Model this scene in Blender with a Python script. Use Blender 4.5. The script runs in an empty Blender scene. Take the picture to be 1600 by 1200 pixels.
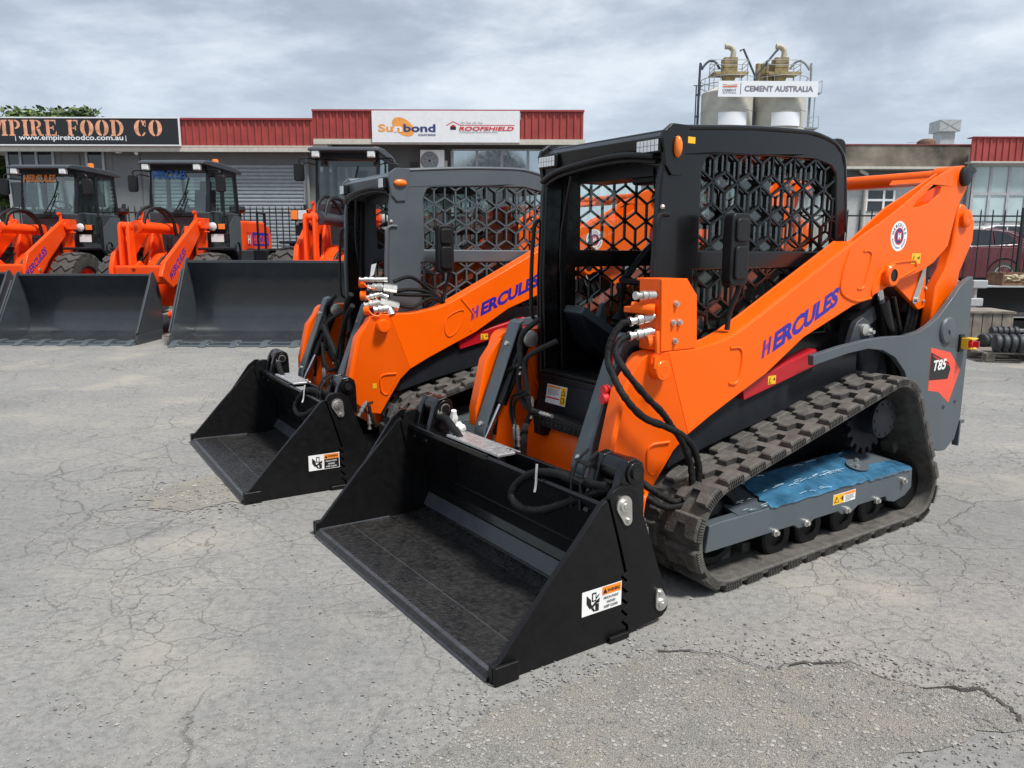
import bpy, bmesh, math, random
from mathutils import Matrix, Vector
from mathutils.geometry import tessellate_polygon
R = math.radians
random.seed(7)
S = bpy.context.scene
COL = S.collection

# ------------------------------------------------------------------ camera, sky, sun, exposure
cam = bpy.data.cameras.new('camera'); cam_o = bpy.data.objects.new('camera', cam); COL.objects.link(cam_o)
cam.sensor_width = 36.0; cam.lens = 36.0 * 1202 / 1600; cam.clip_start = 0.05; cam.clip_end = 2000
P_, R_ = R(9.91), R(-0.15)
fwd = Vector((0, math.cos(P_), -math.sin(P_))); rt = Vector((1, 0, 0)); dn = fwd.cross(rt)
rt2 = rt * math.cos(R_) + dn * math.sin(R_); dn2 = -rt * math.sin(R_) + dn * math.cos(R_)
M = Matrix.Identity(4)
for i in range(3):
    M[i][0] = rt2[i]; M[i][1] = -dn2[i]; M[i][2] = -fwd[i]
M.translation = Vector((0, 0, 1.6))
cam_o.matrix_world = M
S.camera = cam_o

SUN_EL, SUN_AZ = R(60), R(130)          # azimuth clockwise from +Y
sun = bpy.data.lights.new('sun', 'SUN'); sun_o = bpy.data.objects.new('sun', sun); COL.objects.link(sun_o)
sun.energy = 3.4; sun.angle = R(10); sun.color = (1.0, 0.965, 0.91)
sd = Vector((math.sin(SUN_AZ) * math.cos(SUN_EL), math.cos(SUN_AZ) * math.cos(SUN_EL), math.sin(SUN_EL)))
sun_o.rotation_euler = sd.to_track_quat('Z', 'Y').to_euler()

W = bpy.data.worlds.new('World'); S.world = W; W.use_nodes = True
nt = W.node_tree; nt.nodes.clear()
def N(t, kind, **kw):
    n = t.nodes.new(kind)
    for k, v in kw.items():
        if k in n.inputs: n.inputs[k].default_value = v
        else: setattr(n, k, v)
    return n
def Lk(t, a, b): t.links.new(a, b)
def ramp(t, fac, stops, interp='LINEAR'):
    n = t.nodes.new('ShaderNodeValToRGB'); cr = n.color_ramp; cr.interpolation = interp
    while len(cr.elements) < len(stops): cr.elements.new(0.5)
    for e, (p, c) in zip(cr.elements, stops):
        e.position = p; e.color = (c, c, c, 1) if isinstance(c, (int, float)) else (*c, 1)
    if fac is not None: Lk(t, fac, n.inputs['Fac'])
    return n
def mixc(t, fac, a, b, blend='MIX'):
    n = t.nodes.new('ShaderNodeMix'); n.data_type = 'RGBA'; n.blend_type = blend
    for s, v in ((0, fac), (6, a), (7, b)):
        if hasattr(v, 'links'): Lk(t, v, n.inputs[s])
        elif isinstance(v, (int, float)) and s == 0: n.inputs[0].default_value = v
        else: n.inputs[s].default_value = (v, v, v, 1) if isinstance(v, (int, float)) else (*v, 1)
    return n.outputs[2]
def math_(t, op, a, b=None, clamp=False):
    n = t.nodes.new('ShaderNodeMath'); n.operation = op; n.use_clamp = clamp
    for i, v in enumerate((a, b)):
        if v is None: continue
        if hasattr(v, 'links'): Lk(t, v, n.inputs[i])
        else: n.inputs[i].default_value = v
    return n.outputs[0]
sky = N(nt, 'ShaderNodeTexSky', sky_type='NISHITA', sun_disc=False, sun_elevation=SUN_EL, sun_rotation=SUN_AZ)
tc = N(nt, 'ShaderNodeTexCoord')
sep = N(nt, 'ShaderNodeSeparateXYZ'); Lk(nt, tc.outputs['Generated'], sep.inputs[0])
zz = math_(nt, 'ADD', math_(nt, 'MAXIMUM', sep.outputs[2], 0.0), 0.16)
cmb = N(nt, 'ShaderNodeCombineXYZ')
Lk(nt, math_(nt, 'DIVIDE', sep.outputs[0], zz), cmb.inputs[0]); Lk(nt, math_(nt, 'DIVIDE', sep.outputs[1], zz), cmb.inputs[1])
mp = N(nt, 'ShaderNodeMapping'); mp.inputs['Scale'].default_value = (1.05, 1.05, 1); mp.inputs['Location'].default_value = (1.35, 0.2, 0)
Lk(nt, cmb.outputs[0], mp.inputs[0])
n1 = N(nt, 'ShaderNodeTexNoise', Scale=1.0, Detail=9.0, Roughness=0.56, Distortion=0.5); Lk(nt, mp.outputs[0], n1.inputs['Vector'])
n2 = N(nt, 'ShaderNodeTexNoise', Scale=3.4, Detail=8.0, Roughness=0.6); Lk(nt, mp.outputs[0], n2.inputs['Vector'])
cf = math_(nt, 'ADD', math_(nt, 'MULTIPLY', n1.outputs[0], 0.72), math_(nt, 'MULTIPLY', n2.outputs[0], 0.28))
cl = ramp(nt, cf, [(0.38, (3.0, 3.5, 4.25)), (0.45, (3.6, 4.15, 4.95)), (0.51, (4.7, 5.25, 6.0)), (0.61, (6.8, 7.3, 7.9))])
hz = ramp(nt, sep.outputs[2], [(0.0, 0.8), (0.10, 0.5), (0.28, 0.0)])
cl2 = mixc(nt, hz.outputs[0], cl.outputs[0], (5.5, 6.3, 7.2))
wc = mixc(nt, 0.90, sky.outputs[0], cl2)
bg = N(nt, 'ShaderNodeBackground', Strength=0.088); Lk(nt, wc, bg.inputs[0])
wo = N(nt, 'ShaderNodeOutputWorld'); Lk(nt, bg.outputs[0], wo.inputs[0])

S.view_settings.view_transform = 'Standard'; S.view_settings.look = 'None'
S.view_settings.exposure = 0.55; S.view_settings.gamma = 1.0
try: S.cycles.use_denoising = True
except Exception: pass

# ------------------------------------------------------------------ materials
MATS = {}
def mat(name, col, rough=0.5, metal=0.0, coat=0.0, var=0.06, scale=9.0, bump=0.0, bscale=60.0, spec=0.5, dust=0.0, alpha=1.0):
    """painted / plain surface: base colour with soft procedural variation, roughness variation, optional bump and settled dust"""
    if name in MATS: return MATS[name]
    m = bpy.data.materials.new(name); m.use_nodes = True; t = m.node_tree
    b = t.nodes['Principled BSDF']
    co = N(t, 'ShaderNodeTexCoord')
    no = N(t, 'ShaderNodeTexNoise', Scale=scale, Detail=5.0, Roughness=0.6); Lk(t, co.outputs['Object'], no.inputs['Vector'])
    lo = tuple(max(0, c * (1 - var * 2)) for c in col); hi = tuple(min(1, c * (1 + var * 2)) for c in col)
    base = ramp(t, no.outputs[0], [(0.3, lo), (0.7, hi)]).outputs[0]
    if dust > 0:
        n3 = N(t, 'ShaderNodeTexNoise', Scale=4.5, Detail=8.0, Roughness=0.7); Lk(t, co.outputs['Object'], n3.inputs['Vector'])
        g = N(t, 'ShaderNodeNewGeometry'); sp = N(t, 'ShaderNodeSeparateXYZ'); Lk(t, g.outputs['Normal'], sp.inputs[0])
        up = math_(t, 'MULTIPLY', math_(t, 'ADD', math_(t, 'MULTIPLY', sp.outputs[2], 0.6), 0.4, True), dust)
        f = math_(t, 'MULTIPLY', ramp(t, n3.outputs[0], [(0.35, 0.15), (0.75, 1.0)]).outputs[0], up)
        base = mixc(t, f, base, (0.33, 0.30, 0.26))
    Lk(t, base, b.inputs['Base Color'])
    rr = ramp(t, no.outputs[0], [(0.3, max(0.02, rough - 0.07)), (0.7, min(1, rough + 0.07))]); Lk(t, rr.outputs[0], b.inputs['Roughness'])
    b.inputs['Metallic'].default_value = metal; b.inputs['Coat Weight'].default_value = coat; b.inputs['Coat Roughness'].default_value = 0.08
    b.inputs['Specular IOR Level'].default_value = spec
    if bump > 0:
        nb = N(t, 'ShaderNodeTexNoise', Scale=bscale, Detail=4.0); Lk(t, co.outputs['Object'], nb.inputs['Vector'])
        bm = N(t, 'ShaderNodeBump', Strength=bump, Distance=0.01); Lk(t, nb.outputs[0], bm.inputs['Height']); Lk(t, bm.outputs[0], b.inputs['Normal'])
    MATS[name] = m; return m
def glassm(name, tint, gloss=0.12, opaque=0.0):
    if name in MATS: return MATS[name]
    m = bpy.data.materials.new(name); m.use_nodes = True; t = m.node_tree; t.nodes.clear()
    o = N(t, 'ShaderNodeOutputMaterial'); tr = N(t, 'ShaderNodeBsdfTransparent'); tr.inputs[0].default_value = (*tint, 1)
    gl = N(t, 'ShaderNodeBsdfGlossy'); gl.inputs['Roughness'].default_value = 0.015; gl.inputs['Color'].default_value = (0.9, 0.97, 0.95, 1)
    lw = N(t, 'ShaderNodeLayerWeight'); lw.inputs['Blend'].default_value = 0.5
    f = math_(t, 'ADD', math_(t, 'MULTIPLY', math_(t, 'POWER', lw.outputs['Facing'], 4.0), 0.9), gloss, True)
    mx = N(t, 'ShaderNodeMixShader'); Lk(t, f, mx.inputs[0]); Lk(t, tr.outputs[0], mx.inputs[1]); Lk(t, gl.outputs[0], mx.inputs[2])
    Lk(t, mx.outputs[0], o.inputs[0]); MATS[name] = m; return m

ORANGE = mat('orange_paint', (0.93, 0.118, 0.0), 0.40, coat=0.12, var=0.02, scale=3, spec=.25)
ORANGE_RED = mat('red_orange_paint', (0.87, 0.070, 0.004), 0.42, coat=0.08, var=0.05, scale=3, dust=0.02, spec=.25)
BLACK = mat('gloss_black_paint', (0.0045, 0.0045, 0.0052), 0.28, coat=0.25, var=0.10, scale=6, spec=.3)
SATIN = mat('satin_black_paint', (0.0055, 0.0055, 0.006), 0.40, var=0.1, scale=20, bump=0.12, bscale=240, spec=.28)
FLOORB = mat('scuffed_black_steel', (0.010, 0.010, 0.011), 0.34, var=0.5, scale=30, bump=0.7, bscale=55, dust=0.07, spec=.4)
EDGE = mat('steel_grey_edge', (0.045, 0.048, 0.058), 0.36, var=0.15, scale=14, dust=0.06)
GREY = mat('slate_grey_paint', (0.075, 0.092, 0.105), 0.42, coat=0.1, var=0.04, scale=5)
GREY_D = mat('charcoal_paint', (0.038, 0.045, 0.053), 0.45, var=0.06, scale=5)
HULL = mat('dark_hull_paint', (0.010, 0.012, 0.016), 0.5, var=0.1, spec=.3)
RUBBER = mat('track_rubber', (0.060, 0.057, 0.052), 0.8, var=0.28, scale=16, bump=0.4, bscale=90, dust=0.20)
TYRE = mat('tyre_rubber', (0.034, 0.033, 0.031), 0.8, var=0.2, scale=8, bump=0.2, bscale=60, dust=0.16)
HOSE = mat('hose_rubber', (0.007, 0.007, 0.008), 0.5, var=0.2, scale=80, bump=0.5, bscale=140, spec=.35)
SLEEVE = mat('woven_hose_sleeve', (0.007, 0.007, 0.0075), 0.7, var=0.3, scale=60, bump=0.9, bscale=38, spec=.25)
DARKM = mat('greasy_black_metal', (0.006, 0.006, 0.0065), 0.5, var=0.2, spec=.22)
PLASTIC = mat('black_plastic', (0.009, 0.009, 0.010), 0.45, var=0.1, spec=.35)
ZINC = mat('zinc_steel', (0.60, 0.59, 0.56), 0.36, metal=0.85, var=0.05, scale=12)
CHROME = mat('chrome_rod', (0.7, 0.7, 0.72), 0.12, metal=1.0, var=0.03)
CHECKER = mat('aluminium_tread_plate', (0.55, 0.55, 0.55), 0.38, metal=0.7, var=0.1, scale=30)
RED = mat('red_paint', (0.42, 0.006, 0.014), 0.35, coat=0.2, var=0.05)
REDPL = mat('red_plastic', (0.62, 0.02, 0.03), 0.4, var=0.05)
AMBER = mat('amber_lens', (0.95, 0.20, 0.01), 0.25, coat=0.5, var=0.08, scale=60)
LENS = mat('clear_lamp_lens', (0.62, 0.64, 0.64), 0.2, coat=0.5, var=0.12, scale=30)
LED = mat('white_led', (0.9, 0.9, 0.9), 0.25, var=0.02)
WHITE = mat('white_vinyl', (0.80, 0.80, 0.79), 0.4, var=0.02)
BLUE = mat('blue_vinyl', (0.028, 0.020, 0.30), 0.35, var=0.02)
BLUE2 = mat('bright_blue_vinyl', (0.01, 0.12, 0.50), 0.35, var=0.02)
NAVY = mat('navy_vinyl', (0.03, 0.045, 0.16), 0.35, var=0.02)
REDV = mat('red_vinyl', (0.62, 0.02, 0.03), 0.35, var=0.02)
CORAL = mat('coral_vinyl', (0.80, 0.085, 0.045), 0.38, var=0.03)
YEL = mat('yellow_vinyl', (0.85, 0.46, 0.015), 0.4, var=0.03)
WARN = mat('warning_orange_vinyl', (0.86, 0.25, 0.02), 0.4, var=0.02)
INK = mat('black_ink', (0.012, 0.012, 0.012), 0.45, var=0.02)
FILM = mat('blue_wrapping_film', (0.040, 0.135, 0.235), 0.20, coat=0.7, var=0.22, scale=9, bump=0.4, bscale=24)
FILMG = mat('torn_film_edge', (0.45, 0.58, 0.66), 0.2, var=0.2)
SEATM = mat('black_seat_cloth', (0.02, 0.02, 0.021), 0.8, var=0.2)
TINT = glassm('tinted_cab_glass', (0.74, 0.84, 0.82), 0.11)
CLEAR = glassm('clear_cab_glass', (0.74, 0.87, 0.84), 0.15)

# ------------------------------------------------------------------ mesh builder
class MB:
    def __init__(s): s.v = []; s.f = []; s.mi = []; s.cur = 0
    def add(s, vs, fs, mi=None):
        o = len(s.v); s.v += [tuple(v) for v in vs]; s.f += [tuple(i + o for i in f) for f in fs]
        s.mi += [s.cur if mi is None else mi] * len(fs); return s
    def box(s, c, d, rot=None, mi=None):
        x, y, z = (k / 2 for k in d); vs = [Vector((i * x, j * y, k * z)) for i in (-1, 1) for j in (-1, 1) for k in (-1, 1)]
        if rot is not None: vs = [rot @ v for v in vs]
        c = Vector(c); vs = [v + c for v in vs]
        return s.add(vs, [(0, 1, 3, 2), (4, 6, 7, 5), (0, 4, 5, 1), (2, 3, 7, 6), (0, 2, 6, 4), (1, 5, 7, 3)], mi)
    def b2(s, a, b, mi=None):
        return s.box([(p + q) / 2 for p, q in zip(a, b)], [abs(q - p) for p, q in zip(a, b)], None, mi)
    def prism(s, pts, a, b, ax='y', holes=(), mi=None):
        """extrude a polygon (first two remaining axes) from a to b along axis ax"""
        def P(u, w, k): return {'y': (u, k, w), 'x': (k, u, w), 'z': (u, w, k)}[ax]
        loops = [list(pts)] + [list(h) for h in holes]
        flat = [p for l in loops for p in l]; n = len(flat)
        tri = tessellate_polygon([[Vector((p[0], p[1], 0)) for p in l] for l in loops])
        vs = [P(p[0], p[1], a) for p in flat] + [P(p[0], p[1], b) for p in flat]; fs = []
        if holes:
            for t in tri: fs.append(t); fs.append(tuple(i + n for i in reversed(t)))
        else:
            fs.append(tuple(range(n))); fs.append(tuple(range(2 * n - 1, n - 1, -1)))
        o = 0
        for l in loops:
            k = len(l)
            for i in range(k):
                j = (i + 1) % k; fs.append((o + i, o + i + n, o + j + n, o + j))
            o += k
        return s.add(vs, fs, mi)
    def cyl(s, p0, p1, r, n=20, r1=None, cap=True, mi=None):
        p0 = Vector(p0); p1 = Vector(p1); d = (p1 - p0).normalized(); r1 = r if r1 is None else r1
        a = d.orthogonal().normalized(); b = d.cross(a)
        vs = []
        for k in range(n):
            t = 2 * math.pi * k / n; e = a * math.cos(t) + b * math.sin(t); vs.append(p0 + e * r)
        for k in range(n):
            t = 2 * math.pi * k / n; e = a * math.cos(t) + b * math.sin(t); vs.append(p1 + e * r1)
        fs = [(k, (k + 1) % n, n + (k + 1) % n, n + k) for k in range(n)]
        if cap: fs += [tuple(range(n - 1, -1, -1)), tuple(range(n, 2 * n))]
        return s.add(vs, fs, mi)
    def tube(s, pts, r, n=8, sub=5, closed=False, mi=None, wob=0.0):
        P = [Vector(p) for p in pts]
        if sub > 1 and len(P) > 2:
            Q = []; m = len(P)
            for i in range(m if closed else m - 1):
                a, b = P[i], P[(i + 1) % m]
                p = P[(i - 1) % m] if (closed or i > 0) else a + (a - b); q = P[(i + 2) % m] if (closed or i + 2 < m) else b + (b - a)
                for k in range(sub):
                    t = k / sub; Q.append(0.5 * ((2 * a) + (b - p) * t + (2 * p - 5 * a + 4 * b - q) * t * t + (3 * a - p - 3 * b + q) * t ** 3))
            if not closed: Q.append(P[-1])
            P = Q
        m = len(P); vs = []; up = None
        for i in range(m):
            d = (P[(i + 1) % m] - P[i - 1]) if closed else (P[min(i + 1, m - 1)] - P[max(i - 1, 0)])
            if d.length < 1e-9: d = Vector((0, 0, 1))
            d.normalize()
            if up is None: up = d.orthogonal().normalized()
            up = (up - d * up.dot(d)); up = up.normalized() if up.length > 1e-6 else d.orthogonal().normalized()
            b = d.cross(up); rr = r * (1 + wob * random.uniform(-1, 1))
            for k in range(n):
                t = 2 * math.pi * k / n; vs.append(P[i] + (up * math.cos(t) + b * math.sin(t)) * rr)
        fs = [(i * n + k, i * n + (k + 1) % n, ((i + 1) % m) * n + (k + 1) % n, ((i + 1) % m) * n + k) for i in range(m if closed else m - 1) for k in range(n)]
        if not closed: fs += [tuple(range(n - 1, -1, -1)), tuple(range((m - 1) * n, m * n))]
        return s.add(vs, fs, mi)
    def lathe(s, prof, c=(0, 0, 0), ax='z', n=24, mi=None):
        """prof: (radius, height) pairs; closed top and bottom only where radius is 0"""
        vs = []; c = Vector(c)
        for r, h in prof:
            for k in range(n):
                t = 2 * math.pi * k / n; u, w = r * math.cos(t), r * math.sin(t)
                vs.append(c + Vector({'z': (u, w, h), 'y': (u, h, w), 'x': (h, u, w)}[ax]))
        fs = [(i * n + k, i * n + (k + 1) % n, (i + 1) * n + (k + 1) % n, (i + 1) * n + k) for i in range(len(prof) - 1) for k in range(n)]
        return s.add(vs, fs, mi)
    def quad(s, a, b, c, d, mi=None): return s.add([a, b, c, d], [(0, 1, 2, 3)], mi)
    def sphere(s, c, r, n=12, mi=None):
        sc = r if isinstance(r, (tuple, list)) else (r, r, r)
        vs = []; fs = []
        for i in range(n // 2 + 1):
            p = math.pi * i / (n // 2)
            for k in range(n):
                t = 2 * math.pi * k / n; vs.append((c[0] + sc[0] * math.sin(p) * math.cos(t), c[1] + sc[1] * math.sin(p) * math.sin(t), c[2] + sc[2] * math.cos(p)))
        for i in range(n // 2):
            for k in range(n): fs.append((i * n + k, i * n + (k + 1) % n, (i + 1) * n + (k + 1) % n, (i + 1) * n + k))
        return s.add(vs, fs, mi)
    def xf(s, fn):
        s.v = [tuple(fn(*v)) for v in s.v]; return s
    def my(s): return s.xf(lambda x, y, z: (x, -y, z))

def obj(name, mb, mats, parent=None, bev=0.0, seg=2, smooth=True, ang=38, loc=None):
    me = bpy.data.meshes.new(name); me.from_pydata(mb.v, [], mb.f)
    if not isinstance(mats, (list, tuple)): mats = [mats]
    for m in mats: me.materials.append(m)
    if len(mats) > 1: me.polygons.foreach_set('material_index', mb.mi)
    bm = bmesh.new(); bm.from_mesh(me); bmesh.ops.recalc_face_normals(bm, faces=bm.faces); bm.to_mesh(me); bm.free()
    if smooth:
        me.shade_smooth(); me.set_sharp_from_angle(angle=R(ang))
    me.update()
    o = bpy.data.objects.new(name, me); COL.objects.link(o)
    if parent is not None: o.parent = parent
    if loc is not None: o.location = loc
    if bev > 0:
        b = o.modifiers.new('bevel', 'BEVEL'); b.width = bev; b.segments = seg; b.limit_method = 'ANGLE'; b.angle_limit = R(40); b.harden_normals = True
    return o
def thing(name, label, cat, loc=(0, 0, 0), rz=0.0, group=None, scale=1.0):
    o = bpy.data.objects.new(name, None); COL.objects.link(o); o.location = loc; o.rotation_euler = (0, 0, rz); o.scale = (scale,) * 3
    o.empty_display_size = 0.2
    return tag(o, label, cat, group)
def tag(o, label, cat, group=None):
    o['label'] = label; o['category'] = cat
    if group: o['group'] = group
    return o
def struct(o, kind='structure'): o['kind'] = kind; return o

_tx = {}
def text2d(s, size=1.0, bold=0.0, shear=0.0, align='LEFT', space=1.0):
    """flat mesh of a line of text: (verts, faces), baseline at y=0"""
    k = (s, size, bold, shear, align, space)
    if k in _tx: return _tx[k]
    c = bpy.data.curves.new('lettering', 'FONT'); c.body = s; c.size = size; c.offset = bold * size; c.shear = shear; c.align_x = align
    c.space_character = space; c.resolution_u = 3
    o = bpy.data.objects.new('lettering', c); me = o.to_mesh()
    r = ([(v.co.x, v.co.y) for v in me.vertices], [tuple(p.vertices) for p in me.polygons])
    o.to_mesh_clear(); bpy.data.objects.remove(o); bpy.data.curves.remove(c)
    _tx[k] = r; return r
def put_text(mb, s, fn, mi=None, width=None, **kw):
    v, f = text2d(s, **kw)
    if width:
        x0 = min(p[0] for p in v); x1 = max(p[0] for p in v); k = width / (x1 - x0); v = [((p[0] - x0) * k, p[1]) for p in v]
    mb.add([fn(a, b) for a, b in v], f, mi)
def plane_map(o, ux, uy):
    o, ux, uy = Vector(o), Vector(ux), Vector(uy)
    return lambda a, b: o + ux * a + uy * b

def clip_seg(a, b, poly):
    """pieces of segment ab inside polygon (any shape)"""
    ts = [0.0, 1.0]; n = len(poly); d = (b[0] - a[0], b[1] - a[1])
    for i in range(n):
        p, q = poly[i], poly[(i + 1) % n]; e = (q[0] - p[0], q[1] - p[1]); den = d[0] * e[1] - d[1] * e[0]
        if abs(den) < 1e-12: continue
        t = ((p[0] - a[0]) * e[1] - (p[1] - a[1]) * e[0]) / den; u = ((p[0] - a[0]) * d[1] - (p[1] - a[1]) * d[0]) / den
        if 0 < t < 1 and 0 <= u <= 1: ts.append(t)
    ts.sort(); out = []
    for t0, t1 in zip(ts, ts[1:]):
        if t1 - t0 < 1e-6: continue
        m = (a[0] + d[0] * (t0 + t1) / 2, a[1] + d[1] * (t0 + t1) / 2)
        if inside(m, poly): out.append(((a[0] + d[0] * t0, a[1] + d[1] * t0), (a[0] + d[0] * t1, a[1] + d[1] * t1)))
    return out
def inside(m, poly):
    c = False; n = len(poly)
    for i in range(n):
        p, q = poly[i], poly[(i + 1) % n]
        if (p[1] > m[1]) != (q[1] > m[1]) and m[0] < (q[0] - p[0]) * (m[1] - p[1]) / (q[1] - p[1]) + p[0]: c = not c
    return c
def cube_grille(mb, poly, a, w, y0, y1, ax='y', off=(0, 0)):
    """tumbling-block pattern of flat bars filling polygon poly"""
    us = [p[0] for p in poly]; ws = [p[1] for p in poly]; h = a * math.sqrt(3) / 2; e = a / math.sqrt(3)
    for j in range(int((min(ws) - off[1]) / h) - 3, int((max(ws) - off[1]) / h) + 4):
        for i in range(int((min(us) - off[0]) / a) - 4, int((max(us) - off[0]) / a) + 5):
            c = (off[0] + i * a + (j % 2) * a / 2, off[1] + j * h)
            for k in range(6):
                t = R(30 + 60 * k); q = (c[0] + e * math.cos(t), c[1] + e * math.sin(t))
                for s0, s1 in clip_seg(c, q, poly):
                    L = math.hypot(s1[0] - s0[0], s1[1] - s0[1])
                    if L < 0.004: continue
                    dx, dy = (s1[0] - s0[0]) / L, (s1[1] - s0[1]) / L; nx, ny = -dy * w / 2, dx * w / 2; ex, ey = dx * w * .3, dy * w * .3
                    mb.prism([(s0[0] + nx - ex, s0[1] + ny - ey), (s1[0] + nx + ex, s1[1] + ny + ey), (s1[0] - nx + ex, s1[1] - ny + ey), (s0[0] - nx - ex, s0[1] - ny - ey)], y0, y1, ax)
def disc_pts(c, r, n=28, a0=0.0): return [(c[0] + r * math.cos(a0 + 2 * math.pi * k / n), c[1] + r * math.sin(a0 + 2 * math.pi * k / n)) for k in range(n)]
def rrect(x0, z0, x1, z1, r, n=4):
    o = []
    for cx, cz, a in ((x1 - r, z1 - r, 0), (x0 + r, z1 - r, 90), (x0 + r, z0 + r, 180), (x1 - r, z0 + r, 270)):
        for k in range(n + 1): t = R(a + 90 * k / n); o.append((cx + r * math.cos(t), cz + r * math.sin(t)))
    return o

# ------------------------------------------------------------------ compact track loader
ARM = [(-1.00, 1.11), (-.93, .98), (-.87, .80), (-.84, .66), (-.90, .50), (-1.0, .42), (-1.08, .405), (-1.157, .545), (-1.22, .66), (-1.289, .732), (-1.44, .805), (-1.655, .897), (-1.846, .977),
       (-2.14, 1.145), (-2.58, 1.299), (-2.70, 1.325), (-2.80, 1.36), (-3.0, 1.421), (-3.288, 1.488), (-3.392, 1.53), (-3.543, 1.63), (-3.611, 1.865), (-3.70, 1.98), (-3.715, 2.05), (-3.68, 2.095), (-3.61, 2.112),
       (-3.517, 2.097), (-3.39, 2.053), (-3.241, 1.99), (-3.08, 1.90), (-2.925, 1.82), (-2.772, 1.75), (-2.664, 1.705), (-2.548, 1.652), (-2.392, 1.576), (-1.76, 1.269), (-1.62, 1.205), (-1.50, 1.165), (-1.333, 1.142), (-1.08, 1.142), (-1.03, 1.132)]
CREASE = [(-1.135, 1.142), (-1.289, .732)]
ARM_F = [p for p in ARM[:10]] + [CREASE[0]] + ARM[-2:]
ARM_R = [CREASE[0], CREASE[1]] + ARM[10:-2]
def arm_y(x, z):
    dx, dz = CREASE[1][0] - CREASE[0][0], CREASE[1][1] - CREASE[0][1]
    return .661 - max(0, ((x - CREASE[0][0]) * -dz + (z - CREASE[0][1]) * dx) / math.hypot(dx, dz)) * .24
CABSIDE = [(-1.225, .84), (-1.215, 1.45), (-1.235, 1.91), (-1.262, 2.06), (-1.285, 2.155), (-1.40, 2.167), (-1.87, 2.205), (-2.312, 2.222), (-2.46, 2.21), (-2.57, 2.185), (-2.64, 2.14), (-2.682, 2.06), (-2.735, 1.7), (-2.76, .95)]
WIN_UP = [(-1.513, 1.60), (-1.508, 1.98), (-1.54, 2.04), (-1.60, 2.062), (-2.0, 2.078), (-2.44, 2.088), (-2.54, 2.07), (-2.60, 2.02), (-2.645, 1.66), (-2.62, 1.61), (-2.54, 1.595)]
WIN_LO = [(-1.49, 1.14), (-1.48, 1.50), (-2.55, 1.50), (-2.60, 1.14)]
PANEL = [(-3.775, 1.44), (-3.70, 1.42), (-3.617, 1.375), (-3.517, 1.29), (-3.39, 1.197), (-3.30, 1.155), (-3.20, 1.125), (-3.029, 1.106), (-2.825, 1.112), (-2.607, 1.105), (-2.403, 1.087), (-2.149, 1.055), (-2.155, 1.0), (-2.3, 1.02), (-2.474, 1.043),
         (-2.658, 1.055), (-2.81, 1.035), (-2.945, .985), (-3.064, .89), (-3.14, .78), (-3.22, .60), (-3.32, .44), (-3.545, .33), (-3.635, .322), (-3.746, .385), (-3.80, .53), (-3.80, 1.0)]

def convex(pts):
    pts = sorted(set((round(a, 5), round(b, 5)) for a, b in pts))
    def half(p):
        o = []
        for q in p:
            while len(o) >= 2 and (o[-1][0] - o[-2][0]) * (q[1] - o[-2][1]) - (o[-1][1] - o[-2][1]) * (q[0] - o[-2][0]) <= 0: o.pop()
            o.append(q)
        return o
    a = half(pts); b = half(pts[::-1]); return a[:-1] + b[:-1]
def belt_path(circles, n):
    h = convex([p for (x, z, r) in circles for p in disc_pts((x, z), r, 96)])
    m = len(h); cum = [0]
    for i in range(m): cum.append(cum[-1] + math.dist(h[i], h[(i + 1) % m]))
    out = []; j = 0
    for k in range(n):
        s = cum[-1] * k / n
        while cum[j + 1] < s: j += 1
        t = (s - cum[j]) / (cum[j + 1] - cum[j]); a, b = h[j % m], h[(j + 1) % m]; out.append((a[0] + (b[0] - a[0]) * t, a[1] + (b[1] - a[1]) * t))
    return out, cum[-1]
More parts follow.
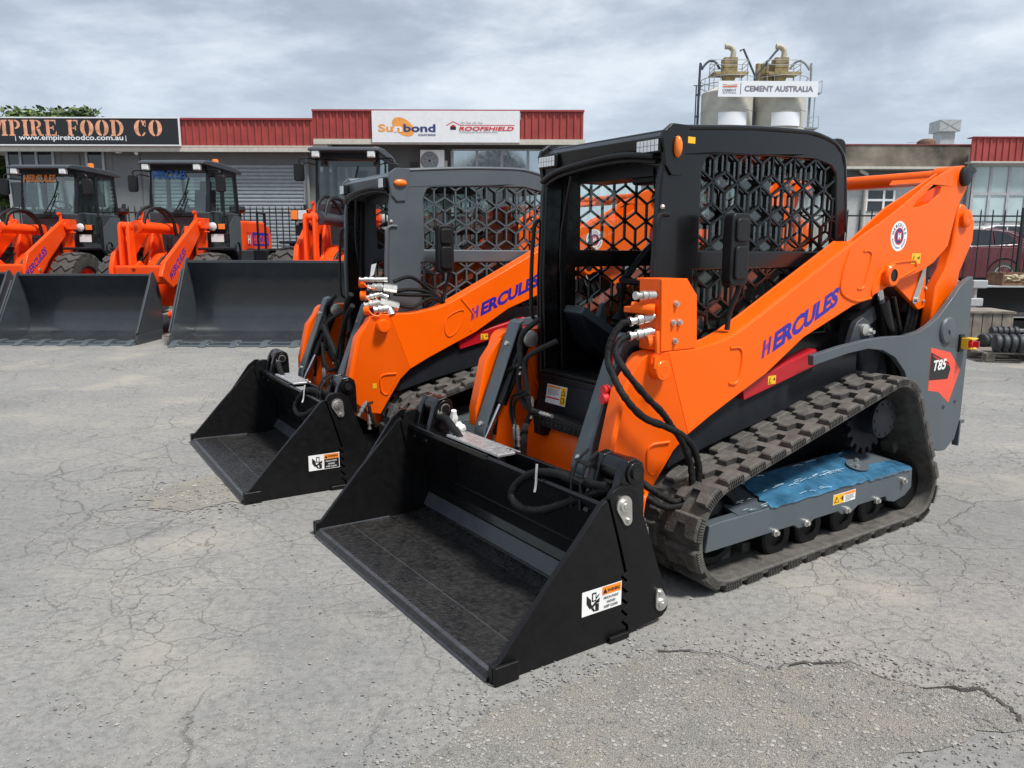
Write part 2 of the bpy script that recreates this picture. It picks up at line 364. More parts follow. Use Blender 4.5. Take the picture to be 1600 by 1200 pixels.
def track(root, sgn):
    Y0, Y1, RR = .45, .89, .028
    C = [(-1.395, .284, .284 - RR), (-2.745, .632, .275 - RR), (-3.05, .205, .205 - RR)]
    NL = 32; SUB = 10; path, L = belt_path(C, NL * SUB); n = len(path)
    nrm = []
    for i in range(n):
        a, b = path[i - 1], path[(i + 1) % n]; d = math.dist(a, b); nrm.append(((b[1] - a[1]) / d, -(b[0] - a[0]) / d))
    mb = MB(); TH = .030
    ys = [Y0, Y0 + .012, Y1 - .012, Y1]; prof = [(Y0, -.004), (Y0 + .01, 0), (Y1 - .01, 0), (Y1, -.004), (Y1, -TH + .006), (Y1 - .01, -TH), (Y0 + .01, -TH), (Y0, -TH + .006)]
    k = len(prof); vs = []
    for i in range(n):
        for y, h in prof: vs.append((path[i][0] + nrm[i][0] * h, y, path[i][1] + nrm[i][1] * h))
    mb.add(vs, [(i * k + j, i * k + (j + 1) % k, ((i + 1) % n) * k + (j + 1) % k, ((i + 1) % n) * k + j) for i in range(n) for j in range(k)])
    def at(s, y, h):
        s = (s / L * n) % n; i = int(s); t = s - i; a, b = path[i], path[(i + 1) % n]; q = nrm[i]; w = nrm[(i + 1) % n]
        return (a[0] + (b[0] - a[0]) * t + (q[0] * (1 - t) + w[0] * t) * h, y, a[1] + (b[1] - a[1]) * t + (q[1] * (1 - t) + w[1] * t) * h)
    pit = L / NL; H = RR
    # a tread block: wide bar with a notch cut into its leading side, tapered towards the top
    def block(s0, ya, yb, flip):
        P = [(0, 0), (.74, .0), (.74, .30), (.30, .38), (.30, .64), (.74, .70), (.74, 1), (.36, 1), (0, 1)]
        B = []
        for tap, h in ((0.0, -.004), (.008, H * .8), (.016, H)):
            ring = []
            for (a, b) in P:
                aa = .37 + (a - .37) * (1 - tap / .07); bb = .5 + (b - .5) * (1 - tap / .12)
                yy = ya + (yb - ya) * bb; ss = s0 + (aa if not flip else .74 - aa) * pit
                ring.append(at(ss, yy, h))
            B.append(ring)
        m = len(P); v = [p for r in B for p in r]
        f = [(l * m + i, l * m + (i + 1) % m, (l + 1) * m + (i + 1) % m, (l + 1) * m + i) for l in range(2) for i in range(m)] + [tuple(range(2 * m, 3 * m))]
        mb.add(v, f)
    for q in range(NL):
        block(q * pit, Y1 - .205, Y1 + .004, True)
        block((q + .42) * pit, Y0 - .004, Y0 + .195, True)
        # short link between the two rows, and drive lug inside
        s0 = (q + .25) * pit; a = [at(s0 + d * pit, y, h) for d in (0, .55) for y in (Y0 + .19, Y1 - .20) for h in (-.004, H * .55)]
        mb.add(a, [(0, 1, 3, 2), (4, 6, 7, 5), (0, 4, 5, 1), (2, 3, 7, 6), (1, 5, 7, 3)])
        a = [at(q * pit + d * pit, y, h) for d in (.1, .5) for y in (.62, .70) for h in (-TH, -TH - .05)]
        mb.add(a, [(0, 1, 3, 2), (4, 6, 7, 5), (0, 4, 5, 1), (2, 3, 7, 6), (1, 5, 7, 3)])
        for d in (.04, .12, .20, .28, .36, .44, .52, .60, .68):   # fine ribs on the edge of the belt
            s1 = (q + d) * pit; a = [at(s1 + e, y, h) for e in (0, .004) for y in (Y1 - .012, Y1 + .007) for h in (-.016, H * .55)]
            mb.add(a, [(0, 1, 3, 2), (4, 6, 7, 5), (0, 4, 5, 1), (2, 3, 7, 6), (1, 5, 7, 3)])
    if sgn < 0: mb.my()
    return obj('rubber_track', mb, RUBBER, root, ang=30)

def decal(root, name, mb, mats): return obj(name, mb, mats, root, smooth=False)
def arm_text(mb, x, y, z, ang, width, size, mi=0, stripes=True):
    """HERCULES along the arm's outer (+y) face; the H is made of slanting stripes"""
    c, s = math.cos(ang), math.sin(ang)
    fn = plane_map((x, y, z), (-c, 0, s), (s * .25, 0, c))
    v, f = text2d('ERCULES', size=1, bold=.05, shear=.22)
    x1 = max(p[0] for p in v); k = (width - size * .98) / x1; hh = size
    ky = hh / .72
    mb.add([fn(size * .98 + p[0] * k, p[1] * ky) for p in v], f, mi)
    H = hh * 1.0
    for xo in (.02, .52):
        for i in range(3):
            a = xo * size + i * .085 * size; w = .055 * size
            mb.add([fn(a, 0), fn(a + w, 0), fn(a + w + .22 * H, H), fn(a + .22 * H, H)], [(0, 1, 2, 3)], mi)
    for i in range(3):
        y0 = H * (.36 + .11 * i); mb.add([fn(.28 * size + .22 * y0, y0), fn(.56 * size + .22 * y0, y0 + .04 * size), fn(.56 * size + .22 * y0, y0 + .10 * size), fn(.28 * size + .22 * y0, y0 + .06 * size)], [(0, 1, 2, 3)], mi)
def badge(root, cx, y, cz, r):
    mb = MB(); E_ = .0012
    def ring(r0, r1, yy, mi, n=40):
        vs = []
        for k in range(n):
            t = 2 * math.pi * k / n
            for q in (r0, r1): vs.append((cx - q * math.cos(t), yy, cz + q * math.sin(t)))
        mb.add(vs, [(2 * k, 2 * k + 1, 2 * ((k + 1) % n) + 1, 2 * ((k + 1) % n)) for k in range(n)], mi)
    ring(0.0, r, y, 0); ring(0, r * .50, y + E_, 1); ring(r * .50, r * .57, y + E_, 2)
    mb.prism([(cx + a * r, cz + b * r) for a, b in [(-.26, -.28), (.26, -.28), (.26, .28), (-.26, .28)]], y + E_, y + 2 * E_, 'y', mi=2)
    for a0, a1, b0, b1 in ((-.17, -.07, -.2, .2), (.07, .17, -.2, .2), (-.07, .07, -.05, .05)):
        mb.prism([(cx + a * r, cz + b * r) for a, b in [(a0, b0), (a1, b0), (a1, b1), (a0, b1)]], y + 2 * E_, y + 3 * E_, 'y', mi=0)
    for word, rad, mid, stp, sz, flip, mi in (('HERCULES', .66, 90, 21, .30, 1, 1), ('MACHINERY GROUP', .84, 270, 10.5, .17, -1, 1)):
        for i, ch in enumerate(word):
            if ch == ' ': continue
            v, f = text2d(ch, size=sz * r, bold=.03, align='CENTER')
            ang = R(mid - flip * (i - (len(word) - 1) / 2) * stp); q = rad * r
            ox, oz = q * math.cos(ang), q * math.sin(ang); ta = ang - flip * math.pi / 2; ux, uz = math.cos(ta), math.sin(ta)
            mb.add([(cx - (ox + p[0] * ux - p[1] * uz), y + E_, cz + oz + p[0] * uz + p[1] * ux) for p in v], f, mi)
    return decal(root, 'round_logo_sticker', mb, [WHITE, NAVY, REDV])
def warning(root, x, y, z, w, h, style):
    """small warning sticker on a +y face; x,z is its upper front corner"""
    mb = MB(); e = .001
    def rect(a0, b0, a1, b1, d, mi): mb.add([(x - a * w, y + d * e, z - b * h) for a, b in ((a0, b0), (a1, b0), (a1, b1), (a0, b1))], [(0, 1, 2, 3)], mi)
    def poly(pts, d, mi): mb.add([(x - a * w, y + d * e, z - b * h) for a, b in pts], [tuple(range(len(pts)))], mi)
    def tri(cx, cy, k, d, mi): poly([(cx, cy - k), (cx + k * .55, cy + k), (cx - k * .55, cy + k)], d, mi)
    def line(s, a, b, width, hh, mi):
        fn = lambda u, v: (x - (a * w + u), y + 3 * e, z - b * h + v)
        put_text(mb, s, fn, mi, width=width * w, size=hh * h, bold=.02)
    if style == 'pinch':
        rect(0, 0, 1, 1, 1, 0); rect(.50, .03, .98, .36, 2, 1); tri(.57, .20, .10, 3, 2); line('WARNING', .63, .28, .32, .20, 2)
        line('PINCH POINT', .54, .54, .38, .14, 2); line('HAZARD', .62, .72, .22, .14, 2); line('KEEP CLEAR', .55, .90, .36, .14, 2)
        poly([(.11, .18), (.22, .40), (.23, .62), (.20, .78), (.11, .52)], 2, 2); poly([(.20, .50), (.24, .62), (.33, .90), (.29, .92), (.20, .70)], 2, 2)
        rect(.33, .62, .42, .92, 2, 2); poly([(.24, .14), (.35, .14), (.35, .50), (.24, .50)], 2, 2); poly([(.265, .2), (.325, .2), (.325, .44), (.265, .44)], 3, 0)
        poly([(.34, .50), (.44, .40), (.43, .58), (.37, .60), (.27, .74), (.24, .66)], 2, 2); poly([(.34, .36), (.42, .24), (.43, .28), (.36, .42)], 2, 2)
    elif style == 'pinch_dark':
        rect(0, 0, 1, 1, 1, 0); rect(.50, .04, .98, .34, 2, 1); rect(.50, .36, .98, .96, 2, 2); tri(.56, .19, .09, 3, 2); line('WARNING', .61, .25, .34, .20, 2)
        line('PINCH POINT', .55, .54, .36, .13, 0); line('HAZARD', .62, .72, .22, .13, 0); line('KEEP CLEAR', .56, .89, .34, .13, 0)
        poly([(.11, .18), (.22, .40), (.23, .62), (.20, .78), (.11, .52)], 2, 2); poly([(.20, .50), (.24, .62), (.33, .90), (.29, .92), (.20, .70)], 2, 2)
        rect(.33, .62, .42, .92, 2, 2); poly([(.24, .14), (.35, .14), (.35, .50), (.24, .50)], 2, 2); poly([(.265, .2), (.325, .2), (.325, .44), (.265, .44)], 3, 0)
        poly([(.34, .50), (.44, .40), (.43, .58), (.37, .60), (.27, .74), (.24, .66)], 2, 2)
    elif style == 'half':
        rect(0, 0, 1, 1, 1, 0); rect(.02, .04, .48, .96, 2, 3); rect(.50, .05, .98, .30, 2, 1)
        poly([(.14, .2), (.26, .8), (.02 + .02, .8)], 3, 2); poly([(.145, .36), (.215, .74), (.075, .74)], 4, 3); rect(.32, .42, .43, .54, 3, 2); rect(.38, .30, .43, .75, 3, 2)
        for k in range(4): rect(.53, .40 + .14 * k, .53 + (.40, .36, .42, .25)[k], .44 + .14 * k, 3, 4)
    elif style == 'yellow':
        rect(0, 0, 1, 1, 1, 3); poly([(.26, .15), (.44, .88), (.08, .88)], 2, 2); poly([(.26, .32), (.37, .78), (.15, .78)], 3, 3); rect(.62, .40, .88, .48, 2, 2); poly([(.78, .22), (.92, .44), (.78, .66)], 2, 2)
    elif style == 'plate':
        pass
    return decal(root, 'warning_sticker', mb, [WHITE, WARN, INK, YEL, GREY])

def bucket(root, variant):
    """four-in-one bucket: clam shell in front, back blade behind, hinge ears, pins and a loop of hose"""
    HW = .93; T = .028
    b = MB()
    clam = [(0, 0), (0, .072), (-.035, .082), (-.26, .33), (-.40, .475), (-.517, .602), (-.547, .620), (-.557, .60), (-.607, .44), (-.652, .285), (-.633, .272), (-.662, .243), (-.633, .222), (-.664, .193), (-.636, .17), (-.667, .142), (-.638, .118), (-.668, .09), (-.642, .068), (-.668, .045), (-.668, .012), (-.60, .004)]
    back = [(-.563, .61), (-.566, .633), (-.585, .653), (-.617, .661), (-.669, .657), (-.709, .623), (-.791, .41), (-.873, .201), (-.914, .09), (-.908, .052), (-.88, .03), (-.684, .010), (-.678, .05), (-.652, .072), (-.678, .094), (-.648, .122), (-.677, .146), (-.646, .174), (-.674, .197), (-.643, .226), (-.672, .247), (-.643, .274), (-.664, .288), (-.618, .44)]
    b.b2((-.015, -HW + T, .004), (-.60, HW - T, .026)); b.prism([(-.60, .026), (-.60, .004), (-.70, .02), (-.73, .075), (-.712, .085), (-.685, .045)], -HW + T, HW - T)
    o = obj('bucket', b, FLOORB, root)
    for s in (1, -1):
        b = MB(); b.prism(clam, s * HW, s * (HW - T)); obj('clam_side_plate', b, SATIN, o, bev=.003, seg=1)
        b = MB(); b.prism(back, s * HW, s * (HW - T)); obj('back_side_plate', b, SATIN, o, bev=.003, seg=1)
        b = MB(); b.prism([(-.54, .60), (-.60, .30), (-.61, .03), (-.70, .03), (-.71, .30), (-.60, .63)], s * (HW - T - .001), s * (HW - T - .012)); obj('joint_backing', b, SATIN, o)
        b = MB(); b.tube([(-.02, s * (HW - T - .004), .036), (-.30, s * (HW - T - .004), .030), (-.45, s * (HW - T - .004), .028)], .006, 6, 2); obj('weld_bead', b, EDGE, o)
    b = MB(); b.tube([(-.203, -HW + T, .030), (-.203, HW - T, .030)], .0045, 6, 1); obj('weld_bead', b, EDGE, o)
    b = MB(); b.tube([(-.46, -HW + T, .0275), (-.46, HW - T, .0275)], .003, 6, 1); obj('weld_bead', b, FLOORB, o)
    p = MB(); p.prism(disc_pts((-.725, .69), .030, 18), -.885, -.70 + .012); p.prism([(-.70, .66), (-.675, .66), (-.68, .69), (-.72, .72), (-.755, .70), (-.74, .66)], -.70, -.692); p.cyl((-.69, -.70, .668), (-.69, -.676, .668), .011, 6); obj('ear_pin', p, ZINC, o)
    f = MB(); f.prism([(0.012, .002), (-.20, .027), (-.20, .0345), (-.005, .034)], -HW + T + .002, HW - T - .002)
    obj('cutting_edge', f, FLOORB, o)
    f = MB(); f.prism([(.0135, .001), (.0135, .0035), (-.012, .0365), (-.030, .0365), (-.030, .0355)], -HW + T + .002, HW - T - .002); obj('ground_edge_lip', f, EDGE, o)
    w = MB()
    w.prism([(-.712, .085), (-.73, .075), (-.745, .20), (-.72, .33), (-.66, .47), (-.61, .57), (-.595, .578), (-.585, .565), (-.635, .46), (-.698, .32), (-.722, .20)], -HW + T, HW - T)
    w.b2((-.585, -HW + T, .552), (-.72, -.03, .582)); w.b2((-.70, -.03, .50), (-.72, HW - T, .60))
    obj('back_blade', w, BLACK, o, bev=.004)
    w = MB(); w.prism([(-.695, .06), (-.732, .135), (-.722, .148), (-.676, .066)], -HW + T, HW - T); obj('wear_strip', w, EDGE, o, bev=.003)
    w = MB(); w.prism([(-.718, .150), (-.742, .215), (-.712, .285), (-.7, .285), (-.728, .215), (-.706, .152)], -HW + T, HW - T); obj('stiffener_plate', w, BLACK, o, bev=.003)
    for s in (1, -1):
        w = MB(); w.b2((.0, s * (HW + .002), .0), (-.11, s * (HW + .022), .078)); obj('side_wear_pad', w, SATIN, o, bev=.006); w = MB(); w.b2((-.565, s * (HW + .002), .0), (-.672, s * (HW + .020), .03)); obj('side_wear_pad', w, SATIN, o, bev=.006)
        e = MB()
        for y0, y1 in ((.70, .745), (.845, .89)):
            e.prism([(-.60, .50), (-.66, .70), (-.69, .745), (-.735, .755), (-.775, .73), (-.785, .69), (-.79, .50)], s * y0, s * y1)
        obj('hinge_ear', e, BLACK, o, bev=.006)
        e = MB(); e.cyl((-.728, s * .69, .69), (-.728, s * .90, .69), .048, 22); e.cyl((-.728, s * .745, .69), (-.728, s * .845, .69), .06, 22); obj('hinge_cylinder', e, BLACK, o, bev=.004)
        e = MB(); e.cyl((-.725, s * .68, .69), (-.725, s * .912, .69), .024, 16); obj('hinge_pin', e, PLASTIC, o)
        y = s * (HW + .001)
        for (cx, cz, r, tx, tz) in ((-.633, .583, .040, -.655, .515), (-.866, .098, .034, -.852, .150)):
            p = MB()
            d = math.hypot(tx - cx, tz - cz); ux, uz = (tx - cx) / d, (tz - cz) / d; nx, nz = -uz, ux; a = math.atan2(uz, ux)
            pts = [(cx + r * math.cos(a + R(t)), cz + r * math.sin(a + R(t))) for t in range(75, 286, 15)] + [(tx + r * .55 * math.cos(a + R(t)), tz + r * .55 * math.sin(a + R(t))) for t in range(-75, 76, 25)]
            p.prism(pts, y, y + s * .008); p.cyl((cx, y, cz), (cx, y + s * .018, cz), r * .62, 18); p.cyl((cx, y, cz), (cx, y + s * .022, cz), r * .3, 12)
            p.cyl((tx, y, tz), (tx, y + s * .018, tz), .010, 6)
            obj('pivot_pin', p, ZINC, o, smooth=False)
    # slotted lug plate on the far side, seen inside the bucket
    l = MB(); l.prism([(-.30, .35), (-.50, .62), (-.56, .665), (-.60, .66), (-.62, .56), (-.5, .42), (-.36, .26)], -HW - .02, -HW - .002); obj('side_stop_plate', l, BLACK, o, bev=.005)
    l = MB()
    for y in (-.70, -.45, .1, .4): l.prism([(-.60, .56), (-.645, .46), (-.655, .44), (-.612, .56)], y - .008, y + .008)
    obj('gusset', l, BLACK, o)
    st = MB(); st.b2((-.60, -.46, .586), (-.735, .06, .600)); so = obj('step_plate', st, CHECKER, o, bev=.003)
    d = MB(); k = 0
    for i in range(12):
        for j in range(3):
            k += 1; a = R(45 if k % 2 else -45); d.box((-.625 - j * .043, -.43 + i * .042, .6015), (.026, .008, .003), Matrix.Rotation(a, 3, 'Z'))
    obj('tread_bar', d, CHECKER, so, smooth=False)
    # hose loop hung from the back blade
    c = MB(); c.tube([(-.66, .80, .62), (-.62, .66, .615), (-.60, .52, .62), (-.59, .38, .59), (-.575, .28, .525), (-.55, .25, .455), (-.545, .33, .42), (-.56, .47, .44), (-.60, .62, .515), (-.64, .74, .58), (-.67, .82, .62)], .0195, 10, 8, wob=.12); obj('hose_loop', c, SLEEVE, o)
    c = MB(); c.tube([(-.58, .41, .64), (-.57, .42, .60), (-.56, .43, .55), (-.545, .44, .52)], .006, 6); obj('hose_hook', c, ZINC, o)
    c = MB(); c.tube([(-.70, -.78, .62), (-.68, -.66, .65), (-.66, -.56, .66), (-.64, -.45, .63), (-.64, -.36, .58)], .0195, 10, 8, wob=.12); obj('hose_loop', c, SLEEVE, o)
    if variant == 'near':
        c = MB(); random.seed(3)
        c.tube([(-.72, -.60, .585), (-.72, -.59, .64), (-.715, -.575, .70)], .024, 7, 3, wob=.35); c.tube([(-.70, -.53, .60), (-.705, -.50, .625), (-.71, -.46, .61)], .02, 7, 3, wob=.4); obj('plastic_wrap', c, WHITE, o)
    for y in (.64, .70):
        c = MB(); c.tube([(-.60, y, .50), (-.60, y, .62), (-.63, y, .70), (-.69, y, .745)], .008, 6, 4); obj('guard_rail', c, PLASTIC, o)
    c = MB(); c.tube([(-.61, .62, .63), (-.60, .72, .63)], .010, 6); c.tube([(-.64, .62, .70), (-.63, .73, .70)], .010, 6); obj('guard_rail', c, PLASTIC, o)
    warning(o, -.425, HW + .0005, .258, .210, .105, 'pinch' if variant == 'near' else 'pinch_dark')
    return o

def coupler(mb, p, d, r=.02):
    """hydraulic quick coupler: ribbed steel sleeve on a hose end"""
    p = Vector(p); d = Vector(d).normalized()
    for a, b, q in ((0, .015, .6), (.015, .055, 1.0), (.055, .063, .82), (.063, .085, 1.05), (.085, .112, .7), (.112, .122, .95)):
        mb.cyl(p + d * a, p + d * b, r * q, 14)

def compact_loader(name, label, loc, rz, v):
    root = thing(name, label, 'track loader', loc, rz, 'track loaders parked in the yard')
    near = v == 'near'; SIDE = BLACK if near else GREY
    # --- tracks and undercarriage
    for s in (1, -1):
        track(root, s)
        f = MB(); f.prism([(-1.24, .345), (-1.29, .35), (-2.90, .352), (-2.985, .345), (-2.995, .225), (-2.93, .185), (-2.82, .165), (-2.74, .185), (-2.72, .215), (-2.45, .215), (-2.40, .19), (-2.30, .19), (-2.26, .215), (-2.05, .215), (-2.0, .19), (-1.92, .19), (-1.88, .215), (-1.22, .215)], s * .80, s * .86)
        f.prism([(-1.45, .345), (-1.87, .385), (-2.47, .40), (-2.88, .39), (-2.96, .345), (-2.96, .25), (-1.45, .25)], s * .52, s * .70)
        fr = obj('track_frame', f, GREY, root, bev=.006)
        g = MB()   # sloping cover from the frame plate up to the inner box
        top = [(-1.52, .37), (-1.87, .415), (-2.45, .432), (-2.80, .432), (-2.93, .40)]; bot = [(-1.45, .352), (-1.80, .355), (-2.38, .356), (-2.86, .357), (-2.975, .350)]
        vs = [(a, s * .60, b) for a, b in top] + [(a, s * .855, b) for a, b in bot]; n = len(top)
        vs += [(a, s * .60, b - .02) for a, b in top] + [(a, s * .855, b - .02) for a, b in bot]
        q = [(i, i + 1, n + i + 1, n + i) for i in range(n - 1)]; q2 = [tuple(2 * n + k for k in reversed(t)) for t in q]
        rim = [(0, n, 3 * n, 2 * n), (n - 1, 3 * n - 1, 4 * n - 1, 2 * n - 1)]
        g.add(vs, q + q2 + rim); obj('frame_cover', g, GREY, fr, smooth=False)
        if s > 0 and near:
            random.seed(11)
            for nm, u0, u1, w0, w1, mm in (('blue_film', .16, .60, .04, 1.04, FILM), ('blue_film', .58, .97, .66, 1.07, FILM), ('blue_film', .56, .97, .0, .16, FILM)):
                g = MB(); NU, NW = 26, 10; P = []
                def pt(u, w):
                    k = u * (n - 1); i = min(int(k), n - 2); t = k - i; w_ = min(w, 1)
                    tp = [top[i][j] + (top[i + 1][j] - top[i][j]) * t for j in (0, 1)]; bt = [bot[i][j] + (bot[i + 1][j] - bot[i][j]) * t for j in (0, 1)]
                    x = tp[0] + (bt[0] - tp[0]) * w_; z = tp[1] + (bt[1] - tp[1]) * w_; y = .60 + .255 * w_
                    if w > 1: z -= (w - 1) * .3; y += .010
                    return x, y, z
                for i in range(NU + 1):
                    for j in range(NW + 1):
                        u = u0 + (u1 - u0) * i / NU; w = w0 + (w1 - w0) * j / NW
                        if j in (0, NW): w += random.uniform(-.018, .015)
                        if i in (0, NU): u += random.uniform(-.01, .01)
                        x, y, z = pt(max(0, min(u, .999)), w); h = .003 + .0035 * abs(math.sin(17 * u + 9 * w) * math.sin(5 * u - 23 * w)) + random.uniform(0, .001)
                        P.append((x, y + h * .5, z + h))
                g.add(P, [(i * (NW + 1) + j, (i + 1) * (NW + 1) + j, (i + 1) * (NW + 1) + j + 1, i * (NW + 1) + j + 1) for i in range(NU) for j in range(NW)])
                obj(nm, g, mm, fr)
            g = MB()
            for k in range(40):
                u = random.uniform(.03, .6); w = random.choice((.12, .55, .6, .95)) + random.uniform(-.04, .04); x, y, z = pt(u, w); L_ = random.uniform(.01, .05); x2, y2, z2 = pt(min(.98, u + L_), w + random.uniform(-.05, .05))
                g.tube([(x, y + .008, z + .012), ((x + x2) / 2, y + .01, (z + z2) / 2 + .016), (x2, y2 + .008, z2 + .012)], .0013, 4, 2)
            obj('torn_film_edge', g, FILMG, fr)['kind'] = 'stuff'
            g = MB(); x, y, z = pt(.60, .62); g.prism(disc_pts((0, 0), .075, 20), 0, .006, 'z')
            q_ = Vector((0, .28, .96)).to_track_quat('Z', 'Y').to_matrix()
            g.xf(lambda a, b, c: Vector((x, y, z + .012)) + q_ @ Vector((a, b * .8, c))); g2 = MB()
            for dx, dy in ((.03, .03), (-.035, -.02)):
                p = Vector((x, y, z + .012)) + q_ @ Vector((dx, dy, 0)); g2.cyl(p, p + q_ @ Vector((0, 0, .022)), .012, 8)
            obj('access_cover', g, GREY, fr); obj('bolt', g2, ZINC, fr)
        if s > 0: warning(fr, -2.205, .8605, .318, .205, .058, 'half')
        for x, z in ((-2.885, .285), (-2.62, .215), (-2.33, .215), (-1.97, .215), (-1.72, .215)): bo = MB(); bo.cyl((x, s * .86, z), (x, s * .874, z), .020, 14); bo.cyl((x, s * .874, z), (x, s * .888, z), .012, 6); obj('bolt', bo, ZINC, fr)
        for x in (-1.84, -2.11, -2.42, -2.69):
            w = MB(); w.lathe([(0, s * .56), (.10, s * .56), (.112, s * .575), (.112, s * .66), (.07, s * .67), (.07, s * .70), (.112, s * .71), (.112, s * .785), (.10, s * .795), (.055, s * .795), (.05, s * .78), (0, s * .78)], (x, 0, .148), 'y', 24); obj('track_roller', w, DARKM, root)
        w = MB(); w.lathe([(0, s * .54), (.19, s * .54), (.208, s * .56), (.208, s * .74), (.19, s * .76), (.16, s * .76), (.14, s * .72), (.06, s * .76), (.05, s * .79), (0, s * .79)], (-1.395, 0, .284), 'y', 36); obj('front_idler', w, DARKM, root)
        w = MB(); w.lathe([(0, s * .54), (.13, s * .54), (.142, s * .56), (.142, s * .78), (.13, s * .80), (.06, s * .80), (0, s * .79)], (-3.05, 0, .205), 'y', 28); obj('rear_idler', w, DARKM, root)
        w = MB(); pts = []
        for k in range(17):
            for da, r in ((-.30, .165), (-.16, .20), (.16, .20), (.30, .165)): t = 2 * math.pi * (k + da) / 17; pts.append((-2.745 + r * math.cos(t), .632 + r * math.sin(t)))
        w.prism(pts, s * .66, s * .70, 'y'); obj('drive_sprocket', w, HULL, root)
        w = MB(); w.lathe([(0, s * .80), (.095, s * .80), (.112, s * .795), (.112, s * .775), (.10, s * .77), (.10, s * .70)], (-2.745, 0, .655), 'y', 28)
        for k in range(10): t = 2 * math.pi * k / 10; w.cyl((-2.745 + .092 * math.cos(t), s * .797, .655 + .092 * math.sin(t)), (-2.745 + .092 * math.cos(t), s * .804, .655 + .092 * math.sin(t)), .009, 6)
        obj('final_drive', w, HULL, root)
    # --- chassis
    h = MB(); h.prism([(-1.22, .30), (-1.22, .60), (-1.28, .66), (-1.25, .86), (-2.75, .98), (-2.8, 1.25), (-3.70, 1.30), (-3.78, 1.2), (-3.78, .40), (-3.6, .27), (-1.2, .22)], -.43, .43)
    for s in (1, -1): h.prism([(-1.22, .56), (-1.30, .80), (-1.7, .90), (-2.75, 1.03), (-2.75, .86), (-1.55, .64), (-1.3, .58)], s * .43, s * .60)
    ch = obj('chassis', h, HULL, root, bev=.008)
    h = MB(); h.prism([(-1.10, .28), (-1.12, .585), (-1.155, .635), (-1.25, .645), (-1.25, .26)], -.42, .42); h.b2((-1.10, -.22, .36), (-1.085, .22, .42)); obj('front_crossmember', h, ORANGE, root, bev=.012)
    e = MB(); e.prism([(-2.80, 1.24), (-2.82, 1.50), (-3.0, 1.56), (-3.55, 1.42), (-3.74, 1.30), (-3.74, 1.18)], -.46, .46); obj('engine_hood', e, SATIN if near else GREY_D, root, bev=.02)
    e = MB(); e.b2((-3.70, -.62, .40), (-3.80, .62, 1.36)); obj('tailgate', e, GREY_D, root, bev=.02)
    for s in (1, -1):
        p = MB(); p.prism(PANEL, s * .685, s * .72); p.b2((-3.80, s * .56, .36), (-3.74, s * .69, 1.38)); po = obj('rear_side_panel', p, GREY, root, bev=.004)
        q = MB(); q.lathe([(0, s * .742), (.035, s * .742), (.075, s * .738), (.085, s * .728), (.085, s * .72)], (-3.507, 0, 1.112), 'y', 28); q.lathe([(0, s * .75), (.016, s * .75), (.018, s * .742)], (-3.507, 0, 1.112), 'y', 12); obj('pivot_boss', q, GREY, po)
        q = MB(); q.lathe([(0, s * .732), (.022, s * .732), (.035, s * .726), (.036, s * .72)], (-3.36, 0, .50), 'y', 16); q.cyl((-3.56, s * .72, .62), (-3.56, s * .725, .62), .012, 8); q.cyl((-3.70, s * .72, .64), (-3.70, s * .725, .64), .010, 8); obj('bolt', q, GREY_D, po)
        t = MB(); t.b2((-3.80, s * .60, .47), (-3.90, s * .70, .49)); t.b2((-3.80, s * .68, .33), (-3.815, s * .72, .50)); obj('tie_down_lug', t, GREY, po)
        if s > 0:
            d = MB(); y = .7208
            d.add([(a, y, b) for a, b in [(-3.34, 1.015), (-3.58, .968), (-3.725, .848), (-3.618, .640), (-3.475, .725), (-3.35, .745)]], [tuple(range(6))], 0)
            d.add([(a, y + .001, b) for a, b in [(-3.345, .985), (-3.57, .905), (-3.60, .862), (-3.575, .80), (-3.35, .81)]], [tuple(range(5))], 1)
            d.add([(a, y + .0015, b) for a, b in [(-3.36, .97), (-3.57, .895), (-3.575, .885), (-3.40, .945)]], [(0, 1, 2, 3)], 2)
            put_text(d, 'T85', plane_map((-3.385, y + .002, .868), (-1, 0, .01), (0, 0, 1)), 3, width=.155, size=.088, bold=.03, shear=.2)
            decal(po, 'model_badge', d, [CORAL, INK, REDV, WHITE])
            q = MB(); q.b2((-3.668, .722, .965), (-3.72, .732, 1.075)); q.add([], []); obj('switch_bracket', q, PLASTIC, po)
            q = MB(); q.prism(rrect(-3.725, .985, -3.675, 1.055, .012), .732, .775); q.prism([(-3.675, .985), (-3.675, .995), (-3.74, .995), (-3.76, .985)], .735, .80); q.prism([(-3.675, 1.055), (-3.675, 1.045), (-3.74, 1.045), (-3.76, 1.055)], .735, .80); obj('battery_isolator', q, YEL, po, bev=.003)
            q = MB(); q.cyl((-3.70, .775, 1.02), (-3.70, .80, 1.02), .022, 14); q.box((-3.70, .815, 1.02), (.012, .035, .04)); obj('isolator_knob', q, REDPL, po, bev=.003)
    # --- lift arms
    for s in (1, -1):
        a = MB(); k0 = len(a.v); a.prism(ARM_F, .535, .66)
        dx_, dz_ = CREASE[1][0] - CREASE[0][0], CREASE[1][1] - CREASE[0][1]; L_ = math.hypot(dx_, dz_)
        a.v = [(x, y - max(0, ((x - CREASE[0][0]) * -dz_ + (z - CREASE[0][1]) * dx_) / L_) * .24 if y > .6 else y, z) for x, y, z in a.v]
        a.prism(ARM_R, .645, .66, holes=[[(-3.10, 1.845), (-3.14, 1.888), (-3.25, 1.945), (-3.37, 1.985), (-3.40, 1.975), (-3.385, 1.935), (-3.29, 1.883), (-3.19, 1.858)]])
        inner = ARM_R[:14] + [(-3.611, 1.865)] + [(-3.74, 2.09), (-3.72, 2.127), (-3.66, 2.115), (-3.36, 1.985), (-3.03, 1.85), (-2.67, 1.64)] + [(-2.548, 1.652), (-2.392, 1.576), (-1.76, 1.269), (-1.62, 1.205), (-1.50, 1.165), (-1.333, 1.142)]
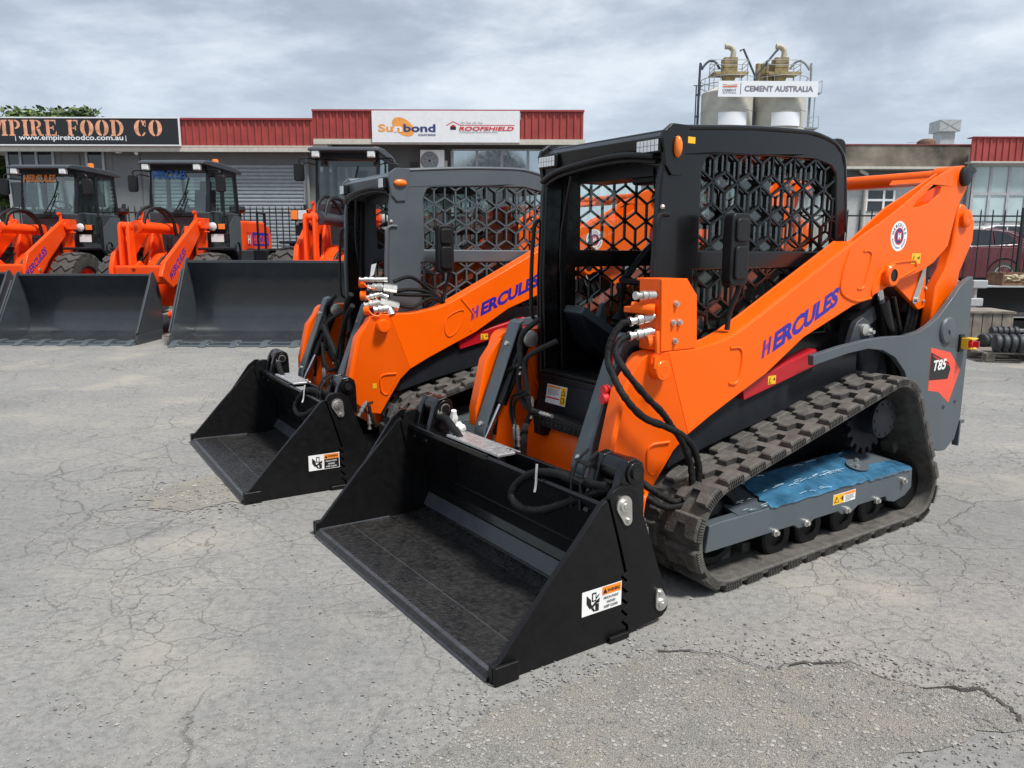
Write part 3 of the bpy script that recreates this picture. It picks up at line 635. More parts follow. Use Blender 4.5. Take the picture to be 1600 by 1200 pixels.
        a.prism(inner, .52, .535)
        fill = [p for p in ARM if p[0] > -2.60]
        a.prism([(x, z) for x, z in ARM_R if x > -2.55] , .535, .645)
        a.prism([(-2.55, 1.292), (-2.70, 1.33), (-3.0, 1.425), (-3.288, 1.492), (-3.40, 1.54), (-3.52, 1.65), (-3.58, 1.86), (-3.45, 1.90), (-3.1, 1.72), (-2.62, 1.60), (-2.55, 1.56)], .535, .645)
        a.cyl((-3.633, .50, 2.055), (-3.633, .663, 2.055), .062, 26)
        if s < 0: a.my()
        ao = obj('lift_arm', a, ORANGE, root, bev=.006, seg=2)
        w = MB()      # pressed outlines and weld beads on the outer face
        Y = .661
        if near:
            w.tube([(-2.50, Y, 1.60), (-2.447, Y, 1.47), (-2.451, Y, 1.374), (-2.591, Y, 1.324), (-2.74, Y, 1.335)], .008, 6, 6)
            w.tube([(-2.633, Y, 1.595), (-2.678, Y, 1.598), (-2.711, Y, 1.569), (-2.677, Y, 1.446), (-2.65, Y, 1.394), (-2.60, Y, 1.389)], .006, 6, 6)
            w.tube([(-1.56, Y, 1.13), (-1.63, Y, 1.125), (-1.65, Y, 1.08), (-1.64, Y, .99), (-1.61, Y, .95), (-1.56, Y, .955)], .007, 6, 6)
        else:
            w.tube([(-1.60, Y, 1.10), (-1.74, Y, 1.15), (-1.70, Y, 1.02), (-1.62, Y, .955), (-1.58, Y, 1.0)], .006, 6, 3, closed=True)
            w.tube([(-1.72, Y, 1.235), (-1.83, Y, 1.10), (-1.80, Y, .99)], .006, 6, 6)
        w.tube([(-2.751, Y, 1.345), (-2.749, Y, 1.392), (-2.836, Y, 1.489), (-2.939, Y, 1.528), (-3.153, Y, 1.541), (-3.185, Y, 1.52), (-3.18, Y, 1.492), (-3.002, Y, 1.437)], .007, 6, 6)
        w.tube([(x, arm_y(x, z), z) for x, z in ((-1.083, .58), (-1.083, .69), (-1.19, .705))], .007, 6, 4); w.tube([(x, arm_y(x, z), z) for x, z in ((-1.195, .685), (-1.13, .55), (-1.085, .575))], .005, 6, 2)
        if s < 0: w.my()
        obj('weld_bead', w, ORANGE, ao)
        bo = MB(); bo.lathe([(0, .688), (.042, .688), (.046, .684), (.046, .625)], (-1.085, 0, 1.062), 'y', 26); bo.lathe([(.016, .6895), (.030, .6895)], (-1.085, 0, 1.062), 'y', 20); bo.lathe([(0, .690), (.006, .690)], (-1.085, 0, 1.062), 'y', 10)
        if s < 0: bo.my()
        obj('arm_pin_boss', bo, ORANGE, ao); bo = MB()
        bo.lathe([(.036, .70), (.058, .70), (.066, .69), (.066, .66)], (-2.894, 0, 1.46), 'y', 26)
        if s < 0: bo.my()
        obj('arm_pin_boss', bo, ORANGE, ao)
        bo = MB(); bo.lathe([(0, .695), (.034, .695), (.036, .68), (.036, .66)], (-2.894, 0, 1.46), 'y', 22)
        if s < 0: bo.my()
        obj('pin_cap', bo, PLASTIC, ao); bo = MB(); bo.lathe([(0, .69), (.050, .69), (.058, .684), (.060, .655)], (-3.645, 0, 2.052), 'y', 26)
        if s < 0: bo.my()
        obj('pin_cap', bo, PLASTIC, ao)
        # front lug at the bottom with small fittings
        fr = MB(); fr.prism([(-1.0, 1.10), (-.905, .98), (-.835, .70), (-.835, .60), (-.86, .60), (-.87, .70), (-.94, .97), (-1.02, 1.10)], .53, .61)
        if s < 0: fr.my()
        obj('arm_front_plate', fr, ORANGE, ao, bev=.012, seg=3)
        # tilt cylinder and its guard
        c = MB(); c.prism([(-1.13, 1.12), (-1.115, 1.19), (-1.07, 1.215), (-1.03, 1.20), (-.80, .62), (-.79, .555), (-.83, .545), (-.88, .60), (-1.06, 1.0)], .475, .485); c.prism([(-1.07, 1.215), (-1.03, 1.20), (-.80, .62), (-.79, .555), (-.80, .55), (-.815, .62), (-1.04, 1.185), (-1.07, 1.198)], .385, .475)
        if s < 0: c.my()
        co = obj('cylinder_guard', c, GREY, root, bev=.006)
        b = MB(); 
        for z, x in ((1.08, -.985), (.64, -.81)): b.cyl((x - .02, .43, z - .01), (x + .012, .43, z + .004), .014, 10)
        if s < 0: b.my()
        obj('bolt', b, ZINC, co)
        c = MB(); c.cyl((-1.10, .43, 1.10), (-.93, .43, .74), .042, 18); c.cyl((-.93, .43, .74), (-.80, .43, .50), .024, 14, mi=1); c.cyl((-1.10, .37, 1.105), (-1.10, .50, 1.105), .052, 20)
        if s < 0: c.my()
        obj('tilt_cylinder', c, [BLACK, CHROME], root, bev=.004)
        c = MB(); c.lathe([(0, .352), (.020, .352), (.045, .358), (.050, .375)], (-1.10, 0, 1.105), 'y', 22)
        if s < 0: c.my()
        obj('guard_pin', c, ZINC, co)
        # rear lift linkage and cylinder
        c = MB(); c.prism([(-3.66, 1.78), (-3.65, 1.64), (-3.60, 1.49), (-3.50, 1.38), (-3.47, 1.10), (-3.74, 1.12), (-3.77, 1.46), (-3.85, 1.585), (-3.90, 1.66), (-3.895, 1.80), (-3.80, 1.83), (-3.77, 1.885), (-3.71, 1.895), (-3.67, 1.85)], .56, .64)
        if s < 0: c.my()
        lo = obj('rear_lift_link', c, ORANGE, root, bev=.02, seg=3)
        c = MB(); c.lathe([(.018, .672), (.045, .672), (.055, .665), (.055, .64)], (-3.745, 0, 1.80), 'y', 24); c.lathe([(0, .668), (.018, .672)], (-3.745, 0, 1.80), 'y', 14)
        if s < 0: c.my()
        obj('link_pin', c, ORANGE, lo)
        c = MB(); c.cyl((-2.89, .585, 1.46), (-3.0, .585, 1.25), .026, 14, mi=1); c.cyl((-2.97, .585, 1.31), (-3.20, .585, .86), .05, 20); c.tube([(-3.02, .635, 1.33), (-3.08, .64, 1.2), (-3.19, .635, 1.0)], .012, 8, 6)
        if s < 0: c.my()
        obj('lift_cylinder', c, [BLACK, CHROME], root)
        c = MB(); c.prism([(-3.05, 1.42), (-3.43, 1.50), (-3.45, 1.25), (-3.38, 1.235)], .57, .60)
        if s < 0: c.my()
        t = obj('link_bracket', c, ORANGE, root, bev=.006)
        c = MB(); c.prism([(-3.37, 1.49), (-3.41, 1.50), (-3.40, 1.45), (-3.345, 1.29), (-3.31, 1.272), (-3.285, 1.285), (-3.285, 1.31)], .602, .612); c.cyl((-3.315, .612, 1.302), (-3.315, .628, 1.302), .016, 8); c.cyl((-3.43, .601, 1.37), (-3.43, .612, 1.37), .010, 8); c.cyl((-3.42, .601, 1.29), (-3.42, .612, 1.29), .010, 8)
        if s < 0: c.my()
        obj('lock_lever', c, ZINC, t, bev=.002)
        c = MB()
        for dx in (0, .045, .09): c.tube([(-3.36 - dx, .55, 1.32), (-3.34 - dx, .56, 1.2), (-3.32 - dx, .55, 1.05)], .013, 8, 5)
        if s < 0: c.my()
        obj('hydraulic_hose', c, HOSE, root)
        c = MB(); c.prism([(-2.60, 1.06), (-2.63, 1.15), (-2.66, 1.20), (-2.72, 1.225), (-2.78, 1.20), (-2.83, 1.13), (-2.86, 1.06)], .60, .64); c.prism([(-2.74, 1.20), (-3.05, 1.32), (-3.05, 1.22), (-2.80, 1.12)], .52, .57)
        if s < 0: c.my()
        t = obj('chassis_lug', c, GREY_D, root, bev=.006)
        c = MB(); c.lathe([(0, .66), (.018, .66), (.034, .655), (.036, .64)], (-2.73, 0, 1.152), 'y', 18); c.box((-2.77, .648, 1.14), (.05, .012, .04)); c.cyl((-2.785, .65, 1.138), (-2.785, .672, 1.138), .012, 8)
        if s < 0: c.my()
        obj('lug_pin', c, ZINC, t)
        c = MB(); rot = Matrix.Rotation(R(12.5), 3, 'Y'); c.box((-2.02, .61, .955), (.62, .035, .085), rot); c.box((-2.02, .58, .995), (.62, .07, .012), rot)
        if s < 0: c.my()
        rs = obj('lift_arm_support_bar', c, RED, root, bev=.004)
        if s > 0: warning(rs, -1.905, .6285, .955, .065, .045, 'yellow')
    # decals on the outer left arm
    d = MB(); arm_text(d, -1.80, .6612, 1.055 if near else 1.065, R(22.8), .69, .092); decal(root, 'name_lettering', d, [BLUE])
    badge(root, -2.975, .6612, 1.682, .086)
    warning(root, -3.13, .6612, 1.585, .10, .062, 'yellow')
    x = MB(); x.cyl((-3.70, -.60, 2.062), (-3.70, .60, 2.062), .046, 24); x.prism([(-3.62, 2.03), (-3.70, 2.02), (-3.76, 2.06), (-3.70, 2.10)], -.52, -.2); x.prism([(-3.62, 2.03), (-3.70, 2.02), (-3.76, 2.06), (-3.70, 2.10)], .2, .52); obj('arm_cross_tube', x, ORANGE, root)
    # --- cab
    c = MB()
    for s in (1, -1): c.prism(CABSIDE, s * .440, s * .478, holes=[WIN_UP, WIN_LO])
    roof = [(-1.285, 2.10), (-1.285, 2.158), (-1.40, 2.172), (-1.87, 2.21), (-2.312, 2.226), (-2.46, 2.214), (-2.57, 2.19), (-2.64, 2.145), (-2.684, 2.06), (-2.66, 2.05), (-2.60, 2.12), (-2.45, 2.17), (-2.30, 2.18), (-1.4, 2.12)]
    c.prism(roof, -.440, .440); cab = obj('cab', c, SIDE, root, bev=.012, seg=3)
    for s in (1, -1):
        c = MB(); c.tube([(x, s * .470, z + .004) for x, z in CABSIDE[4:13]], .014, 8, 3); obj('roof_rim', c, SIDE, cab)
    for s in (1, -1):
        for wv in (WIN_UP, WIN_LO):
            c = MB(); cube_grille(c, wv, .182, .0112, s * .455, s * .470, off=(-1.60, 1.62)); obj('window_grille', c, SIDE, cab, smooth=False)
            c = MB(); c.add([(a, s * .444, b) for a, b in wv], [tuple(range(len(wv)))]); obj('side_window', c, TINT, cab, smooth=False)
    c = MB(); c.b2((-2.685, -.44, .95), (-2.735, .44, 1.36)); rp = obj('rear_panel', c, SATIN, cab)
    c = MB(); rw = [(-.40, 1.36), (-.40, 2.06), (.40, 2.06), (.40, 1.36)]; c.prism([(-.44, 1.36), (-.44, 2.10), (.44, 2.10), (.44, 1.36)], -2.69, -2.72, 'x', holes=[rw]); cube_grille(c, rw, .182, .0112, -2.70, -2.712, 'x', off=(0, 1.50)); obj('rear_grille', c, SATIN, cab, smooth=False)
    # front: posts, sill, lower panel, visor
    for s in (1, -1):
        c = MB(); c.prism([(-1.245, .86), (-1.225, 1.45), (-1.245, 1.93), (-1.27, 2.03), (-1.38, 2.03), (-1.36, 1.9), (-1.335, 1.45), (-1.35, .86)], s * .425, s * .476); obj('front_post', c, BLACK, cab, bev=.01, seg=3)
        c = MB(); c.prism([(-1.36, .90), (-1.34, 1.45), (-1.36, 1.98), (-1.40, 1.98), (-1.38, 1.45), (-1.40, .90)], s * .412, s * .43); obj('door_frame', c, SATIN, cab, bev=.008)
    c = MB(); c.b2((-1.20, -.44, .855), (-1.36, .44, .895)); c.b2((-1.21, -.42, .895), (-1.29, .42, .918)); obj('door_sill', c, PLASTIC, cab, bev=.008)
    c = MB(); c.prism([(-1.18, .668), (-1.20, .865), (-1.30, .865), (-1.30, .668)], -.43, .43); fp = obj('lower_front_panel', c, HULL if near else GREY_D, cab, bev=.015, seg=3)
    m = MB()   # safety label on the front panel (faces forward)
    def fr(a, b, d): return (-1.1895 - .1015 * (b) * .5 + d * .001 + .004, -.332 + a * .183, .845 - b * .105)
    def rc(a0, b0, a1, b1, d, mi): m.add([fr(a, b, d) for a, b in ((a0, b0), (a1, b0), (a1, b1), (a0, b1))], [(0, 1, 2, 3)], mi)
    m2 = m
    def fr(a, b, d): return (-1.199 + .0175 * b + .002 + d * .001, -.332 + a * .183, .845 - b * .105)
    rc(0, 0, 1, 1, 1, 0); rc(.72, .04, .98, .96, 2, 3); rc(.03, .04, .69, .15, 2, 1); rc(.03, .66, .69, .74, 2, 4)
    for k in range(8): rc(.06, .20 + k * .05, .06 + (.6, .55, .62, .5, .58, .6, .45, .2)[k], .215 + k * .05, 2, 2)
    m.add([fr(a, b, 3) for a, b in ((.85, .10), (.95, .44), (.75, .44))], [(0, 1, 2)], 2); m.add([fr(a, b, 4) for a, b in ((.85, .18), (.91, .40), (.79, .40))], [(0, 1, 2)], 3); rc(.77, .58, .93, .84, 3, 2); rc(.80, .62, .90, .80, 4, 3)
    decal(fp, 'safety_label', m, [WHITE, WARN, INK, YEL, REDV])
    c = MB(); c.prism([(-1.07, .685), (-1.07, .70), (-1.20, .70), (-1.20, .685)], -.29, .24); c.b2((-1.065, -.29, .635), (-1.085, .24, .69))
    for k in range(9): c.b2((-1.058, -.21 + k * .04, .65), (-1.065, -.19 + k * .04, .67))
    for y in (-.27, .12): c.prism([(-1.055, .69), (-1.055, .59), (-1.08, .575), (-1.15, .575), (-1.15, .69)], y, y + .055)
    obj('cab_step', c, PLASTIC, cab, bev=.004)
    c = MB(); NB = 14; top = []; 
    prof = lambda t: (.0 if abs(t) > .93 else .05 * (1 - (t / .93) ** 2))
    for i in range(NB + 1):
        t = -1 + 2 * i / NB; y = t * .475; bx = prof(t)
        top.append([(-1.36, y, 2.150), (-1.275, y, 2.146), (-1.24, y, 2.122), (-1.250, y, 2.05 + bx * .5), (-1.262, y, 1.985 + bx), (-1.36, y, 1.985 + bx)])
    n = 6; vs = [p for r in top for p in r]; c.add(vs, [(i * n + j, i * n + (j + 1) % n, (i + 1) * n + (j + 1) % n, (i + 1) * n + j) for i in range(NB) for j in range(n)] + [tuple(range(n)), tuple(NB * n + k for k in range(n))])
    for s in (1, -1): c.prism([(-1.40, 2.180), (-1.29, 2.180), (-1.240, 2.145), (-1.225, 2.11), (-1.25, 1.99), (-1.29, 1.945), (-1.36, 1.95)], s * .462, s * .490)
    vz = obj('visor', c, SIDE if not near else BLACK, cab, bev=.003, seg=1, smooth=False)
    c = MB()
    for o_ in (0, .022): c.tube([(-1.26 + o_, -.46, 1.955 + o_), (-1.225 + o_, -.28, 1.995 + o_), (-1.215 + o_, 0, 2.022 + o_), (-1.225 + o_, .24, 2.03 + o_), (-1.25 + o_, .43, 2.012 + o_)], .014, 8, 6)
    obj('visor_rail', c, PLASTIC, vz)
    for s in (1, -1):
        c = MB(); c.b2((-1.262, s * .395 - .078, 2.045), (-1.222, s * .395 + .078, 2.115)) if near else c.b2((-1.262, s * .41 - .045, 2.035), (-1.20, s * .41 + .045, 2.115)); wl = obj('work_light', c, PLASTIC, cab, bev=.006)
        c = MB(); c.b2((-1.2215, s * .395 - .072, 2.051), (-1.2185, s * .395 + .072, 2.109)) if near else c.b2((-1.1995, s * .41 - .038, 2.043), (-1.1965, s * .41 + .038, 2.107)); obj('lamp_lens', c, LENS if not near else PLASTIC, wl)
        if near:
            c = MB()
            for i in range(6):
                for j in range(2): c.b2((-1.2185, s * .395 - .070 + i * .024, 2.054 + j * .027), (-1.2165, s * .395 - .050 + i * .024, 2.079 + j * .027))
            obj('led', c, LED, wl)
        c = MB(); c.sphere((-1.318, s * .495, 2.075), (.022, .022, .050) if near else (.052, .02, .026), 16); c.lathe([(0, s * .478), (.04, s * .478), (.04, s * .49)], (-1.318, 0, 2.075), 'y', 16); obj('side_marker_lamp', c, AMBER, cab)
        c = MB(); c.tube([(-1.29, s * .478, 1.765), (-1.235, s * .48, 1.765), (-1.205, s * .485, 1.735), (-1.20, s * .49, 1.66), (-1.19, s * .49, 1.48), (-1.19, s * .49, 1.26), (-1.21, s * .485, 1.205), (-1.26, s * .475, 1.19)], .012, 8, 6); obj('grab_handle', c, PLASTIC if near or s < 0 else GREY, cab)
        c = MB(); c.sphere((-1.245, s * .481, 1.80), .013, 8); obj('bolt', c, ZINC, cab)
        if s > 0 or not near:
            c = MB(); c.prism(rrect(-1.665, 1.43, -1.535, 1.775, .03), s * .60, s * .66); c.prism(rrect(-1.645, 1.46, -1.555, 1.62, .02), s * .66, s * .675); c.prism(rrect(-1.645, 1.64, -1.555, 1.75, .02), s * .66, s * .675)
            mo = obj('side_mirror', c, PLASTIC, cab, bev=.014, seg=3)
            c = MB(); c.tube([(-1.60, s * .60, 1.21), (-1.615, s * .60, 1.30), (-1.635, s * .625, 1.40), (-1.645, s * .635, 1.48), (-1.645, s * .635, 1.70)], .013, 8, 6); c.box((-1.645, s * .625, 1.66), (.03, .05, .10)); c.box((-1.645, s * .625, 1.55), (.03, .05, .06)); obj('mirror_stalk', c, PLASTIC, mo)
    c = MB(); c.tube([(-1.24, -.20, 1.99), (-1.27, -.31, 1.72), (-1.30, -.36, 1.55)], .010, 6, 2); c.tube([(-1.29, -.345, 1.60), (-1.31, -.38, 1.48)], .006, 6, 1); obj('gas_strut', c, PLASTIC, cab)
    if near:
        c = MB(); c.add([(-1.40, .4795, 2.10), (-1.45, .4795, 2.10), (-1.45, .4795, 2.13), (-1.40, .4795, 2.13)], [(0, 1, 2, 3)]); decal(cab, 'yellow_tag', c, [YEL])
        c = MB(); c.prism(rrect(-2.80, 1.92, -2.66, 2.235, .05), .28, .40); b_ = obj('rear_light_bracket', c, SATIN, cab, bev=.006); c = MB(); c.add([(-2.70, .4005, 2.11), (-2.73, .4005, 2.11), (-2.73, .4005, 2.19), (-2.70, .4005, 2.19)], [(0, 1, 2, 3)]); decal(b_, 'white_tag', c, [WHITE])
    c = MB(); c.lathe([(0, 2.262), (.045, 2.258), (.055, 2.235), (.055, 2.20)], (-2.33, .1, 0), 'z', 18); obj('beacon', c, AMBER, cab)
    # interior
    c = MB(); c.prism([(-1.85, 1.08), (-1.85, 1.20), (-2.28, 1.18), (-2.36, 1.45), (-2.46, 1.86), (-2.52, 1.86), (-2.50, 1.10)], -.22, .22); c.prism([(-2.44, 1.84), (-2.46, 2.02), (-2.50, 2.02), (-2.51, 1.84)], -.12, .12); obj('seat', c, SEATM, cab, bev=.035, seg=3)
    c = MB(); c.b2((-1.31, -.43, .86), (-2.6, .43, .90)); c.b2((-1.85, -.3, .90), (-2.6, .3, 1.10)); c.b2((-2.50, -.43, .9), (-2.68, .43, 1.33)); obj('cab_floor', c, SATIN, cab)
    for s in (1, -1):
        c = MB(); c.prism([(-1.375, 1.235), (-1.40, 1.262), (-1.70, 1.085), (-1.80, 1.19), (-2.3, 1.20), (-2.3, .90), (-1.72, .90), (-1.56, .98), (-1.45, 1.07)], s * .26, s * .42); cs = obj('control_console', c, HULL, cab, bev=.012, seg=3)
        c = MB(); c.prism([(-1.365, 1.245), (-1.395, 1.285), (-1.705, 1.095), (-1.68, 1.06)], s * .25, s * .43); c.prism([(-1.60, 1.16), (-1.63, 1.27), (-1.66, 1.29), (-1.70, 1.10)], s * .38, s * .42); obj('console_trim', c, GREY, cs, bev=.01, seg=3)
        c = MB(); c.lathe([(.075, 1.10), (.078, 1.13), (.062, 1.145), (.068, 1.16), (.05, 1.175), (.056, 1.19), (.035, 1.215), (.014, 1.24), (.014, 1.30)], (-1.74, s * .33, 0), 'z', 16); c.lathe([(.014, 1.29), (.026, 1.32), (.026, 1.36), (.034, 1.375), (.030, 1.405), (0, 1.412)], (-1.74, s * .33, 0), 'z', 14); obj('joystick', c, PLASTIC, cs)
    c = MB()
    for s in (1, -1): c.tube([(-2.44, s * .27, 1.75), (-2.2, s * .31, 1.74), (-1.95, s * .31, 1.62), (-1.78, s * .31, 1.46), (-1.70, s * .28, 1.42), (-1.68, s * .12, 1.42), (-1.68, 0, 1.42)], .02, 8, 6)
    obj('lap_bar', c, PLASTIC, cab)
    c = MB(); c.b2((-1.36, -.28, 1.96), (-1.55, .38, 2.09)); c.tube([(-1.36, .30, 2.0), (-1.34, .33, 1.90), (-1.38, .36, 1.86), (-1.42, .40, 1.98)], .006, 6, 5); c.prism(rrect(-1.50, 1.93, -1.40, 1.99, .02), .10, .30); obj('overhead_console', c, SATIN, cab, bev=.02)
    c = MB(); c.lathe([(.035, -1.30), (.035, -1.288), (.022, -1.285), (.022, -1.30)], (0, .08, .93), 'x', 16); obj('drain_ring', c, PLASTIC, cab)
    # --- front hydraulics
    c = MB(); 
    c.tube([(-1.05, -.22, 1.23), (-1.0, -.285, 1.16), (-.99, -.315, 1.09), (-.99, -.314, .99), (-.99, -.328, .85), (-1.0, -.266, .745), (-1.04, -.175, .715)], .016, 8, 6)
    c.tube([(-1.08, -.10, 1.12), (-1.0, -.238, 1.034), (-.99, -.268, .959), (-1.0, -.243, .77), (-1.02, -.24, .70)], .015, 8, 6)
    c.tube([(-.98, -.315, .97), (-.97, -.408, .925), (-.96, -.464, .804), (-.95, -.49, .675), (-.94, -.50, .546)], .013, 8, 6)
    c.tube([(-.99, -.25, .84), (-.97, -.359, .784), (-.97, -.375, .689), (-.96, -.327, .614), (-.96, -.294, .48)], .009, 8, 6); c.tube([(-.99, -.23, .83), (-.97, -.33, .77), (-.97, -.345, .689), (-.96, -.305, .614), (-.96, -.27, .48)], .009, 8, 6)
    obj('hydraulic_hose', c, HOSE, root)
    c = MB(); 
    for p, d in (((-.99, -.314, 1.04), (0, 0, -1)), ((-.99, -.328, .97), (0, 0, -1)), ((-1.02, -.243, .80), (0, 0, -1)), ((-.94, -.505, .62), (0, 0, -1)), ((-.955, -.318, .64), (.0, .05, -1)), ((-.955, -.285, .64), (0, .05, -1)), ((-1.03, -.19, .72), (0, 1, 0))): coupler(c, p, d, .012)
    obj('hose_fitting', c, ZINC, root)
    if near:
        c = MB(); c.prism([(-1.085, 1.147), (-1.075, 1.47), (-1.245, 1.468), (-1.31, 1.395), (-1.325, 1.146)], .648, .66); c.prism([(-1.085, 1.147), (-1.075, 1.47), (-1.085, 1.47), (-1.095, 1.147)], .52, .66); c.prism([(-1.075, 1.462), (-1.075, 1.474), (-1.245, 1.472), (-1.245, 1.46)], .50, .66); c.b2((-1.09, .53, 1.144), (-1.32, .66, 1.156))
        mp = obj('coupler_mount_plate', c, ORANGE, root, bev=.004)
        c = MB()
        for x, z in ((-1.17, 1.36), (-1.155, 1.275), (-1.195, 1.275), (-1.17, 1.19)): c.cyl((x, .66, z), (x, .668, z), .014, 14); c.cyl((x, .668, z), (x, .680, z), .009, 6)
        obj('bolt', c, ZINC, mp)
        for y, z, d in ((.62, 1.305, (.92, -.35, -.20)), (.62, 1.235, (.92, -.35, -.16)), (.63, 1.40, (.9, -.1, 0))): c = MB(); coupler(c, (-1.08, y, z), d, .024 if z < 1.39 else .02); obj('hydraulic_coupler', c, ZINC, mp)
        c = MB(); c.cyl((-1.06, .64, 1.335), (-.99, .56, 1.345), .026, 12); c.b2((-1.04, .50, 1.318), (-1.0, .58, 1.345)); c.cyl((-1.08, .645, 1.19), (-1.04, .62, 1.185), .032, 14); c.tube([(-1.06, .66, 1.24), (-1.05, .672, 1.20), (-1.05, .675, 1.14)], .012, 6, 4); c.box((-1.05, .672, 1.10), (.035, .012, .06)); obj('dust_cap', c, ORANGE, mp, bev=.004)
        c = MB(); c.tube([(-.975, .578, 1.282), (-.93, .565, 1.27), (-.885, .55, 1.20), (-.86, .56, 1.12), (-.835, .62, 1.06), (-.84, .70, .965), (-.93, .725, .872), (-1.06, .73, .815), (-1.17, .73, .76), (-1.245, .735, .69), (-1.285, .74, .58), (-1.27, .74, .46), (-1.18, .73, .42), (-1.08, .71, .43), (-1.0, .64, .50), (-.99, .55, .56)], .0165, 10, 8, wob=.12)
        c.tube([(-.975, .578, 1.217), (-.93, .565, 1.20), (-.885, .58, 1.15), (-.87, .66, 1.08), (-.965, .70, .958), (-1.05, .715, .88), (-1.115, .725, .80), (-1.18, .73, .72), (-1.235, .735, .60), (-1.235, .74, .50), (-1.16, .72, .44), (-1.06, .66, .50), (-1.02, .58, .56)], .0155, 10, 8, wob=.12); obj('sleeved_hose', c, SLEEVE, root)
        c = MB(); 
        for k in range(3): c.tube([(-.93 + .01 * k, .55, 1.25 - .03 * k), (-.90, .53 + .012 * k, 1.20 - .03 * k), (-.905, .535, 1.08 - .02 * k), (-.915, .545 + .004 * k, .99)], .004, 5, 5)
        c.cyl((-.915, .50, .965), (-.885, .50, .965), .022, 14); c.cyl((-.91, .51, .925), (-.875, .505, .925), .026, 14); obj('red_cap', c, REDPL, root)
        c = MB(); c.add([(-1.34, .59, 1.1435), (-1.43, .59, 1.1475), (-1.43, .64, 1.1475), (-1.34, .64, 1.1435)], [(0, 1, 2, 3)]); decal(root, 'white_tag', c, [WHITE])
        c = MB(); c.tube([(-1.005, .66, .50), (-.985, .70, .505), (-.955, .72, .49), (-.945, .72, .43)], .009, 8, 5); c.tube([(-.99, .68, .49), (-.975, .69, .44), (-.97, .69, .40)], .010, 8, 4); obj('hose_guide', c, ORANGE, root)
        c = MB(); coupler(c, (-.965, .70, .405), (.05, .1, -1), .016); coupler(c, (-.985, .70, .36), (.0, .15, -1), .015); obj('hose_fitting', c, ZINC, root)
        c = MB(); c.tube([(-1.50, .52, 1.20), (-1.42, .50, 1.24), (-1.36, .52, 1.22), (-1.30, .56, 1.17)], .012, 8, 6); c.tube([(-1.55, .50, 1.28), (-1.45, .49, 1.31), (-1.36, .52, 1.27), (-1.30, .58, 1.17)], .012, 8, 6); obj('steel_pipe', c, PLASTIC, root)
    else:
        for k, (y, z, d, r) in enumerate(((.55, 1.385, (.9, -.45, .1), .024), (.58, 1.33, (.9, -.45, .0), .03), (.56, 1.28, (.9, -.4, -.05), .028), (.60, 1.225, (.92, -.35, -.1), .032), (.62, 1.18, (.92, -.3, -.1), .034))):
            c = MB(); dx = (.03, -.02, .0, .02, -.04)[k]; coupler(c, (-1.12 + dx, y, z), (d[0], d[1] + (.1, -.15, .2, 0, .1)[k], d[2] - (.1, 0, .15, .1, 0)[k]), r * (.8, 1, .85, .9, 1.1)[k]); c.cyl((-1.11 + dx, y, z), (-1.16 - .06 * (k % 2), y + .03, z - .012 * k), r * (.7, 1.0, .75, 1.1, .9)[k], (12, 6, 12, 6, 12)[k])
            obj('hydraulic_coupler', c, ZINC, root)
        for y, z in ((.50, 1.36), (.52, 1.27), (.58, 1.17)):
            c = MB(); c.cyl((-1.02, y, z), (-.985, y - .02, z), .034, 14); c.tube([(-1.0, y + .03, z), (-1.02, y + .06, z - .03), (-1.06, y + .07, z - .04), (-1.08, y + .05, z - .02)], .006, 6, 5)
            obj('dust_cap', c, ORANGE, root)
        c = MB()
        for k, z in enumerate((1.37, 1.30, 1.28, 1.21)): c.tube([(-1.20, .60, z), (-1.34, .60, z + .03 - .02 * k), (-1.50, .58, 1.30 - .02 * k), (-1.62, .58, 1.20)], .014, 8, 6)
        c.tube([(-.93, .46, 1.28), (-.92, .38, 1.20), (-.93, .30, 1.05), (-.95, .16, .85), (-.95, .10, .55)], .02, 8, 6, wob=.05); c.tube([(-.93, .48, 1.20), (-.92, .36, 1.10), (-.93, .22, .95), (-.95, .08, .80), (-.95, .02, .55)], .02, 8, 6, wob=.05); c.tube([(-.93, -.2, 1.0), (-.93, .0, .86), (-.95, .08, .7), (-.95, .05, .5)], .02, 8, 6, wob=.05); c.tube([(-.95, -.3, .85), (-.93, -.2, .70), (-.92, -.05, .66), (-.94, .1, .70)], .015, 8, 6); obj('sleeved_hose', c, SLEEVE, root)
        c = MB(); c.prism([(0, 0), (.04, .02), (.07, .10), (.02, .09)], .50, .504); c.xf(lambda a, b, d: (-1.06 - a * .5, b + a * .6, 1.40 + d)); obj('paper_tag', c, WHITE, root, smooth=False)
        c = MB(); c.add([(x, arm_y(x, z) + .0012, z) for x, z in ((-1.02, .60), (-1.05, .60), (-1.05, .64), (-1.02, .64))], [(0, 1, 2, 3)]); decal(root, 'yellow_tag', c, [YEL])
        c = MB(); c.tube([(-.985, .68, .52), (-.93, .68, .50), (-.93, .68, .45)], .010, 6, 4); c.tube([(-.95, .69, .5), (-.96, .70, .42), (-1.0, .70, .34)], .014, 8, 4); obj('hose_guide', c, HOSE, root)
        c = MB(); coupler(c, (-.94, .68, .53), (.2, 0, -.3), .016); coupler(c, (-.95, .69, .45), (.05, .1, -1), .015); obj('hose_fitting', c, ZINC, root)
    bucket(root, v)
    return root

def ground_pt(px, py):
    d = M.to_3x3() @ Vector(((px - 800) / 1202, (600 - py) / 1202, -1)); t = -1.6 / d.z; return Vector((0, 0, 1.6)) + d * t
compact_loader('compact_track_loader', 'orange track loader with black cab, T85 and a red mark on its grey rear panel', (-.5956, 3.394, 0), R(-145.65), 'near')
compact_loader('compact_track_loader', 'orange track loader with slate grey cab parked behind the black cabbed one', (-1.70 - .93 * math.sin(R(32.0)), 4.68 + .93 * math.cos(R(32.0)), 0), R(-148.0), 'far')

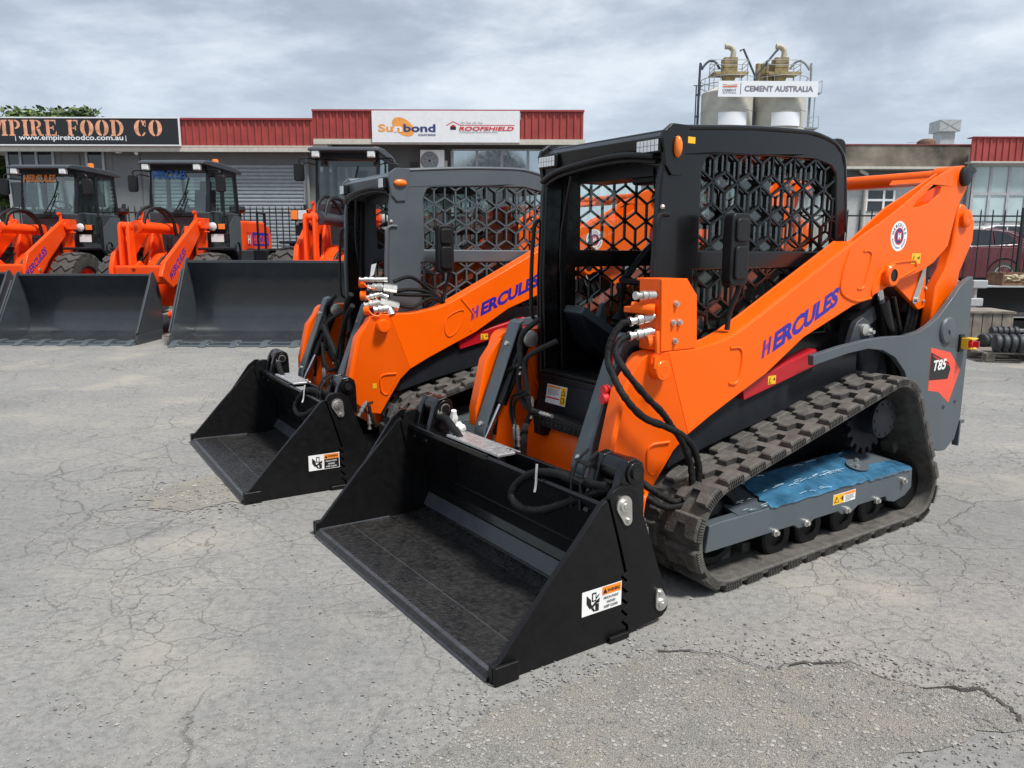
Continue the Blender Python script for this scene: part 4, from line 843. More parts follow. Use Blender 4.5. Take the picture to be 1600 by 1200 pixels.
# ------------------------------------------------------------------ wheel loader
WARM = [(-2.50, 2.20), (-2.62, 2.27), (-2.75, 2.24), (-2.82, 2.10), (-2.74, 1.99), (-1.97, 1.41), (-1.42, .98), (-1.24, .93), (-.79, 1.15), (-.86, 1.26), (-1.00, 1.42), (-1.27, 1.56)]
WARM2 = [(-2.50, 2.20), (-2.62, 2.27), (-2.75, 2.24), (-2.82, 2.10), (-2.74, 1.99), (-1.97, 1.41), (-1.50, .98), (-1.32, .35), (-1.17, .32), (-1.15, .95), (-1.13, 1.28), (-1.27, 1.56)]
BUCKETP = mat('glossy_charcoal_paint', (0.020, 0.024, 0.030), 0.22, coat=0.3, var=0.08, scale=3, dust=0.06)
def tyre(root, x, y, r, w, z=None):
    z = r if z is None else z; hw = w / 2
    t = MB(); t.lathe([(r * .56, -hw * .82), (r * .62, -hw), (r * .80, -hw * 1.06), (r * .92, -hw * .98), (r * .955, -hw * .85), (r * .955, hw * .85), (r * .92, hw * .98), (r * .80, hw * 1.06), (r * .62, hw), (r * .56, hw * .82)], (x, y, z), 'y', 48)
    NB = 20; zig = [(-1.02, .10), (-.5, -.12), (0, .12), (.5, -.12), (1.02, .10)]
    for k in range(NB):
        vs = []
        for rr, sh in ((.93, 0), (1.0, .02)):
            for edge in (0, 1):
                for (u, d) in (zig if edge == 0 else zig[::-1]):
                    a = 2 * math.pi * (k + d * 2.2 + (.0 + sh if edge == 0 else .74 - sh)) / NB; rad = r * (rr if abs(u) < .9 else rr * .965 - .0)
                    vs.append((x + rad * math.cos(a), y + u * hw, z + rad * math.sin(a)))
        m = 10; t.add(vs, [(i, (i + 1) % m, m + (i + 1) % m, m + i) for i in range(m)] + [(10, 11, 18, 19), (11, 12, 17, 18), (12, 13, 16, 17), (13, 14, 15, 16)])
    wh = obj('wheel', t, TYRE, root, ang=30)
    m = MB(); m.lathe([(0, hw * .45), (r * .20, hw * .45), (r * .22, hw * .2), (r * .45, hw * .15), (r * .50, hw * .7), (r * .58, hw * .86)], (x, y, z), 'y', 32); m.lathe([(0, -hw * .45), (r * .20, -hw * .45), (r * .22, -hw * .2), (r * .45, -hw * .15), (r * .50, -hw * .7), (r * .58, -hw * .86)], (x, y, z), 'y', 32)
    obj('rim', m, ORANGE_RED, wh)
def loader_bucket(root, w, off, hs=1.0):
    h = w / 2; b = MB(); Y = lambda a: off + a * h
    out = [(.02, .012), (-.72, .012), (-.88, .05), (-1.0, .16), (-1.075, .33), (-1.09, .55), (-1.05, .78), (-.96, .98), (-.83, 1.17), (-.81, 1.155)]; inn = [(-.93, .96), (-1.015, .77), (-1.05, .55), (-1.035, .34), (-.97, .19), (-.865, .09), (-.72, .045), (0, .035)]
    b.prism([(x, z * hs) for x, z in out + inn], Y(-1), Y(1))
    bo = obj('bucket', b, BUCKETP, root, bev=.006, seg=1)
    for s in (-1, 1):
        p = MB(); p.prism([(x, z * hs) for x, z in [(-.03, .02), (-.05, .20), (-.68, 1.06), (-.76, 1.18), (-.85, 1.22), (-1.02, 1.0), (-1.11, .72), (-1.11, .35), (-1.06, .14), (-.92, .0), (-.1, .0)]], Y(s), Y(s) + s * .03)
        p.prism([(x, z * hs) for x, z in [(-.02, .20), (-.66, 1.07), (-.70, 1.04), (-.09, .20)]], Y(s) + s * .03, Y(s) + s * .055); p.prism([(x, z * hs) for x, z in [(-.02, -.0 + .004), (-.05, .16), (-1.05, .16), (-.95, .004)]], Y(s) + s * .03, Y(s) + s * .05)
        obj('side_plate', p, GREY_D, bo, bev=.006)
    p = MB(); p.b2((-.80, Y(-1), 1.135 * hs), (-.845, Y(1), 1.175 * hs)); obj('top_lip', p, GREY_D, bo, bev=.006)
    p = MB(); p.prism([(.05, .008), (.04, .022), (-.22, .052), (-.22, .02)], Y(-1) - .02, Y(1) + .02); obj('cutting_edge', p, GREY, bo)
    n = 7
    for i in range(n):
        y = Y(-1) + .05 + (w - .1) * i / (n - 1); p = MB(); p.prism([(.17, .004), (.16, .022), (-.02, .085), (-.20, .085), (-.20, .04), (.0, .006)], y - .05, y + .05); obj('bucket_tooth', p, GREY, bo, bev=.006)
    return bo
def wheel_loader(label, loc, scale, bw, boff, hs, txt, glasscol, big=False, fwd=False):
    root = thing('wheel_loader', label, 'wheel loader', loc, R(-90), 'wheel loaders parked in a row', scale)
    O = ORANGE_RED
    loader_bucket(root, bw, boff, hs)
    for x, r in ((-2.40, .79), (-5.75, .79)):
        for s in (1, -1): tyre(root, x, s * .89, r, .46)
    # front frame
    f = MB(); f.prism([(-1.75, .55), (-1.75, .95), (-2.2, 1.25), (-2.55, 2.1), (-2.85, 2.1), (-3.0, 1.3), (-3.0, .55)], -.36, -.30); f.prism([(-1.75, .55), (-1.75, .95), (-2.2, 1.25), (-2.55, 2.1), (-2.85, 2.1), (-3.0, 1.3), (-3.0, .55)], .30, .36); f.b2((-1.75, -.30, .55), (-3.0, .30, 1.0)); f.prism([(-1.75, .95), (-2.4, 1.55), (-2.95, 1.6), (-2.95, 1.0)], -.30, .30); f.b2((-2.2, -.9, .62), (-2.6, .9, .9))
    fo = obj('front_frame', f, O, root, bev=.02)
    for s in (1, -1):
        a = MB(); a.prism(WARM if (fwd and s > 0) else WARM2, s * .49, s * .57); a.cyl((-2.66, s * .46, 2.13), (-2.66, s * .62, 2.13), .09, 20); ao = obj('lift_arm', a, O, root, bev=.02, seg=3)
        a = MB(); a.cyl((-1.23, s * .45, .42), (-1.23, s * .62, .42), .07, 18); obj('arm_pin', a, O, ao, bev=.01)
        a = MB(); a.b2((-2.60, s * .575, 2.05), (-2.90, s * .68, 2.26)); a.b2((-2.72, s * .40, 1.1), (-2.80, s * .66, 2.05)); a.b2((-2.75, s * .66, 1.98), (-2.62, s * .74, 2.0)); obj('arm_pivot_bracket', a, O, fo, bev=.015)
        a = MB(); a.tube([(-2.56, s * .53, 2.22), (-2.57, s * .53, 2.33), (-2.55, s * .53, 2.37), (-2.48, s * .53, 2.375)], .03, 8, 4); obj('lock_hook', a, O, fo)
        c = MB(); c.cyl((-2.75, s * .33, 1.1), (-1.9, s * .40, 1.05), .065, 16); c.cyl((-1.9, s * .40, 1.05), (-1.55, s * .43, 1.0), .035, 12, mi=1); obj('lift_cylinder', c, [O, CHROME], root)
    d = MB(); ang = math.atan2(2.18 - 1.22, 1.40); c_, s_ = math.cos(ang), math.sin(ang)
    # text rises along the arm: right of the reader is -x (backwards) and up
    L0 = (-1.17, .5715, 1.06)
    v, fcs = text2d('ERCULES', size=1, bold=.03, shear=.2); x1 = max(p[0] for p in v); k = .76 / x1
    fn = plane_map(L0, (-c_, 0, s_), (s_, 0, c_)); d.add([fn(.15 + p[0] * k, p[1] * .205) for p in v], fcs)
    for xo in (0, .075):
        for i in range(3): d.add([fn(xo + i * .018 + q * .03, h_) for q, h_ in ((0, 0), (.36, 0), (1.36, .148), (1.0, .148))], [(0, 1, 2, 3)])
    d.add([fn(.03, .06), fn(.11, .06), fn(.115, .09), fn(.035, .09)], [(0, 1, 2, 3)])
    obj('name_lettering', d, BLUE, root, smooth=False)
    x = MB(); x.b2((-1.18, -.49, 1.0), (-1.55, .49, 1.34)); x.cyl((-1.4, -.49, 1.16), (-1.4, .49, 1.16), .14, 20); obj('arm_crossbeam', x, O, root, bev=.04, seg=3)
    # bell crank, tilt cylinder and link
    b = MB()
    for y in (-.36, -.20): b.prism([(-1.26, 2.12), (-1.36, 2.14), (-1.42, 2.08), (-1.46, 1.3), (-1.46, 1.05), (-1.42, .70), (-1.20, .62), (-1.17, .85), (-1.20, 1.2), (-1.22, 2.05)], y - .025, y + .025)
    b.cyl((-1.34, -.40, 2.06), (-1.34, -.16, 2.06), .06, 16); b.cyl((-1.38, -.40, 1.18), (-1.38, -.16, 1.18), .12, 18); b.cyl((-1.26, -.40, .70), (-1.26, -.16, .70), .07, 16); obj('bell_crank', b, O, root, bev=.012)
    b = MB(); b.prism([(-1.15, 1.30), (-1.42, 1.42), (-1.6, 1.3), (-1.6, 1.05), (-1.28, 1.02)], -.14, -.08); b.cyl((-1.38, -.14, 1.20), (-1.38, -.06, 1.20), .06, 16); obj('crank_support', b, O, root, bev=.01)
    c = MB(); c.cyl((-1.36, -.28, 2.06), (-1.65, -.22, 2.06), .045, 14, mi=1); c.cyl((-1.65, -.22, 2.06), (-2.60, -.02, 2.04), .105, 22); c.cyl((-1.62, -.22, 2.06), (-1.74, -.20, 2.06), .12, 22); c.cyl((-2.62, -.14, 2.04), (-2.62, .12, 2.04), .11, 18); obj('tilt_cylinder', c, [(O if not big else GREY_D), CHROME], root)
    c = MB(); c.tube([(-1.72, -.12, 2.12), (-1.85, -.08, 2.36), (-2.15, .02, 2.42), (-2.4, .12, 2.28), (-2.5, .16, 1.9)], .035, 8, 8); c.tube([(-1.70, -.26, 2.14), (-1.85, -.26, 2.32), (-2.2, -.2, 2.46), (-2.55, -.1, 2.34), (-2.7, .0, 2.1)], .03, 8, 8); c.tube([(-2.45, .18, 1.62), (-2.5, .24, 1.9), (-2.62, .28, 2.1)], .03, 8, 5); obj('hydraulic_hose', c, HOSE, root)
    c = MB(); c.b2((-2.30, .02, 1.50), (-2.42, .14, 1.72)); c.cyl((-2.33, .08, 1.66), (-2.33, .08, 1.88), .05, 12); c.tube([(-1.95, -.05, 1.3), (-2.1, .0, 1.45), (-2.3, .1, 1.55)], .03, 8, 5); obj('valve_block', c, PLASTIC, root, bev=.01)
    # rear chassis, cab, hood
    h = MB(); h.b2((-3.0, -.42, .62), (-7.25, .42, 1.15)); h.b2((-5.5, -.9, .62), (-6.0, .9, .9)); obj('rear_frame', h, HULL, root, bev=.02)
    h = MB(); h.prism([(-5.05, 1.15), (-5.05, 2.30), (-6.7, 2.32), (-7.15, 2.20), (-7.28, 1.95), (-7.28, 1.15)], -.60, .60); ho = obj('engine_hood', h, O, root, bev=.06, seg=4)
    d = MB(); d.add([(-5.75, .603, 1.72), (-7.0, .603, 1.72), (-7.0, .603, 2.05), (-5.75, .603, 2.05)], [(0, 1, 2, 3)], 0); put_text(d, 'HERCULES', plane_map((-5.82, .605, 1.78), (-1, 0, 0), (0, 0, 1)), 1, width=1.1, size=.28, bold=.03, shear=.2); d.add([(-5.35, .603, 1.72), (-5.62, .603, 1.72), (-5.62, .603, 2.05), (-5.35, .603, 2.05)], [(0, 1, 2, 3)], 2); put_text(d, 'H', plane_map((-5.40, .605, 1.78), (-1, 0, 0), (0, 0, 1)), 3, size=.28, bold=.03); obj('side_lettering', d, [BLUE, O, REDV, WHITE], ho, smooth=False)
    for s in (1, -1):
        g = MB(); g.prism([(-5.15, 1.15), (-5.15, 1.62), (-5.35, 1.66), (-6.15, 1.66), (-6.45, 1.45), (-6.55, 1.15), (-6.48, 1.15), (-6.38, 1.42), (-6.12, 1.60), (-5.38, 1.60), (-5.22, 1.45)], s * .60, s * 1.12); obj('rear_fender', g, HULL, root, bev=.02)
        g = MB(); g.prism([(-2.35, 1.62), (-2.35, 1.67), (-3.0, 1.68), (-3.22, 1.55), (-3.35, 1.1), (-3.30, 1.08), (-3.17, 1.50), (-2.98, 1.62)], s * .62, s * 1.14); obj('front_fender', g, HULL, root, bev=.012)
        g = MB(); g.b2((-3.45, s * .62, .55), (-4.2, s * 1.0, .60)); g.b2((-3.45, s * .66, .95), (-4.2, s * .95, 1.0)); g.b2((-3.5, s * .60, 1.0), (-4.9, s * .9, 1.62)); obj('cab_steps', g, GREY_D, root, bev=.02)
        g = MB(); g.tube([(-4.95, s * 1.0, 1.6), (-4.95, s * 1.0, 2.42), (-5.0, s * 1.0, 2.47), (-5.45, s * 1.0, 2.47), (-5.5, s * 1.0, 2.42), (-5.5, s * 1.0, 1.62)], .028, 8, 3); g.tube([(-3.5, s * .98, 1.0), (-3.5, s * .98, 1.7), (-3.6, s * .98, 1.78), (-3.75, s * .98, 1.7), (-3.75, s * .98, 1.2)], .022, 8, 4); obj('handrail', g, HULL, root)
    h = MB(); h.b2((-7.20, -.62, .75), (-7.42, .62, 1.35)); obj('counterweight', h, HULL, root, bev=.05, seg=3)
    h = MB(); h.cyl((-5.5, -.25, 2.3), (-5.5, -.25, 2.62), .06, 14); h.cyl((-5.5, -.25, 2.6), (-5.5, -.25, 2.64), .09, 14); h.lathe([(0, 2.66), (.18, 2.64), (.2, 2.56), (.15, 2.5), (.09, 2.48), (.09, 2.3)], (-5.6, .32, 0), 'z', 18); obj('exhaust', h, PLASTIC, ho)
    cb = MB(); cb.prism([(-3.15, 1.2), (-3.12, 1.7), (-3.06, 2.40), (-3.30, 2.44), (-4.85, 2.44), (-4.95, 1.6), (-4.95, 1.2)], -.62, .62); cab = obj('cab', cb, GREY_D, root, bev=.03, seg=3)
    p = MB()
    for s in (1, -1):
        for (x0, z0, x1, z1, t) in ((-3.08, 2.40, -3.22, 3.34, .07), (-3.92, 2.42, -3.96, 3.34, .07), (-4.82, 2.42, -4.72, 3.34, .08)):
            p.prism([(x0, z0), (x0 - t, z0), (x1 - t, z1), (x1, z1)], s * .54, s * .62)
        p.b2((-3.15, s * .54, 3.26), (-4.78, s * .62, 3.34)); p.b2((-3.88, s * .57, 1.75), (-3.95, s * .63, 2.45))
    p.b2((-3.15, -.58, 3.24), (-3.24, .58, 3.34)); p.b2((-4.70, -.58, 3.24), (-4.78, .58, 3.34)); obj('cab_posts', p, HULL, cab, bev=.012)
    gl = MB(); gl.quad((-3.085, -.56, 2.38), (-3.085, .56, 2.38), (-3.20, .56, 3.28), (-3.20, -.56, 3.28)); obj('windscreen', gl, glasscol, cab, smooth=False)
    gl = MB()
    for s in (1, -1): gl.add([(-3.16, s * .60, 2.42), (-3.92, s * .60, 2.42), (-3.96, s * .60, 3.28), (-3.27, s * .60, 3.28)], [(0, 1, 2, 3)]); gl.add([(-3.98, s * .60, 2.42), (-4.80, s * .60, 2.42), (-4.70, s * .60, 3.28), (-4.0, s * .60, 3.28)], [(0, 1, 2, 3)])
    gl.quad((-4.80, -.55, 2.42), (-4.80, .55, 2.42), (-4.73, .55, 3.28), (-4.73, -.55, 3.28)); obj('side_glass', gl, glasscol, cab, smooth=False)
    gl = MB(); gl.quad((-3.30, .624, 1.75), (-3.86, .624, 1.75), (-3.90, .624, 2.40), (-3.12, .624, 2.40)); obj('door_glass', gl, glasscol, cab, smooth=False)
    dd = MB(); dd.prism([(-3.98, 1.30), (-3.98, 2.05), (-4.5, 2.38), (-4.90, 2.38), (-4.93, 1.30)], .622, .63); dd.b2((-4.3, .63, 1.62), (-4.7, .64, 1.80)); obj('side_panel', dd, GREY, cab, bev=.01)
    rf = MB(); NBX = 10
    prof = [(-2.78, 3.335), (-2.80, 3.385), (-3.0, 3.43), (-3.6, 3.46), (-4.6, 3.45), (-5.0, 3.41), (-5.08, 3.36), (-5.05, 3.33)]
    rf.prism(prof, -.66, .66); ro = obj('cab_roof', rf, GREY_D, cab, bev=.04, seg=3)
    b = MB(); b.lathe([(0, 3.60), (.06, 3.59), (.07, 3.56), (.07, 3.45)], (-4.3, .35, 0), 'z', 14); obj('beacon', b, AMBER, ro)
    for s in (1, -1):
        w = MB(); w.b2((-2.80, s * .52 - .07, 3.22), (-2.90, s * .52 + .07, 3.335)); wl = obj('work_light', w, WHITE, ro, bev=.012)
        w = MB(); w.b2((-2.785, s * .52 - .055, 3.235), (-2.799, s * .52 + .055, 3.32)); obj('lamp_lens', w, LENS, wl)
        m = MB(); m.prism(rrect(s * .90 - .10, 2.80, s * .90 + .10, 3.14, .05), -3.02, -3.09, 'x'); mo = obj('side_mirror', m, PLASTIC, cab, bev=.02)
        m = MB(); m.tube([(-3.2, s * .60, 3.22), (-3.12, s * .75, 3.24), (-3.06, s * .88, 3.22), (-3.06, s * .90, 3.12)], .016, 6, 4); m.tube([(-3.2, s * .60, 3.12), (-3.1, s * .78, 3.15), (-3.06, s * .9, 3.10)], .012, 6, 4); obj('mirror_arm', m, PLASTIC, mo)
        m = MB(); m.b2((-2.97, s * .80 - .19, 2.03), (-3.08, s * .80 + .19, 2.17)); m.b2((-3.02, s * .56, 1.98), (-3.08, s * .95, 2.03)); m.b2((-3.0, s * .62, 1.78), (-3.14, s * 1.0, 1.98)); hl = obj('headlight_unit', m, PLASTIC, cab, bev=.02)
        m = MB(); m.lathe([(0, -2.925), (.05, -2.93), (.085, -2.95), (.09, -2.972)], (0, s * .80 - .09, 2.10), 'x', 18); obj('headlight', m, LENS, hl)
        m = MB(); m.b2((-2.945, s * .80 + .03, 2.045), (-2.971, s * .80 + .17, 2.155)); obj('indicator', m, AMBER, hl, bev=.01)
    m = MB(); m.tube([(-3.02, -.05, 2.42), (-3.07, .10, 2.70), (-3.12, .16, 2.86)], .012, 6, 2); m.tube([(-3.02, .05, 2.42), (-3.07, .16, 2.70), (-3.12, .20, 2.84)], .010, 6, 2); m.tube([(-3.12, .12, 2.75), (-3.15, .21, 3.10)], .014, 5, 1); m.b2((-3.0, -.08, 2.36), (-3.06, .08, 2.44)); obj('wiper', m, PLASTIC, cab)
    s_ = MB(); s_.b2((-4.0, -.25, 2.0), (-4.5, .25, 2.35)); s_.prism([(-4.35, 2.3), (-4.45, 2.3), (-4.6, 2.95), (-4.5, 2.95)], -.23, .23); s_.prism([(-4.52, 2.95), (-4.60, 2.95), (-4.62, 3.15), (-4.55, 3.15)], -.13, .13); obj('seat', s_, SEATM, cab, bev=.03, seg=3)
    s_ = MB(); s_.tube([(-3.35, 0, 2.3), (-3.55, 0, 2.55)], .03, 8, 1); q = Matrix.Rotation(R(-25), 3, 'Y'); s_.tube([Vector((-3.60, 0, 2.60)) + q @ Vector((.19 * math.cos(2 * math.pi * k / 14), .19 * math.sin(2 * math.pi * k / 14), 0)) for k in range(14)], .016, 6, 2, closed=True); s_.prism([(-3.2, 2.3), (-3.2, 2.45), (-3.4, 2.5), (-3.5, 2.3)], -.3, .3); obj('steering_wheel', s_, PLASTIC, cab)
    if txt is not None:
        t = MB(); v, fcs = text2d('HERCULES', size=1, bold=.03, shear=.2); x1 = max(p[0] for p in v); k = .72 / x1
        fn = plane_map((-3.135, -.55, 3.08), (0, 1, 0), (-.127, 0, .992)); t.add([fn(p[0] * k, p[1] * .22) for p in v], fcs); obj('windscreen_lettering', t, txt, cab, smooth=False)
    m = MB(); m.b2((-3.0, .66, 1.79), (-2.995, .92, 1.95)); obj('white_plate', m, WHITE, cab)
    m = MB(); m.b2((-3.06, -.60, 1.30), (-3.13, .60, 1.62)); obj('front_cover', m, HULL, cab, bev=.02); m = MB(); m.b2((-3.02, -.3, 2.30), (-3.07, .3, 2.40)); obj('wiper_cover', m, HULL, cab, bev=.02)
    for s in (1, -1):
        m = MB(); m.tube([(-3.93, s * .63, 1.55), (-3.93, s * .68, 1.58), (-3.93, s * .68, 2.3), (-3.93, s * .63, 2.34)], .018, 6, 3); m.b2((-3.80, s * .625, 1.95), (-3.90, s * .65, 2.0)); obj('door_handle', m, PLASTIC, cab)
        m = MB(); m.tube([(-3.02, s * .42, .95), (-2.7, s * .45, 1.3), (-2.65, s * .44, 1.8)], .022, 6, 5); m.tube([(-1.9, s * .46, 1.12), (-2.3, s * .44, 1.45), (-2.7, s * .42, 1.7)], .016, 6, 5); obj('hydraulic_hose', m, HOSE, root)
        m = MB(); m.cyl((-2.66, s * .575, 2.13), (-2.66, s * .60, 2.13), .05, 12); m.cyl((-1.60, s * .572, 1.22), (-1.60, s * .585, 1.22), .035, 10); obj('arm_bolt', m, ZINC, root)
    if big:
        m = MB(); m.b2((-1.9, -.78, 2.02), (-2.0, -.48, 2.22)); m.tube([(-1.97, -.5, 2.0), (-2.1, -.5, 1.9), (-2.4, -.45, 1.95)], .05, 8, 4); q = obj('headlight_unit', m, PLASTIC, root, bev=.02)
        m = MB(); m.b2((-1.88, -.64, 2.04), (-1.899, -.49, 2.20)); obj('headlight', m, LENS, q, bev=.01); m = MB(); m.b2((-1.88, -.77, 2.04), (-1.899, -.65, 2.20)); obj('indicator', m, AMBER, q, bev=.01)
    return root
wheel_loader('wheel loader with HERCULES in orange letters on its windscreen', (-9.85, 13.75, 0), .97, 2.3, -.74, 1.02, WARN, CLEAR)
wheel_loader('wheel loader with HERCULES in blue letters on its windscreen', (-6.70, 12.85, 0), .97, 2.40, -.84, 1.02, BLUE2, CLEAR, False, True)
wheel_loader('largest wheel loader with tallest bucket, half hidden by the grey cabbed track loader', (-3.33, 12.70, 0), 1.05, 2.95, -.74, 1.14, None, TINT, True)
wheel_loader('wheel loader seen only through the side windows of the black cab', (4.15, 11.6, 0), .93, 2.2, -.1, 1.0, None, CLEAR)

# ------------------------------------------------------------------ setting: yard, car park terrace, patches
def asphalt():
    m = bpy.data.materials.new('worn_asphalt'); m.use_nodes = True; t = m.node_tree; b = t.nodes['Principled BSDF']
    co = N(t, 'ShaderNodeTexCoord'); V = co.outputs['Object']
    def noise(s, d=5.0, r=.6, vec=None, out=0): n = N(t, 'ShaderNodeTexNoise', Scale=s, Detail=d, Roughness=r); Lk(t, vec or V, n.inputs['Vector']); return n.outputs[out]
    big = noise(.35, 4); mid = noise(1.6, 6, .65); fine = noise(26, 6, .7); grit = noise(150, 3, .6)
    base = ramp(t, big, [(.34, (.180, .179, .176)), (.5, (.232, .229, .222)), (.66, (.272, .264, .248))]).outputs[0]
    base = mixc(t, ramp(t, mid, [(.35, 0), (.72, .55)]).outputs[0], base, (.305, .294, .272))
    base = mixc(t, ramp(t, fine, [(.32, .75), (.56, 0)]).outputs[0], base, (.135, .135, .132))
    # exposed aggregate: pale and dark stones
    vo = N(t, 'ShaderNodeTexVoronoi', Scale=85.0); Lk(t, V, vo.inputs['Vector'])
    st = ramp(t, vo.outputs['Distance'], [(.16, 1), (.34, 0)]).outputs[0]; sc = N(t, 'ShaderNodeSeparateColor'); Lk(t, vo.outputs['Color'], sc.inputs[0])
    agg = ramp(t, sc.outputs[0], [(0, (.08, .08, .08)), (.4, (.21, .208, .20)), (.75, (.40, .39, .37)), (1, (.62, .60, .57))]).outputs[0]
    amt = math_(t, 'MULTIPLY', st, ramp(t, mid, [(.3, .25), (.7, .75)]).outputs[0]); base = mixc(t, amt, base, agg)
    # dusty sand stains
    dn_ = noise(.9, 7, .62); dmap = ramp(t, dn_, [(.53, 0), (.70, .65)]).outputs[0]; base = mixc(t, dmap, base, (.365, .335, .28))
    # scuffs: long thin pale scrapes in two directions
    for ang, q in ((25, .5), (-38, .36)):
        mp_ = N(t, 'ShaderNodeMapping'); mp_.inputs['Rotation'].default_value = (0, 0, R(ang)); mp_.inputs['Scale'].default_value = (1.3, 26, 1); Lk(t, V, mp_.inputs[0])
        sn = noise(1.6, 5, .65, mp_.outputs[0]); f = math_(t, 'MULTIPLY', ramp(t, sn, [(.58, 0), (.72, q)]).outputs[0], ramp(t, noise(.7, 3), [(.42, 0), (.6, 1)]).outputs[0]); base = mixc(t, f, base, (.42, .405, .38))
    # crazed cracks, wobbly voronoi borders at three sizes, present in patches
    wob = N(t, 'ShaderNodeTexNoise', Scale=2.3, Detail=7.0, Roughness=.6); Lk(t, V, wob.inputs['Vector'])
    add = N(t, 'ShaderNodeVectorMath', operation='MULTIPLY_ADD'); Lk(t, wob.outputs['Color'], add.inputs[0]); add.inputs[1].default_value = (.32, .32, .32); Lk(t, V, add.inputs[2])
    crack = None
    for sc_, wd, lo, hi, ns in ((.8, .005, .46, .56, .5), (2.6, .011, .44, .58, .6), (5.2, .018, .49, .62, .8)):
        v = N(t, 'ShaderNodeTexVoronoi', Scale=sc_); v.feature = 'DISTANCE_TO_EDGE'; Lk(t, add.outputs[0], v.inputs['Vector'])
        c = ramp(t, v.outputs['Distance'], [(wd * .35, 1), (wd, 0)]).outputs[0]
        c = math_(t, 'MULTIPLY', c, ramp(t, noise(ns, 4, .6), [(lo, 0), (hi, 1)]).outputs[0]); crack = c if crack is None else math_(t, 'MAXIMUM', crack, c)
    base = mixc(t, math_(t, 'MULTIPLY', crack, .52), base, (.07, .066, .06))
    Lk(t, base, b.inputs['Base Color']); b.inputs['Specular IOR Level'].default_value = .3
    rr = ramp(t, fine, [(.3, .78), (.7, .93)]); Lk(t, rr.outputs[0], b.inputs['Roughness'])
    hgt = math_(t, 'ADD', math_(t, 'ADD', math_(t, 'MULTIPLY', fine, .5), math_(t, 'MULTIPLY', st, .35)), math_(t, 'MULTIPLY', crack, -1.3))
    hgt = math_(t, 'ADD', hgt, math_(t, 'MULTIPLY', grit, .35))
    bp = N(t, 'ShaderNodeBump', Strength=.55, Distance=.012); Lk(t, hgt, bp.inputs['Height']); Lk(t, bp.outputs[0], b.inputs['Normal'])
    return m
ASPH = asphalt()
def gravelm(name, a, b_, c, scale=190):
    m = bpy.data.materials.new(name); m.use_nodes = True; t = m.node_tree; b = t.nodes['Principled BSDF']; co = N(t, 'ShaderNodeTexCoord')
    vo = N(t, 'ShaderNodeTexVoronoi', Scale=scale); Lk(t, co.outputs['Object'], vo.inputs['Vector']); sc = N(t, 'ShaderNodeSeparateColor'); Lk(t, vo.outputs['Color'], sc.inputs[0])
    n = N(t, 'ShaderNodeTexNoise', Scale=2.6, Detail=6.0, Roughness=.65); Lk(t, co.outputs['Object'], n.inputs['Vector'])
    st = ramp(t, sc.outputs[0], [(0, a), (.5, b_), (1, c)]).outputs[0]
    dust = ramp(t, n.outputs[0], [(.42, 0), (.60, .75)]).outputs[0]; col = mixc(t, dust, st, (.315, .285, .235)); n5 = N(t, 'ShaderNodeTexNoise', Scale=5.5, Detail=5.0, Roughness=.6); Lk(t, co.outputs['Object'], n5.inputs['Vector']); col = mixc(t, ramp(t, n5.outputs[0], [(.5, 0), (.66, .6)]).outputs[0], col, (.20, .198, .19))
    gap = ramp(t, vo.outputs['Distance'], [(.35, 0), (.75, .7)]).outputs[0]; col = mixc(t, gap, col, (.19, .182, .166))
    Lk(t, col, b.inputs['Base Color']); b.inputs['Roughness'].default_value = .92; b.inputs['Specular IOR Level'].default_value = .2
    h = math_(t, 'SUBTRACT', 1.0, vo.outputs['Distance']); bp = N(t, 'ShaderNodeBump', Strength=.7, Distance=.010); Lk(t, h, bp.inputs['Height']); Lk(t, bp.outputs[0], b.inputs['Normal']); return m
GRAV = gravelm('loose_gravel', (.19, .186, .174), (.27, .26, .238), (.41, .395, .365))
g = MB(); nx, ny = 60, 60
g.quad((-260, -40, 0), (260, -40, 0), (260, 20.6, 0), (-260, 20.6, 0)); struct(obj('yard_ground', g, ASPH))
g = MB(); g.quad((-600, 20.6, .58), (600, 20.6, .58), (600, 900, .58), (-600, 900, .58)); g.quad((-260, 20.6, 0), (260, 20.6, 0), (260, 20.6, .58), (-260, 20.6, .58)); struct(obj('car_park_ground', g, ASPH, smooth=False))

def blob_sheet(name, pts, z, m, jit=.05, sub=6, seed=1):
    """irregular flat patch with a ragged outline; pts are ground points"""
    rnd = random.Random(seed); P = []; n = len(pts)
    for i in range(n):
        a, b = Vector(pts[i]), Vector(pts[(i + 1) % n]); L = (b - a).length; k = max(2, int(L / .09)); nr = Vector((b.y - a.y, a.x - b.x)).normalized()
        o1, o2 = rnd.uniform(0, 9), rnd.uniform(0, 9)
        for j in range(k):
            t = j / k; w = min(t, 1 - t) * 2; P.append(a.lerp(b, t) + nr * (jit * (math.sin(o1 + t * 11) * .6 + math.sin(o2 + t * 27) * .4) * min(1, w * 4) + rnd.uniform(-.02, .02)))
    mb = MB(); mb.add([(p.x, p.y, z) for p in P], [tuple(range(len(P)))]); o = obj(name, mb, m, smooth=False); struct(o); return P
G2 = lambda x, y: (lambda p: (p.x, p.y))(ground_pt(x, y))
patch = [G2(*p) for p in ((500, 1300), (640, 1200), (760, 1120), (870, 1075), (960, 1040), (1030, 1018), (1120, 1022), (1190, 1046), (1240, 1040), (1330, 1035), (1380, 1062), (1450, 1078), (1535, 1082), (1570, 1102), (1600, 1134), (1500, 1156), (1410, 1180), (1380, 1250), (1300, 1330))]
PP = blob_sheet('gravel_patch', patch, .004, GRAV, .035, seed=5)
